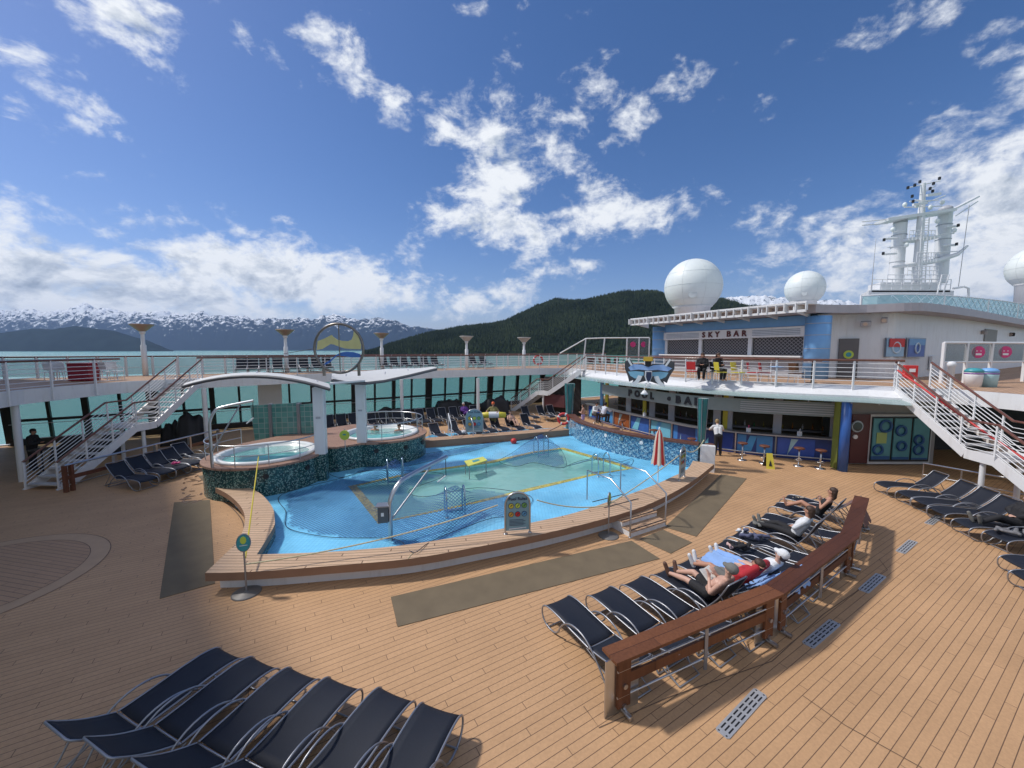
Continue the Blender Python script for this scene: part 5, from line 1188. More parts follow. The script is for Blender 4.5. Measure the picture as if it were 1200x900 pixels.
# ------------------------------------------------------------------ pool equipment
m_lad = mat('pool rail steel', (.45, .55, .62), .2, 1)
def ladder(px, py, zb, ang, label, hgt=.85):
    p = at(px, py, zb); t = thing('pool_ladder', label, 'ladder', p, R(ang), 'steel pool ladders')
    for x in (-.27, .27):
        MB().tube(spline([(x, -.22, 0), (x, -.22, .45), (x, -.17, .72), (x, .0, hgt), (x, .17, .72), (x, .22, .45), (x, .22, -.7)], 4), .024, 8).build('handrail', m_lad, t, local=True)
        MB().lathe([(.05, 0), (.05, .02)], (x, -.22, 0), 12).build('flange', m_steel, t, local=True)
    for z in (.03, -.22, -.47): MB().box((0, .22, z), (.54, .09, .03)).build('tread', m_lad, t, local=True)
    return t
ladder(533, 602, ZS, 18, 'pool ladder at the near edge, left of the round topped rules board')
ladder(463, 563, ZS, 202, 'pool ladder at the far left corner near the hot tubs')
ladder(634, 532, ZS, 205, 'pool ladder at the far edge beyond the yellow table')
ladder(704, 556, ZS, 22, 'pool ladder at the right end of the basin')
# swan neck pool lift poles
m_cbx = mat('control box dark grey', (.09, .10, .11), .5)
def lift(px, py, z, top, arm, label, box=True, wd=.06):
    p = at(px, py, z); t = thing('pool_lift', label, 'pool lift', p, 0, 'steel pool lift arms')
    x, y = arm; MB().tube(spline([(0, 0, 0), (0, 0, top - .8), (.02, 0, top - .45), (.15 * (1 if x > 0 else -1), y * .1, top - .14), (x * .3, y * .3, top - .01), (x, y, top + .16)], 5), wd, 12).build('mast', m_steel, t, local=True)
    MB().tube([(.03, 0, .55), (x * .68, y * .68, top + .02)], .024, 8).build('brace', m_frame, t, local=True)
    MB().tube([(x * .98, y * .98, top + .16), (x * .98, y * .98, top - .42)], .012, 6).build('hanger', m_black, t, local=True)
    if box: MB().box((-.16, -.02, .72), (.26, .22, .42), R(8)).build('control_box', m_cbx, t, local=True, bevel=.01); MB().box((-.16, -.03, .95), (.34, .28, .03), R(8)).build('box_lid', m_frame, t, local=True); MB().box((-.15, -.14, .74), (.07, .01, .09), R(8)).build('box_label', m_rail, t, local=True)
    MB().tube([(x * .98, y * .98, top - .42), (x * .98 - .25, y * .98, top - .62)], .02).build('seat_hook', m_rail, t, local=True)
    return t
lift(458, 633, ZS, 1.52, (1.15, 1.9), 'big curved steel pool lift arm with a grey box at the near pool edge')
lift(249, 548, 1.13, 2.0, (1.15, .5), 'curved steel arm standing beside the nearer hot tub', box=False, wd=.045)
# steps with rails
st_ = thing('pool_steps', 'two teak steps with a white base against the bench', 'steps', at(752, 622, 0))
sA, sB = at(722, 624, 0), at(777, 605, 0)
sC = at(735, 632, 0); dD = (at(777, 618, 0) - at(735, 632, 0)).normalized(); nD = Vector((-dD.y, dD.x, 0))
b0 = at(739, 630, 0); W_ = (at(777, 615, 0) - b0).length
def stp(off, dep, z, nm): 
    P = [b0 + nD * off, b0 + dD * W_ + nD * off, b0 + dD * W_ + nD * (off + dep), b0 + nD * (off + dep)]
    MB().prism(P, 0, z - .03).build('riser', m_white, st_); MB().prism([P[0] - nD * .03, P[1] - nD * .03, P[2], P[3]], z - .03, z).build('tread', m_bench, st_); MB().prism([P[0] + nD * .03, P[1] + nD * .03, P[1] + nD * .07, P[0] + nD * .07], z, z + .006).build('grip_strip', m_black, st_)
stp(0, .32, .17, 's'); stp(.322, .5, .32, 's')
for i, k in enumerate((0, 1)):
    r = thing('step_handrail', ('left' if i == 0 else 'right') + ' steel handrail of the teak pool steps', 'handrail', b0 + dD * W_ * k, group='handrails of the near pool steps')
    a = b0 + dD * (W_ * k) + nD * .02; e = a + nD * 1.75
    MB().tube([a, a + up * .95, a + nD * .75 + up * 1.38, e + up * 1.36, e + up * .45], .024, 8).build('rail', m_steel, r)
    MB().lathe([(.05, 0), (.05, .015)], a, 12).build('flange', m_steel, r)
for k in (0, 1): MB().prism([b0 + nD * (1.0 + .5 * k) + dD * .0, b0 + nD * (1.0 + .5 * k) + dD * W_, b0 + nD * (1.04 + .5 * k) + dD * W_, b0 + nD * (1.04 + .5 * k)], .455, .462).build('grip_strip', m_black, st_)
fs2 = thing('pool_steps', 'far teak pool steps at the kerb below the loungers', 'steps', at(540, 523, ZS))
fa_, fb_ = at(528, 519, ZS), at(553, 517, ZS)
for k, (z, e) in enumerate(((.22, .55), (.34, .3))): d_ = (fb_ - fa_).normalized(); n_ = Vector((d_.y, -d_.x, 0)); MB().prism([fa_ + n_ * e - n_ * .0, fb_ + n_ * e, fb_ - n_ * .4, fa_ - n_ * .4], ZS, z).build('tread', m_fascia, fs2)
for i, p in enumerate((fa_, fb_)):
    r = thing('step_handrail', ('left' if i == 0 else 'right') + ' pale handrail of the far pool steps', 'handrail', p, group='handrails of the far pool steps'); MB().tube([p + n_ * .3, p + n_ * .3 + up * 1.0, p - n_ * .5 + up * 1.5, p - n_ * .5 + up * .4], .028, 8).build('rail', m_rail if i == 0 else m_steel, r)

# rules boards and sign stands
m_sbd = mat('sign blue grey', (.20, .34, .40), .4, var=.03)
def board(px, py, z, w, h, face, label, text=True):
    p = at(px, py, z); t = thing('rules_board', label, 'sign board', p, 0, 'round topped pool rules boards')
    a = R(face); x = Vector((math.cos(a), math.sin(a), 0)); n = Vector((x.y, -x.x, 0)); r = w / 2
    def outl(rr, zb, zt_): return [(-rr, zb), (rr, zb)] + [(rr * math.cos(k * math.pi / 14), zt_ - r + rr * math.sin(k * math.pi / 14)) for k in range(15)]
    def plate(o_, th, off): 
        mb = MB(); mb.prism([Vector((u, v, 0)) for u, v in o_], -th / 2, th / 2); M_ = Matrix(((x.x, 0, n.x, p.x + n.x * off), (x.y, 0, n.y, p.y + n.y * off), (0, 1, 0, p.z), (0, 0, 0, 1))); return mb.xf(M_)
    plate(outl(r - .035, .09, h - .0), .03, 0).build('panel', m_sbd, t)
    P3 = [p + x * u + up * v for u, v in [(-r + .01, 0)] + [(-(r - .01) * math.cos(k * math.pi / 14), h - r + (r - .01) * math.sin(k * math.pi / 14)) for k in range(15)] + [(r - .01, 0)]]
    MB().tube(P3, .024, 8).build('frame', m_steel, t)
    for s_ in (-1, 1): MB().lathe([(.045, 0), (.045, .02)], p + x * s_ * (r - .01), 10).build('foot', m_steel, t)
    M0 = Matrix(((x.x, 0, n.x, p.x + n.x * .022), (x.y, 0, n.y, p.y + n.y * .022), (0, 1, 0, p.z), (0, 0, 0, 1)))
    if text: text_mb('Pool Rules', .105 * w / .62, .006, .002).xf(M0 @ Matrix.Translation((0, h - .17, 0))).build('title', mat('dark ink', (.02, .03, .08), .5), t)
    cc = [m_yellow, m_lime, mat('picto green', (.15, .35, .08), .5), mat('picto gold', (.6, .35, .04), .5), m_red, mat('picto sky', (.1, .3, .5), .5)]
    for k in range(6):
        u = (-.16 + .16 * (k % 3)) * w / .62; v = h - .33 * w / .62 - .21 * w / .62 * (k // 3)
        c = p + x * u + up * v + n * .016; MB().tube([c, c + n * .008], .068 * w / .62, 18).build('pictogram', mat('dark ink', (.02, .03, .08)), t); MB().tube([c + n * .008, c + n * .014], .056 * w / .62, 18).build('pictogram', cc[k], t)
        q = MB().beam(c + n * .017 + x * -.02 - up * .025, c + n * .017 + x * .02 + up * .03, .014, .006, n); q.ball(c + n * .016 + x * .025 + up * .02, .012, 8); q.build('pictogram_figure', MATS['dark ink'], t)
    ln = MB()
    for k in range(5): ln.beam(p + x * (-.2 * w / .62) + up * (h * .34 - k * .035) + n * .018, p + x * ((.19 if k % 2 else .14) * w / .62) + up * (h * .34 - k * .035) + n * .018, .008, .009)
    ln.build('small_print', MATS['dark ink'], t); MB().beam(p + x * -.21 * w / .62 + up * .13 + n * .018, p + x * .21 * w / .62 + up * .15 + n * .018, .006, .02).build('white_line', m_rail, t)
    return t
board(606.5, 625, .455, .64, 1.06, 9, 'round topped rules board on the near bench in the middle of the picture')
board(799, 561, .455, .62, 1.15, 50, 'round topped rules board on the bench by the red umbrella, seen edge on')
board(556, 508, .455, .95, 1.35, 5, 'bright blue round topped board beside the far pool steps')
def oval_stand(px, py, z, h, label, face, col, oval=(.13, .19), lean=0):
    p = at(px, py, z); t = thing('sign_stand', label, 'sign stand', p, 0, 'oval sign stands')
    MB().lathe([(.27, 0), (.27, .015), (.24, .03), (.06, .055), (.03, .07)], p, 32).build('base', mat('stone grey base', (.20, .19, .18), .5, .3), t)
    MB().tube([p + up * .05, p + up * (h - oval[1])], .018, 8).build('pole', m_frame, t)
    a = R(face); x = Vector((math.cos(a), math.sin(a), 0)); n = Vector((x.y, -x.x, 0)); c = p + up * h
    q = MB()
    def ov(s_): return [Vector((oval[0] * s_ * math.cos(k * math.pi / 16), oval[1] * s_ * math.sin(k * math.pi / 16), 0)) for k in range(32)]
    M_ = lambda o_: Matrix(((x.x, 0, n.x, c.x + n.x * o_), (x.y, 0, n.y, c.y + n.y * o_), (0, 1, 0, c.z), (0, 0, 0, 1)))
    MB().prism(ov(1), -.012, .012).xf(M_(0)).build('rim', m_frame, t); MB().prism(ov(.9), -.004, .004).xf(M_(.014)).build('face', col, t)
    MB().prism([v * 1 + Vector((0, .06, 0)) for v in ov(.42)], -.003, .003).xf(M_(.02)).build('emblem', m_lime, t)
    MB().beam(c + n * .02 - x * .07 - up * .05, c + n * .02 + x * .07 - up * .05, .006, .012).build('text_line', m_rail, t)
    return t
oval_stand(289, 695, 0, 1.08, 'teal oval sign on a round based pole at the left corner of the bench', 20, m_teal)
oval_stand(713, 628, 0, 1.02, 'green oval sign on a round based pole left of the pool steps', 60, mat('oval green', (.06, .16, .09), .4))
# lime round notice by the hot tubs
p = on(401, 14.9, 1.13); t = thing('round_notice', 'lime green round notice on the rail between the hot tubs', 'sign', p)
MB().tube([p, p + up * .85], .015).build('post', m_steel, t); c = on(401, 14.85, 5 - (511 - 410) / FP * 14.85); MB().tube([c, c + Vector((0, -.03, 0))], .19, 24).build('disc', m_lime, t); MB().box(c + Vector((0, -.04, .03)), (.12, .01, .05)).build('symbol', m_teal, t)
# yellow table board at the pool edge
tb_ = thing('yellow_board', 'flat yellow board on legs at the far basin edge', 'board', at(567, 548, ZS)); bp4 = [at(545, 544.5, .62), at(566, 538.5, .62), at(571, 541.5, .62), at(550, 548.5, .62)]
yb = at(544, 540, .55), at(566, 535, .55), at(571, 539, .55), at(549, 546, .55)
MB().prism([Vector((p.x, p.y, 0)) for p in yb], .52, .55).build('board', mat('pale yellow board', (.62, .62, .12), .5), tb_); q = sum([Vector((p.x, p.y, 0)) for p in yb], Vector()) / 4
MB().prism([q + (Vector((p.x, p.y, 0)) - q) * .35 for p in yb], .552, .556).build('mark', m_teal, tb_)
for k in (2, 3, 0): v = Vector((yb[k].x, yb[k].y, 0)); v = q + (v - q) * .9; MB().tube([v + up * .52, v + up * -.1], .02).build('leg', m_frame, tb_)
# closed umbrella
p = at(769, 580, .455); p = at(770.5, 572, .12); um = thing('closed_umbrella', 'closed red and cream striped parasol at the pool edge', 'umbrella', p)
MB().tube([p, p + up * 2.12], .022).build('pole', m_rail, um)
n_ = 16
for wch in (0, 1):
    q = MB(); prof = [(.035, 2.1), (.10, 1.95), (.15, 1.6), (.17, 1.3), (.205, 1.02), (.225, .90)]
    for k in range(n_):
        if (k // 2) % 2 != wch: continue
        a0, a1 = k * 2 * math.pi / n_, (k + 1) * 2 * math.pi / n_; vs = []
        for r_, z in prof:
            for a in (a0, a1):
                rr = r_ * (1.12 if (round(a / (2 * math.pi / n_)) % 2) else .86); vs.append((p.x + rr * math.cos(a + .2), p.y + rr * math.sin(a + .2), p.z + z - (.05 if z < .95 and round(a / (2 * math.pi / n_)) % 2 else 0)))
        q.add(vs, [(2 * i, 2 * i + 1, 2 * i + 3, 2 * i + 2) for i in range(len(prof) - 1)], True)
    q.build('canvas', m_red if wch == 0 else mat('cream canvas', (.60, .55, .45), .7), um)
MB().lathe([(.03, 2.08), (.035, 2.14), (.01, 2.2)], p, 12).build('finial', m_rail, um)
# red lifebuoy, ball
def ringbuoy(c, nrm, r, tr, m, label, name='lifebuoy'):
    t = thing(name, label, 'lifebuoy', c); n = Vector(nrm).normalized(); u = n.orthogonal().normalized(); v = n.cross(u); K = 32
    MB().tube([Vector(c) + u * r * math.cos(2 * math.pi * k / K) + v * r * math.sin(2 * math.pi * k / K) for k in range(K)], tr, 10, True).build('ring', m, t)
    for a in range(4):
        w0 = a * math.pi / 2 + .2; MB().tube([Vector(c) + u * r * math.cos(w0 + k * .1) + v * r * math.sin(w0 + k * .1) for k in range(4)], tr * 1.06, 10).build('band', m_rail, t)
    return t
ringbuoy(on(661, 22.6, 1.0), (-.3, -1, .1), .30, .075, m_red, 'red ring lifebuoy hanging at the far end of the mosaic wall')
ringbuoy(on(630.5, 32.9, 4.15), (-.2, -1, 0), .36, .08, m_red, 'red and white lifebuoy on the far upper railing')
c = at(602, 517, ZS + .12); single(MB().ball(c, .16, 16), 'float_ball', m_red, 'small red float ball on the net by the far kerb', 'ball')

# nets and ropes
m_net, nt, b_, nd_ = nodes_of('blue net')
tc_ = nd_('ShaderNodeTexCoord'); ma_ = nd_('ShaderNodeMapping', {'Vector': tc_.outputs['Object']}); ma_.inputs['Rotation'].default_value = (0, 0, .6)
br_ = nd_('ShaderNodeTexBrick', {'Vector': ma_.outputs[0], 'Scale': 1.0, 'Mortar Size': .0075, 'Mortar Smooth': .0, 'Brick Width': .075, 'Row Height': .075}); br_.offset = 0
tr_ = nd_('ShaderNodeBsdfTransparent'); b_.inputs['Base Color'].default_value = (.015, .07, .24, 1); b_.inputs['Roughness'].default_value = .7
mx_ = nd_('ShaderNodeMixShader', {'Fac': br_.outputs['Fac']}); nt.links.new(tr_.outputs[0], mx_.inputs[1]); nt.links.new(b_.outputs[0], mx_.inputs[2]); nt.links.new(mx_.outputs[0], nt.nodes['Material Output'].inputs['Surface'])
def net(name, label, outline, bumps, base=.125, step=.16, rope=True):
    """net laid over the pool, lifted where it hangs on the ladders"""
    P = [at(x, y, z) for x, y, z in outline]; xs = [p.x for p in P]; ys = [p.y for p in P]; hb = [(at(x, y, .1), h, r) for x, y, h, r in bumps]
    def inside(x, y):
        c_ = False; j = len(P) - 1
        for i in range(len(P)):
            if (P[i].y > y) != (P[j].y > y) and x < (P[j].x - P[i].x) * (y - P[i].y) / (P[j].y - P[i].y) + P[i].x: c_ = not c_
            j = i
        return c_
    nx = int((max(xs) - min(xs)) / step) + 2; ny = int((max(ys) - min(ys)) / step) + 2; idx = {}; vs = []
    def hz(x, y):
        z = base + .012 * noise.noise(Vector((x * 1.5, y * 1.5, 3)))
        for c_, h, r in hb: d = math.hypot(x - c_.x, y - c_.y); z = max(z, base + h * max(0, 1 - d / r) ** 1.7)
        return z
    fs = []
    for i in range(nx):
        for j in range(ny):
            x, y = min(xs) + i * step, min(ys) + j * step
            if inside(x, y): idx[i, j] = len(vs); vs.append((x, y, hz(x, y)))
    for (i, j), k in idx.items():
        if (i + 1, j) in idx and (i, j + 1) in idx and (i + 1, j + 1) in idx: fs.append((k, idx[i + 1, j], idx[i + 1, j + 1], idx[i, j + 1]))
    t = thing(name, label, 'net', (c0.x, c0.y, .1)); MB().add(vs, fs, True).build('mesh', m_net, t)
    if rope:
        E_ = spline([(p.x, p.y, max(p.z, hz(p.x, p.y)) + .01) for p in P], 5, True); MB().tube(E_, .009, 5, True).build('edge_rope', m_drk, t)
    return t
net('pool_net', 'blue pool net spread from the hot tub wall over the left of the basin', [(330, 580, .12), (335, 600, .12), (336, 618, .12), (365, 627, .12), (400, 631, .12), (440, 631, .12), (468, 634, .3), (484, 648, .47), (500, 638, .46), (520, 628, .3), (575, 612, .12), (606, 604, .12), (622, 582, .12), (560, 572, .12), (500, 585, .12), (480, 575, .12), (520, 556, .12), (440, 552, .12), (395, 562, .12)], [(533, 600, .85, 1.9), (463, 562, .8, 1.6)])
net('pool_net', 'blue pool net hung over the ladder at the far basin edge', [(585, 541, .12), (600, 535, .12), (620, 527, .12), (637, 526, .12), (655, 534, .12), (664, 545, .12), (652, 548, .12), (625, 544, .12), (604, 547, .12)], [(634, 532, .95, 2.2)], step=.14)
net('pool_net', 'blue pool net hung over the ladder at the right of the basin', [(664, 548, .12), (682, 540, .12), (703, 538, .12), (722, 545, .12), (741, 538, .12), (738, 546, .12), (716, 552, .12), (690, 553, .12)], [(704, 553, .8, 1.7)], step=.12)
net('pool_net', 'blue pool net gathered against the hot tub wall', [(385, 553, .5), (410, 546, .5), (430, 540, .3), (500, 532, .12), (560, 521, .12), (595, 515, .12), (560, 527, .12), (520, 536, .12), (480, 546, .12), (430, 552, .12), (400, 560, .12)], [], step=.14)
def sag(a, b, s_, n=14): a = Vector(a); b = Vector(b); return [a.lerp(b, i / n) - up * s_ * 4 * (i / n) * (1 - i / n) for i in range(n + 1)]
def rope(pts, r, m, label, name='rope'): return single(MB().tube(pts, r, 6), name, m, label, 'rope', base=pts[0])
ov0 = at(289, 695, 0) + up * .62
rp = at(583.5, 628, .455) + up * .78; rq = at(629, 621, .455) + up * .78
rope(sag(ov0, rp, .16, 24), .016, m_rope, 'cream rope from the teal oval sign to the middle rules board')
hr0 = b0 + nD * 1.3 + up * 1.3
rope(sag(rq, at(713, 628, 0) + up * .86, .12, 18), .016, m_rope, 'cream rope from the middle rules board to the green oval sign')
rope(sag(at(713, 628, 0) + up * .88, at(796, 562, .455) + up * .9, .05, 18), .016, m_rope, 'cream rope from the green oval sign to the edge on rules board')
rope(sag(at(804, 559, .455) + up * .95, Vector((7.9, 15.9, 1.3)), .2), .018, m_rope, 'cream rope from the edge on rules board to the white wall end')
rope([at(289, 695, 0) + up * .75, at(289, 695, 0) + up * .76 + Vector((.02, .0, .0)), on(297, 12.6, 5 - (537 - 410) / FP * 12.6)], .017, mat('yellow tape', (.62, .50, .03), .5), 'bright yellow tape from the oval sign up to the hot tub rail', 'tape')
rope(sag(on(661, 22.4, .75), at(602, 517, .2), .15), .02, m_drk, 'dark rope from the red lifebuoy down to the float ball')
rope([at(x, y, .46) for x, y in ((484, 648), (480, 652), (478, 655))], .008, m_rope, 'short string tying the net corner to the bench', 'string')

# barrier rails near the left stairs, behind left loungers
lr = thing('lounger_rail', 'low steel and wood rail behind the left loungers', 'railing', at(78, 577, 0))
a, b = at(78, 577, 0), at(242, 535, 0) + Vector((-.6, 1.6, 0))
MB().tube([a + up * .95, b + up * .95], .04).build('handrail', m_steel, lr); MB().beam(a + up * .5, b + up * .5, .04, .14).build('side_board', m_wood, lr); MB().beam(a + up * .25, b + up * .25, .03, .03).build('bar', m_steel, lr)
for u in (0, .03, .25, .5, .75, 1): p = a.lerp(b, u); MB().beam(p, p + up * .95, .09, .12).build('post', m_wood if u < .04 else m_steel, lr)
rr2 = thing('lounger_rail', 'low steel rail behind the right loungers under the stairs', 'railing', at(1112, 560, 0))
a, b = at(1112, 560, 0), at(1212, 600, 0) ; a = Vector((14.9, 13.9, 0)); b = Vector((16.4, 11.2, 0))
MB().tube([a + up * .1, a + up * .92, b + up * .92], .03).build('handrail', m_steel, rr2); MB().tube([a + up * .5, b + up * .5], .02).build('bar', m_steel, rr2)
for u in (.3, .7, 1): p = a.lerp(b, u); MB().tube([p, p + up * .92], .022).build('post', m_steel, rr2)

# ------------------------------------------------------------------ lamps, furniture
def lamp(px, ybase, ydish, Y, label, col):
    b = on(px, Y, ZU); zt_ = 5 + (410 - ydish) / FP * Y; t = thing('uplight_post', label, 'lamp post', b, 0, 'dish topped lamp posts on the upper deck'); h = zt_ - ZU
    MB().lathe([(.13, 0), (.13, .6 * h), (.09, .62 * h), (.09, h - .45), (.12, h - .35)], n=16).build('post', m_rail, t, local=True)
    MB().lathe([(.10, h - .40), (.22, h - .32), (.50, h - .05), (.56, h), (.55, h + .03), (.4, h + .04)], n=28).build('dish', col, t, local=True)
    MB().lathe([(.11, h - .52), (.15, h - .40), (.13, h - .34)], n=16).build('collar', m_rail, t, local=True)
m_dishb = mat('bronze dish', (.34, .25, .19), .45, .2)
m_dishw = mat('grey dish', (.45, .42, .40), .45)
lamp(170, 441, 381, 22.5, 'brown dish lamp post above the left stairs, largest of the five', m_dishb)
lamp(336, 437, 387, 26.0, 'brown dish lamp post left of the round emblem', m_dishb)
lamp(448, 435, 391, 29.5, 'dish lamp post just right of the round emblem', m_dishb)
lamp(547, 433, 394.5, 31.0, 'grey dish lamp post in front of the forest hill, left one', m_dishw)
lamp(614, 432, 396, 32.2, 'grey dish lamp post in front of the forest hill, right one', m_dishw)
def table(name, label, p, r, h, top, leg, seats=()):
    t = thing(name, label, 'table', p); MB().lathe([(r, h - .03), (r, h)], n=24).build('table_top', top, t, local=True)
    MB().lathe([(.03, .02), (.03, h - .03)], n=10).build('pedestal', leg, t, local=True); MB().lathe([(.24, 0), (.22, .02)], n=16).build('foot', leg, t, local=True); return t
def chair(label, p, rz, m, frame, group, base=None):
    if base is not None: return dup(base, p, rz, label, group)
    t = thing('deck_chair', label, 'chair', p, rz, group)
    MB().box((0, 0, .44), (.46, .44, .035)).build('seat', m, t, local=True, bevel=.01); MB().box((0, .22, .72), (.45, .03, .40), 0, R(-10)).build('backrest', m, t, local=True, bevel=.01)
    for x in (-.2, .2):
        for y in (-.19, .19): MB().tube([(x, y, .43), (x * 1.15, y * 1.15, 0)], .014, 6).build('leg', frame, t, local=True)
        MB().tube([(x * 1.15, -.18, .43), (x * 1.15, -.18, .64), (x * 1.15, .2, .66)], .014, 6).build('armrest', frame, t, local=True)
    return t
table('cafe_table', 'white round table left of the red box on the upper deck', on(66, 19.5, ZU), .42, .95, m_rail, m_rail)
table('cafe_table', 'white round table right of the red box on the upper deck', on(119, 21, ZU), .42, .95, m_rail, m_rail)
c1_ = None
for i, (x, Y, rz, lb) in enumerate(((62, 18.9, 180, 'white chair before the left white table'), (72, 19.2, 200, 'white chair right of the left white table'), (126, 19.3, 170, 'white chair before the right white table'), (135, 19.6, 190, 'white chair at the end of the left deck railing'))):
    c1_ = chair(lb, on(x, Y, ZU), R(rz), m_rail, m_rail, 'white chairs on the left upper deck', c1_) if i else chair(lb, on(x, Y, ZU), R(rz), m_rail, m_rail, 'white chairs on the left upper deck')
rb = thing('red_box', 'dark red equipment box on the left upper deck', 'box', on(98, 19.0, ZU)); MB().box((0, 0, .42), (.95, .6, .80), R(5)).build('body', mat('dark red box', (.28, .015, .03), .5), rb, local=True, bevel=.03); MB().box((0, 0, .84), (1.0, .64, .06), R(5)).build('lid', MATS['dark red box'], rb, local=True, bevel=.02)
for s_ in (-.35, .35): MB().box((s_, -.1, .02), (.1, .3, .05)).build('foot', m_black, rb, local=True)
# sky bar furniture
d0 = None
for i, (x, Y, col, lb) in enumerate(((865, 18.5, m_yellow, 'yellow armchair behind the rail below the sky bar sign'), (883, 18.4, m_red, 'red armchair behind the rail, right of the yellow one'), (897, 18.2, mat('dark red seat', (.30, .02, .03), .5), 'dark red armchair behind the sky bar rail'), (845, 18.7, m_yellow, 'yellow armchair left of the others at the sky bar rail'), (934, 17.6, mat('brown wicker', (.12, .05, .02), .6), 'brown wicker chair in front of the right blue column'), (812, 19.5, m_red, 'red armchair near the black dressed couple'))):
    chair(lb, on(x, Y, ZU), R(30 + 20 * i), col, m_rail, 'coloured armchairs on the sky bar deck')
for i, (x, Y, lb) in enumerate(((910, 17.9, 'blue cafe table with white legs by the right blue column'), (952, 17.8, 'tall black pedestal table in front of the right blue column'))):
    table('cafe_table', lb, on(x, Y, ZU), .35, .75 if i == 0 else 1.0, m_blue if i == 0 else m_wood, m_rail if i == 0 else m_black)
mb_ = thing('sky_bar_ledge', 'long wooden bar ledge with seats under the sky bar shutters', 'ledge', (CL + bdir + fdir * 1.2).to_tuple()[:2] + (ZU,))
MB().beam(CL + bdir * .4 + fdir * 1.3 + up * 4.55, CR - bdir * 1.2 + fdir * 1.3 + up * 4.55, .4, .05).build('ledge_top', m_wood, mb_)
for k in range(6): p = (CL + bdir * .8 + fdir * 1.3).lerp(CR - bdir * 1.5 + fdir * 1.3, k / 5); MB().tube([p + up * ZU, p + up * 4.52], .03).build('leg', m_rail, mb_)
for i, x in enumerate((692, 699, 706, 713, 720, 727)):
    chair('dark chair %s from the left beyond the sky bar railing' % ORD[i], on(x, 29.5, ZU), R(i * 50), mat('dark red brown', (.10, .03, .02), .6), m_frame, 'dark chairs beyond the sky bar railing')
# bar stools
bs0 = None
for i, (x, y, lb) in enumerate(((697, 500, 'bar stool at the far end under the seated couple'), (705.5, 502, 'second bar stool under the seated couple'), (729, 508, 'wooden bar stool near the orange bar panel'), (766, 521, 'bar stool seen above the mosaic ledge, left of the umbrella'), (810, 533, 'bar stool left of the teal glass column'), (831, 541, 'bar stool hidden beside the leaning barmaid'), (869.5, 539, 'bar stool left of the wet floor sign'), (895, 543, 'bar stool just behind the wet floor sign'), (935.5, 546, 'bar stool with a red panel behind it'), (961, 549, 'rightmost bar stool beside the blue column'))):
    p = at(x, y, 0)
    if bs0 is None:
        bs0 = t = thing('bar_stool', lb, 'bar stool', p, 0, 'bar stools along the pool bar')
        MB().lathe([(.20, 0), (.20, .015), (.03, .05)], n=20).build('foot', m_steel, t, local=True); MB().lathe([(.035, .04), (.035, .74)], n=12).build('pedestal', m_steel, t, local=True)
        MB().lathe([(.17, .74), (.20, .76), (.20, .80), (.16, .815)], n=24).build('seat', mat('brown stool seat', (.14, .05, .03), .5), t, local=True); MB().tube(circ((0, 0), .15, n=20, z=.28), .012, 6, True).build('foot_ring', m_steel, t, local=True)
    else: dup(bs0, p, 0, lb)
p = at(894, 545, 0) + Vector((.02, -.35, 0)); wf = thing('wet_floor_sign', 'folding black and yellow wet floor sign in front of the pool bar', 'floor sign', p, R(-15))
for s_, mm, nm in ((-1, m_black, 'back_leaf'), (1, m_yellow, 'front_leaf')):
    MB().add([(-.16, -.22 * s_, 0), (.16, -.22 * s_, 0), (.11, 0, .62), (-.11, 0, .62)] + [(-.16, -.24 * s_, 0), (.16, -.24 * s_, 0), (.11, -.02 * s_, .62), (-.11, -.02 * s_, .62)], [(0, 1, 2, 3), (7, 6, 5, 4), (0, 4, 5, 1), (1, 5, 6, 2), (2, 6, 7, 3), (3, 7, 4, 0)]).build(nm, mm, wf, local=True)
MB().add([(-.06, -.205, .12), (.06, -.205, .12), (0, -.13, .36), (-.06, -.215, .12), (.06, -.215, .12), (0, -.14, .36)], [(0, 1, 2), (5, 4, 3), (0, 3, 4, 1), (1, 4, 5, 2), (2, 5, 3, 0)]).build('warning_triangle', m_black, wf, local=True)
# bright towel bins right
for i, (x, m_) in enumerate(((1142, m_teal), (1160, m_blue))):
    t = thing('towel_bin', ('teal and purple' if i == 0 else 'aqua and blue') + ' topped round bin behind the right railing', 'bin', on(x, 15.9, ZU), group='bins behind the right railing')
    MB().lathe([(.24, 0), (.27, .45), (.27, .60)], n=24).build('bin_body', m_rail if i == 0 else mat('pale aqua', (.4, .62, .66), .5), t, local=True); MB().lathe([(.28, .60), (.27, .68), (.18, .75), (.05, .77)], n=24).build('lid', m_, t, local=True)
    MB().lathe([(.273, .52), (.283, .57)], n=24).build('band', mat('purple', (.2, .06, .3), .5), t, local=True)
# emblem over the pool bar
p0 = on(759, 17.6, 0); ez = lambda y: 5 + (410 - y) / FP * 17.4
cr_ = thing('winged_emblem', 'blue and white winged emblem with a shield and yellow crown on the sky bar rail', 'emblem', on(759, 17.4, ez(452)))
def ep(pts, y_off, m, nm, th=.06): 
    q = MB(); q.prism([Vector(((x - 759) / FP * 17.4, -(y - 435) / FP * 17.4, 0)) for x, y in pts], -th / 2, th / 2); return q.xf(Matrix.Translation(Vector((on(759, 17.4, 0).x, 17.4 - y_off, ez(435)))) @ Matrix.Rotation(R(-28), 4, 'Z') @ Matrix.Scale(.94, 4, (1, 0, 0)) @ Matrix.Rotation(math.pi / 2, 4, 'X')).build(nm, m, cr_)
m_chr = mat('dark chrome', (.10, .10, .11), .3, .6)
ep([(731, 424), (737, 421), (742, 427), (752, 426), (759, 429), (766, 426), (777, 427), (783, 421), (790, 424), (790, 432), (785, 440), (782, 448), (778, 446), (780, 452), (770, 449), (759, 446), (748, 449), (740, 452), (742, 446), (737, 448), (735, 441), (731, 432)], 0, m_chr, 'back_plate', .05)
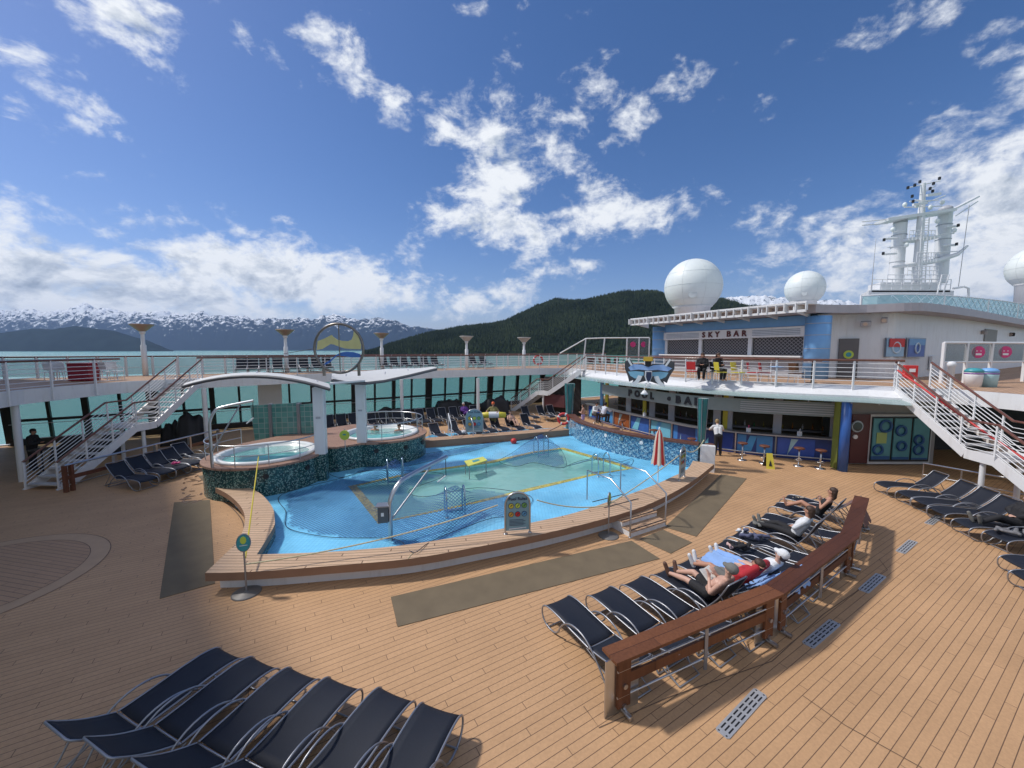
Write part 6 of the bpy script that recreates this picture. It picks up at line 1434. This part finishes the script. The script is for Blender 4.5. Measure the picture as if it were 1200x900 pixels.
ep([(735, 431), (741, 427), (752, 427.5), (759, 430), (766, 427.5), (777, 427), (787, 431), (782, 434.5), (770, 433), (759, 434), (748, 433), (738, 434.5)], .05, mat('emblem sky', (.32, .48, .80), .4), 'wing_top', .04)
for sx in (-1, 1):
    fx = lambda x: 759 + sx * (x - 759)
    o_ = [(764, 436), (774, 435), (783, 436), (780, 441), (774, 444), (768, 441), (764, 440)]; o_ = [(fx(x), y) for x, y in o_]; ep(o_ if sx > 0 else o_[::-1], .05, mat('emblem mid blue', (.22, .45, .60), .4), 'wing_panel', .04)
    o_ = [(766, 441), (771, 440), (774, 446), (780, 451), (774, 452), (768, 446)]; o_ = [(fx(x), y) for x, y in o_]; ep(o_ if sx > 0 else o_[::-1], .09, m_rail, 'wing_white', .04)
    o_ = [(778, 428), (783, 420), (785, 421.5), (780, 429)]; o_ = [(fx(x), y) for x, y in o_]; ep(o_ if sx > 0 else o_[::-1], .09, m_rail, 'wing_tip', .04)
ep([(755, 434.5), (763, 434.5), (763.5, 441), (761.5, 446), (759, 448.5), (756.5, 446), (754.5, 441)], .13, m_rail, 'shield_rim', .05); ep([(756, 435.5), (762, 435.5), (762.3, 441), (761, 445), (759, 447), (757, 445), (755.7, 441)], .17, mat('shield navy', (.02, .03, .08), .4), 'shield', .03)
ep([(754, 418), (764, 418), (764.5, 423), (753.5, 423)], .06, mat('crown gold', (.62, .38, .04), .4), 'crown', .3); ep([(755.5, 423), (762.5, 423), (762, 429), (756, 429)], .06, m_black, 'neck', .2)
ep([(755, 450), (757, 448), (763, 453), (761, 454)], .1, m_rail, 'crossed_bar', .03); ep([(763, 450), (761, 448), (755, 453), (757, 454)], .13, m_rail, 'crossed_bar', .03)
t = thing('floodlight', 'white floodlight hanging under the winged emblem', 'light', on(756, 17.1, 2.9)); c = on(756, 17.1, ez(460)); MB().tube([c + up * .3, c], .02).build('stem', m_rail, t); MB().lathe([(.05, .12), (.16, -.02), (.15, -.05)], c, 16).build('shade', m_rail, t)
# covered heaps and stacked things under the far deck
def heap(px, Y, w, d, h, label, m=m_dark):
    t_ = MB(); n = 18; vs = []; p = on(px, Y, 0)
    for i in range(n + 1):
        for j in range(9):
            u, v = i / n * 2 - 1, j / 8 * 2 - 1; e = max(abs(u) ** 3, abs(v) ** 3); z = h * (1 - e) ** .35 * (.82 + .3 * noise.noise(Vector((u * 2 + px, v * 2, 1)))); vs.append((u * w / 2, v * d / 2, max(0, z)))
    fs = [(i * 9 + j, (i + 1) * 9 + j, (i + 1) * 9 + j + 1, i * 9 + j + 1) for i in range(n) for j in range(8)]
    o = t_.add(vs, fs, True).build('covered_stack', m); o.location = p; o.rotation_euler = (0, 0, R(31)); tag(o, label, 'covered stack', 'covered heaps under the far deck')
m_cov = mat('black cover', (.014, .014, .016), .6, var=.3)
heap(526, 29.8, 2.2, 1.2, 1.45, 'dark covered furniture heap behind the rear loungers, left', m_cov); heap(543, 30.4, 2.0, 1.1, 1.0, 'low dark covered heap between two taller ones', m_cov); heap(580, 30, 2.2, 1.3, 1.55, 'tall dark covered heap left of the far stairs', m_cov); heap(455, 27, 2.6, 1.1, 1.1, 'dark covered heap behind the farther hot tub', m_cov); heap(220, 20.5, 1.3, 1, 1.9, 'dark covered stack behind the left loungers', m_cov); heap(95, 18.2, 2.4, .9, .95, 'dark sofa shape behind the left stairs', m_cov); heap(196, 20.5, .9, .8, 1.3, 'grey covered bin beside the window', m_cov)
# awning-like far dark bar under the far stairs
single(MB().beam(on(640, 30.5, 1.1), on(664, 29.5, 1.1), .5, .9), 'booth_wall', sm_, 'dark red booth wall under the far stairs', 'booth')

# ------------------------------------------------------------------ people
def remesh(mb, name, vox, m, parent, mtx, smooth=2):
    me = mb.mesh('tmp'); o = bpy.data.objects.new('tmp', me); COL.objects.link(o)
    r = o.modifiers.new('r', 'REMESH'); r.mode = 'VOXEL'; r.voxel_size = vox; r.use_smooth_shade = True
    s = o.modifiers.new('s', 'SMOOTH'); s.iterations = smooth; s.factor = .5
    dg = bpy.context.evaluated_depsgraph_get(); me2 = bpy.data.meshes.new_from_object(o.evaluated_get(dg)); bpy.data.objects.remove(o); bpy.data.meshes.remove(me)
    me2.transform(mtx); me2.materials.clear(); me2.materials.append(m); me2.name = name
    ob = bpy.data.objects.new(name, me2); COL.objects.link(ob)
    if parent is not None: ob.parent = parent
    return ob
V3 = Vector
def pose_recline(beta, knee=.16, arms='lap', turn=0, spread=.09):
    cb, sb_ = math.cos(R(beta)), math.sin(R(beta)); hip = V3((0, 1.10, .505)); d = V3((0, cb, sb_)); nrm = V3((0, -sb_, cb))
    J = dict(pelvis=hip, chest=hip + d * .34 + nrm * .02, neck=hip + d * .53 + nrm * .02, head=hip + d * .69 + nrm * .07 + V3((turn * .04, -.02, .02)))
    J['face'] = (nrm * .75 - d * .25 + V3((turn, -.5, 0))).normalized()
    for s, n in ((-1, 'L'), (1, 'R')):
        J['hip' + n] = hip + V3((s * .09, -.02, 0)); k = knee if not isinstance(knee, tuple) else knee[0 if s < 0 else 1]
        J['knee' + n] = V3((s * spread, 1.10 - math.sqrt(max(.02, .43 ** 2 - k * k)), .49 + k)); ky = J['knee' + n].y
        J['ankle' + n] = V3((s * spread * .9, ky - math.sqrt(max(.02, .42 ** 2 - (k + .01) ** 2)), .465)); J['toe' + n] = J['ankle' + n] + V3((s * .03, -.07, .17))
        sh = hip + d * .47 + V3((s * .18, 0, 0)); J['sh' + n] = sh
        if arms == 'book': J['el' + n] = sh + V3((s * .09, -.13, -.20)); J['wr' + n] = V3((s * .10, hip.y + .04, hip.z + .33)); J['hd' + n] = V3((-s * .3, -.5, .9))
        elif arms == 'lap': J['el' + n] = sh + V3((s * .08, -.16, -.17)); J['wr' + n] = V3((s * .08, hip.y - .02, hip.z + .17)); J['hd' + n] = V3((-s * .6, -.8, 0))
        elif arms == 'side': J['el' + n] = sh - d * .27 + V3((s * .07, 0, -.03)); J['wr' + n] = J['el' + n] - d * .15 + V3((s * .02, -.12, 0)); J['hd' + n] = V3((0, -1, 0))
        elif arms == 'head': J['el' + n] = sh + V3((s * .22, .05, .10)); J['wr' + n] = J['head'] + V3((s * .10, .05, .0)); J['hd' + n] = V3((-s, .2, 0))
    return J
def pose_stand(lean=0, arms='down', seat=None):
    z = .93; J = {}
    cb, sb_ = math.cos(R(lean)), math.sin(R(lean)); hip = V3((0, 0, z if seat is None else seat + .10)); d = V3((0, sb_, cb))
    J.update(pelvis=hip, chest=hip + d * .34, neck=hip + d * .54, head=hip + d * .70 + V3((0, .03, 0)), face=V3((0, 1, -.2 if lean else -.05)).normalized())
    for s, n in ((-1, 'L'), (1, 'R')):
        J['hip' + n] = hip + V3((s * .09, 0, -.02))
        if seat is None: J['knee' + n] = V3((s * .10, .02 * s, .50)); J['ankle' + n] = V3((s * .11, -.02, .08)); J['toe' + n] = J['ankle' + n] + V3((s * .02, .16, -.045))
        else: J['knee' + n] = hip + V3((s * .12, .42, -.02)); J['ankle' + n] = V3((s * .10, hip.y + .36, max(.08, hip.z - .46))); J['toe' + n] = J['ankle' + n] + V3((0, .16, -.045))
        sh = hip + d * .47 + V3((s * .185, 0, 0)); J['sh' + n] = sh
        if arms == 'down': J['el' + n] = sh + V3((s * .06, -.03, -.28)); J['wr' + n] = J['el' + n] + V3((s * -.01, .08, -.24)); J['hd' + n] = V3((0, .2, -1))
        elif arms == 'counter': J['el' + n] = sh + V3((s * .12, .16, -.20)); J['wr' + n] = J['el' + n] + V3((-s * .08, .24, .0)); J['hd' + n] = V3((-s * .6, .8, 0))
        elif arms == 'ring': J['el' + n] = sh + V3((s * .20, .08, -.22)); J['wr' + n] = J['el' + n] + V3((-s * .06, .22, .03)); J['hd' + n] = V3((-s * .5, .8, -.3))
        elif arms == 'fold': J['el' + n] = sh + V3((s * .05, .05, -.27)); J['wr' + n] = J['el' + n] + V3((-s * .14, .20, .04)); J['hd' + n] = V3((-s, .3, 0))
    return J
def figure(label, loc, rz, J, skin, hair, clothes, scale=1.0, vox=.0105, hairlen=0, cap=None, female=False):
    t = thing('person', label, 'person', loc, rz); t.scale = (1, 1, 1)
    Mx = Matrix.Scale(scale, 4); g = lambda k: J[k]
    w = .93 if female else 1
    mb = MB(); ax = (J['neck'] - J['pelvis']).normalized(); sx = V3((1, 0, 0))
    for u in (-.055, .055): mb.capsule(J['pelvis'] + sx * u, J['chest'] + sx * u * 1.2, .10 * w, .115 * w)
    mb.capsule(J['pelvis'] - sx * .08, J['pelvis'] + sx * .08, .10, .10); mb.capsule(J['shL'] * .86 + J['shR'] * .14, J['shR'] * .86 + J['shL'] * .14, .066 * w, .066 * w)
    mb.capsule(J['chest'], J['neck'], .10, .06); mb.capsule(J['neck'] - ax * .03, J['head'] - ax * .02, .05, .052)
    H_ = J['head']; f = J['face']; upv = ax - f * ax.dot(f); upv.normalize(); rt = f.cross(upv)
    def hl(a, b, c): return H_ + rt * a + f * b + upv * c
    mb.capsule(hl(0, -.02, .035), hl(0, .005, -.005), .083, .078); mb.capsule(hl(0, .02, -.03), hl(0, .042, -.075), .058, .036)
    mb.capsule(hl(0, .078, .0), hl(0, .100, -.028), .010, .015); mb.capsule(hl(-.012, .075, -.058), hl(.012, .075, -.058), .011, .011)
    for s in (-1, 1): mb.capsule(hl(s * .080, -.01, .012), hl(s * .082, -.012, -.022), .014, .011)
    for s, n in ((-1, 'L'), (1, 'R')):
        mb.capsule(g('sh' + n), g('el' + n), .05 * w, .039 * w); mb.capsule(g('el' + n), g('wr' + n), .040 * w, .026 * w)
        mb.capsule(g('hip' + n), g('knee' + n), .086, .056); k, a = g('knee' + n), g('ankle' + n); mb.capsule(k, k.lerp(a, .35) , .055, .056); mb.capsule(k.lerp(a, .3), a, .055, .034)
        mb.capsule(a, g('toe' + n), .038, .026)
        hd = g('hd' + n).normalized(); sd = hd.cross(V3((0, 0, 1)) if abs(hd.z) < .8 else V3((0, 1, 0))).normalized(); w0 = g('wr' + n); pn = sd.cross(hd)
        mb.capsule(w0 + sd * .018, w0 + hd * .075 + sd * .026, .017, .015); mb.capsule(w0 - sd * .018, w0 + hd * .075 - sd * .026, .017, .015); mb.capsule(w0, w0 + hd * .07, .018, .016)
        for i, (o_, L_) in enumerate(((-.034, .060), (-.012, .072), (.011, .068), (.033, .052))):
            b = w0 + hd * .078 + sd * o_; m1 = b + hd * L_ * .55 - pn * .008; mb.capsule(b, m1, .0098, .009); mb.capsule(m1, m1 + (hd * .8 - pn * .6).normalized() * L_ * .5, .009, .008)
        tb = w0 + hd * .02 - sd * .032 * -s * 1; mb.capsule(tb, tb + (hd * .6 + sd * s * .8).normalized() * .045, .012, .0105); q = tb + (hd * .6 + sd * s * .8).normalized() * .045; mb.capsule(q, q + hd * .035, .0105, .009)
    remesh(mb, 'body', vox, skin, t, Mx)
    for s in (-1, 1): MB().ball(Mx @ hl(s * .031, .074, .006), .0105 * scale, 8).build('eye', m_black, t, local=True)
    q = MB(); K = V3
    if hair is not None:
        q.capsule(hl(0, -.034, .046), hl(0, -.012, .05), .090, .086); q.capsule(hl(0, -.05, .02), hl(0, -.045, -.04), .075, .06)
        for s in (-1, 1): q.capsule(hl(s * .06, -.02, .04), hl(s * .065, -.03, -.02), .035, .03)
        if hairlen:
            for u in (-.05, 0, .05): q.capsule(hl(u, -.06, 0), hl(u * 1.3, -.085, -hairlen), .05, .03)
        remesh(q, 'hair', .012, hair, t, Mx)
    if cap is not None:
        q = MB(); q.capsule(hl(0, -.03, .055), hl(0, -.0, .055), .098, .096); q.capsule(hl(-.04, .10, .045), hl(.04, .10, .045), .022, .022); q.capsule(hl(0, .05, .05), hl(0, .12, .045), .05, .04); remesh(q, 'cap', .012, cap, t, Mx)
    for nm, m, kind in clothes:
        q = MB(); e = .016
        if nm in ('shirt', 'jacket', 'swimsuit', 'dress'):
            e = .014 if nm != 'jacket' else .03
            for u in (-.06, .06): q.capsule(J['pelvis'] + sx * u + ax * .04, J['chest'] + sx * u * 1.2, .10 * w + e, .118 * w + e)
            if nm == 'swimsuit': q.capsule(J['pelvis'] - sx * .08, J['pelvis'] + sx * .08, .10 + e, .10 + e)
            else:
                q.capsule(J['shL'] * .9 + J['shR'] * .1, J['shR'] * .9 + J['shL'] * .1, .066 * w + e, .066 * w + e); q.capsule(J['chest'], J['neck'] - ax * .03, .11, .065 + e)
                for n in 'LR':
                    a, b = g('sh' + n), g('el' + n); q.capsule(a, b if kind else a.lerp(b, .62), .052 + e, .046 + e)
                    if kind: q.capsule(b, b.lerp(g('wr' + n), .9), .043 + e, .033 + e)
        else:
            q.capsule(J['pelvis'] - sx * .075 - ax * .0, J['pelvis'] + sx * .075, .105 + e, .105 + e); q.capsule(J['pelvis'] - sx * .05 + ax * .06, J['pelvis'] + sx * .05 + ax * .06, .10 + e, .10 + e)
            for n in 'LR':
                a, b, c = g('hip' + n), g('knee' + n), g('ankle' + n); q.capsule(a, b if kind else a.lerp(b, .62), .088 + e, (.060 if kind else .078) + e)
                if kind: q.capsule(b, b.lerp(c, .4), .058 + e, .056 + e); q.capsule(b.lerp(c, .35), b.lerp(c, .93), .056 + e, .045 + e)
        remesh(q, nm, .0125, m, t, Mx)
    return t
def shoes(t, J, m, scale=1.0):
    for n in 'LR': q = MB(); a, b = J['ankle' + n], J['toe' + n]; q.capsule(a, b, .05, .04); q.capsule(a + (b - a) * -.25, b, .045, .042); remesh(q, 'shoe', .012, m, t, Matrix.Scale(scale, 4))
def on_lounger(key, label, J, *a, **k):
    p, rz, b = LPOS[key]; return figure(label, p, rz, J, *a, **k)
def local_pt(key, v): p, rz, b = LPOS[key]; return p + Matrix.Rotation(rz, 3, 'Z') @ V3(v)
m_bshort = mat('black cloth', (.015, .015, .018), .8, bump=.3, bscale=90); m_wcl = mat('white cloth', (.68, .70, .72), .8, bump=.4, bscale=40); m_redc = mat('red cloth', (.42, .02, .03), .8, bump=.4, bscale=50)
m_khaki = mat('khaki cloth', (.22, .20, .08), .8); m_greyc = mat('grey cloth', (.16, .16, .15), .85, bump=.4, bscale=50); m_orange = mat('orange cap', (.60, .10, .02), .6); m_lav = mat('lavender cloth', (.42, .34, .62), .8)
# bare chested reader
J = pose_recline(50, (.16, .05), 'book'); t = on_lounger('R3', 'bare chested man in black shorts and grey cap reading a book on a lounger', J, m_skin2, None, [('shorts', m_bshort, False)], cap=m_greyc)
shoes(t, J, mat('sandal brown', (.12, .06, .04), .6))
bk = thing('open_book', 'open book with white pages held by the bare chested man', 'book', local_pt('R3', (0, 1.06, .84)), LPOS['R3'][1])
for s in (-1, 1): MB().box((s * .078, -.0, .0), (.155, .22, .014), 0, R(-35), R(s * -9)).build('page_block', mat('paper', (.72, .72, .68), .8), bk, local=True); MB().box((s * .08, .004, -.011), (.163, .23, .004), 0, R(-35), R(s * -9)).build('cover', m_greyc, bk, local=True)
# red jacket
J = pose_recline(42, (.02, .14), 'head'); t = on_lounger('R4', 'person in a red jacket and grey shorts lying with white shoes', J, m_skin, m_hair, [('jacket', m_redc, True), ('shorts', m_greyc, False)]); shoes(t, J, m_wcl)
# sleeper under blue towels
J = pose_recline(42, .03, 'side'); t = on_lounger('R5', 'sleeper covered by pale blue towels with a white hat over the head', J, m_skin2, m_hair, [('shirt', m_wcl, True)], cap=m_wcl); shoes(t, J, m_wcl)
m_tow = mat('pale blue towel', (.24, .40, .72), .9, var=.1, bump=.6, bscale=60)
def drape(name, label, key, x0, x1, y0, y1, zf, m, amp=.02, nx=22, ny=40, th=.015, seed=0, cat='towel', group=None):
    p, rz, b = LPOS[key]; vs = []
    for j in range(ny + 1):
        for i in range(nx + 1):
            u, v = i / nx, j / ny; x = x0 + (x1 - x0) * u + .035 * noise.noise(V3((v * 5, seed, 2))); y = y0 + (y1 - y0) * v + .05 * noise.noise(V3((u * 5, seed, 7)))
            z = zf(x, y) + amp * (noise.noise(V3((x * 9 + seed, y * 5, seed))) + .6 * noise.noise(V3((x * 20, y * 14 + seed, 3)))); vs.append((x, y, z))
    fs = [(j * (nx + 1) + i, j * (nx + 1) + i + 1, (j + 1) * (nx + 1) + i + 1, (j + 1) * (nx + 1) + i) for j in range(ny) for i in range(nx)]
    o = MB().add(vs, fs, True).build(name, m); sd_ = o.modifiers.new('t', 'SOLIDIFY'); sd_.thickness = th; o.location = p; o.rotation_euler = (0, 0, rz); return tag(o, label, cat, group)
def body_z(x, y):
    base = .43 if y < 1.2 else .42 + (y - 1.2) * math.tan(R(40)); 
    h = .0
    for cx in (-.09, .09):
        if y < 1.15: h = max(h, .15 * math.exp(-((x - cx) / .085) ** 2) * min(1, max(0, y - .05) * 5) * (1 + .2 * math.exp(-((y - .68) / .12) ** 2)))
    if y > .95: h = max(h, .27 * math.exp(-(abs(x) / .2) ** 3) * min(1, (y - .9) * 4))
    e = max(0, abs(x) - .30); return base + h - e * 1.6
drape('blue_towel', 'pale blue towel spread over the sleeper from feet to chest', 'R5', -.40, .40, .12, 1.42, body_z, m_tow, .022, seed=1, group='pale blue towels')
drape('blue_towel', 'pale blue towel hung over the raised back beside the red jacket', 'R5', -.36, .36, 1.50, 1.92, lambda x, y: .40 + (min(y, 1.78) - 1.22) * .86 - max(0, y - 1.78) * 2.2, m_tow, .02, seed=4, group='pale blue towels')
drape('blue_towel', 'pale blue towel spread on the back of the lounger behind the red jacket', 'R4', -.34, .36, 1.56, 1.92, lambda x, y: .41 + (min(y, 1.78) - 1.22) * .86 - max(0, y - 1.78) * 2.2, m_tow, .018, seed=6, group='pale blue towels')
# bags and clothes on foot ends
def bundle(key, label, name, c, size, m, seed, cat, group=None):
    q = MB(); rnd = random.Random(seed)
    for i in range(7): a = V3((rnd.uniform(-.5, .5) * size[0], rnd.uniform(-.5, .5) * size[1], rnd.uniform(0, .5) * size[2])); b = a + V3((rnd.uniform(-.3, .3) * size[0], rnd.uniform(-.3, .3) * size[1], rnd.uniform(-.05, .3) * size[2])); q.capsule(a, b, size[2] * .34, size[2] * .24)
    o = remesh(q, name, .014, m, None, Matrix.Identity(4)); o.location = local_pt(key, c); o.rotation_euler = (0, 0, LPOS[key][1]); return tag(o, label, cat, group)
bundle('R6', 'black bag with pale straps on the foot of a lounger', 'shoulder_bag', (.0, .5, .45), (.34, .3, .16), m_bshort, 1, 'bag'); bundle('R6', 'pale pink cloth beside the black bag on the lounger', 'cloth_bundle', (.12, .30, .43), (.2, .16, .1), mat('pink cloth', (.55, .38, .36), .9), 2, 'cloth')
bundle('R7', 'bundle of navy and white clothes on the lounger foot', 'clothes_bundle', (.0, .42, .45), (.42, .42, .15), mat('navy grey cloth', (.09, .10, .17), .9, var=.3, vscale=9), 3, 'clothes'); bundle('R7', 'white cloth lying at the very foot of the clothes lounger', 'cloth_bundle', (-.12, .14, .44), (.26, .18, .09), m_wcl, 5, 'cloth')
bundle('R8', 'grey folded top by the feet of the person in white', 'clothes_bundle', (.1, .3, .45), (.3, .25, .12), m_greyc, 6, 'clothes')
bundle('T5', 'grey striped blanket bundled on a lounger foot at right', 'blanket', (0, .45, .44), (.5, .7, .15), mat('striped grey blanket', (.16, .16, .17), .9, var=.45, vscale=14), 7, 'blanket')
bundle('T7', 'coil of white cable on the deck lounger at the right edge', 'cable_coil', (.1, .5, .45), (.3, .3, .1), m_rail, 8, 'cable')
bundle('L2', 'pink cloth on one of the shaded left loungers', 'cloth_bundle', (.05, .55, .44), (.26, .2, .12), m_pink, 9, 'cloth')
bundle('M1', 'white and blue towel hanging off a lounger foot near the far steps', 'towel', (.0, .12, .42), (.3, .25, .2), m_wcl, 10, 'towel')
# person in white shirt, sitting up and leaning forward
J = pose_recline(62, (.10, .04), 'lap'); t = on_lounger('R8', 'person in a white shirt and dark trousers curled on a lounger', J, m_skin, m_hair, [('shirt', m_wcl, True), ('trousers', m_bshort, True)], hairlen=.12); shoes(t, J, m_greyc)
# woman in black swimsuit
J = pose_recline(60, (.08, .20), 'book'); t = on_lounger('R10', 'woman in a black swimsuit with long brown hair holding a phone', J, m_skin, m_hair, [('swimsuit', m_bshort, False)], hairlen=.17, female=True)
ph = thing('mobile_phone', 'dark phone held by the woman in the black swimsuit', 'phone', local_pt('R10', (0, 1.05, .90)), LPOS['R10'][1]); MB().box((0, 0, 0), (.16, .012, .08), 0, R(-25)).build('phone_body', m_black, ph, local=True); MB().box((0, .008, .004), (.145, .004, .068), 0, R(-25)).build('screen', mat('phone screen', (.25, .28, .3), .1), ph, local=True)
drape('mauve_towel', 'mauve brown towel over the raised back of the farthest lounger', 'R11', -.28, .30, 1.50, 2.02, lambda x, y: .60 + (min(y, 1.74) - 1.5) * .9 - max(0, y - 1.74) * 2.2, mat('mauve cloth', (.17, .10, .09), .9), .02, seed=9)
bundle('R11', 'open magazine lying on the foot of the farthest lounger', 'magazine', (.05, .35, .43), (.26, .2, .05), mat('magazine', (.50, .42, .30), .7, var=.3, vscale=20), 12, 'magazine')
# man in black at right
J = pose_recline(66, (.05, .16), 'lap'); t = on_lounger('T4', 'white haired man in black clothes reclining at the right edge', J, m_skin2, m_whair, [('jacket', m_bshort, True), ('trousers', m_bshort, True)]); shoes(t, J, m_greyc)
# standing and sitting people far off
J = pose_stand(24, 'counter'); p = at(841, 535, 0) + V3((.1, .2, 0)); t = figure('barmaid seen from behind in a white shirt leaning on the pool bar', p, R(-12), J, m_skin2, mat('blond hair', (.32, .22, .10), .6), [('shirt', m_wcl, False), ('trousers', m_bshort, True)], female=True); shoes(t, J, m_black)
for i, (x, y, rz, m_, lb) in enumerate(((696, 501, -150, m_wcl, 'man in a cream shirt sitting on the far bar stool, left of the pair'), (706, 502.5, -60, mat('pale shirt', (.60, .64, .74), .8), 'dark haired man in a pale shirt sitting at the far bar, right of the pair'))):
    J = pose_stand(18, 'counter', seat=.80); t = figure(lb, at(x, y, 0), R(rz), J, m_skin, mat('black hair', (.012, .01, .01), .6), [('shirt', m_, True), ('trousers', mat('dark trousers', (.05, .04, .035), .8), True)], vox=.013); shoes(t, J, m_black)
J = pose_stand(0, 'ring'); p = at(580, 505, 0) + V3((-.1, -.1, 0)); t = figure('lifeguard in khaki with an orange cap holding a yellow and white rescue tube', p, R(170), J, m_skin, None, [('shirt', m_khaki, False), ('shorts', m_khaki, False)], cap=m_orange, scale=1.04, vox=.013); shoes(t, J, m_black)
rt_ = thing('rescue_tube', 'yellow and white rescue tube held in front of the lifeguard', 'rescue tube', p + V3((.05, -.34, 1.06)), R(4))
MB().tube([(-.75, 0, 0), (-.70, 0, 0), (-.3, 0, .02)], [.09, .17, .19], 14).build('yellow_end', m_yellow, rt_, local=True); MB().tube([(.3, 0, .02), (.70, 0, 0), (.75, 0, 0)], [.19, .17, .09], 14).build('yellow_end', m_yellow, rt_, local=True); MB().tube([(-.3, 0, .02), (.3, 0, .02)], .195, 14).build('white_middle', m_rail, rt_, local=True)
J = pose_stand(0, 'fold'); p = at(683, 501.5, 0) + V3((0, -.05, 0)); t = figure('bare backed boy in lavender shorts standing by the far end of the mosaic wall', p, R(60), J, m_skin2, m_hair, [('shorts', m_lav, False), ('shorts_leg', m_lav, True)][:1], scale=.88, vox=.013)
J = pose_recline(64, (.30, .26), 'lap'); t = on_lounger('M5', 'bare shouldered person sitting with bent knees on a far lounger', J, m_skin2, mat('black hair', (.012, .01, .01), .6), [('shorts', m_bshort, False)], vox=.013)
for i, (x, y) in enumerate(((442, 503), (468, 503))):
    c = V3(((-6.75, 18.9, 0), (-5.5, 18.75, 0))[i]); J = pose_stand(-6, 'fold', seat=.30); t = figure(('left' if i == 0 else 'right') + ' bather with wet brown hair sitting in the farther hot tub', c + V3((0, .1, .20)), R(170 + 20 * i), J, m_skin, mat('wet brown hair', (.035, .012, .008), .3), [('shorts', m_bshort, False)], hairlen=.10, vox=.013)
J = pose_stand(6, 'fold'); p = at(34, 545, 0); p = on(27, 16.0, 0); t = figure('dark dressed person standing in the shade left of the stairs', p, R(-70), J, m_skin, mat('black hair', (.012, .01, .01), .6), [('jacket', m_bshort, True), ('trousers', m_bshort, True)], vox=.013, scale=1.0); shoes(t, J, m_black)
p = on(38, 15.6, 0); t = table('high_table', 'dark high table in front of the dark dressed person', p, .35, 1.0, m_dark, m_black)
for i, (x, Y) in enumerate(((823, 19.6), (840, 19.3))):
    J = pose_stand(4, 'fold', seat=.44); t = figure('person in black sitting behind the sky bar rail, %s of the pair' % ('left' if i == 0 else 'right'), on(x, Y, ZU), R(150 + 50 * i), J, m_skin, m_hair, [('jacket', m_bshort, True), ('trousers', m_bshort, True)], vox=.014, hairlen=.08)
    chair('dark deck chair under the %s person in black on the sky bar deck' % ('left' if i == 0 else 'right'), on(x, Y, ZU), R(150 + 50 * i + 180), m_dark, m_rail, 'dark chairs on the sky bar deck')
J = pose_recline(58, .2, 'lap'); t = on_lounger('B11', 'person in purple clothes reclining by the foot of the far stairs', J, m_skin, m_whair, [('jacket', mat('purple cloth', (.10, .03, .22), .8), True), ('trousers', mat('purple cloth', (.10, .03, .22)), True)], vox=.014)
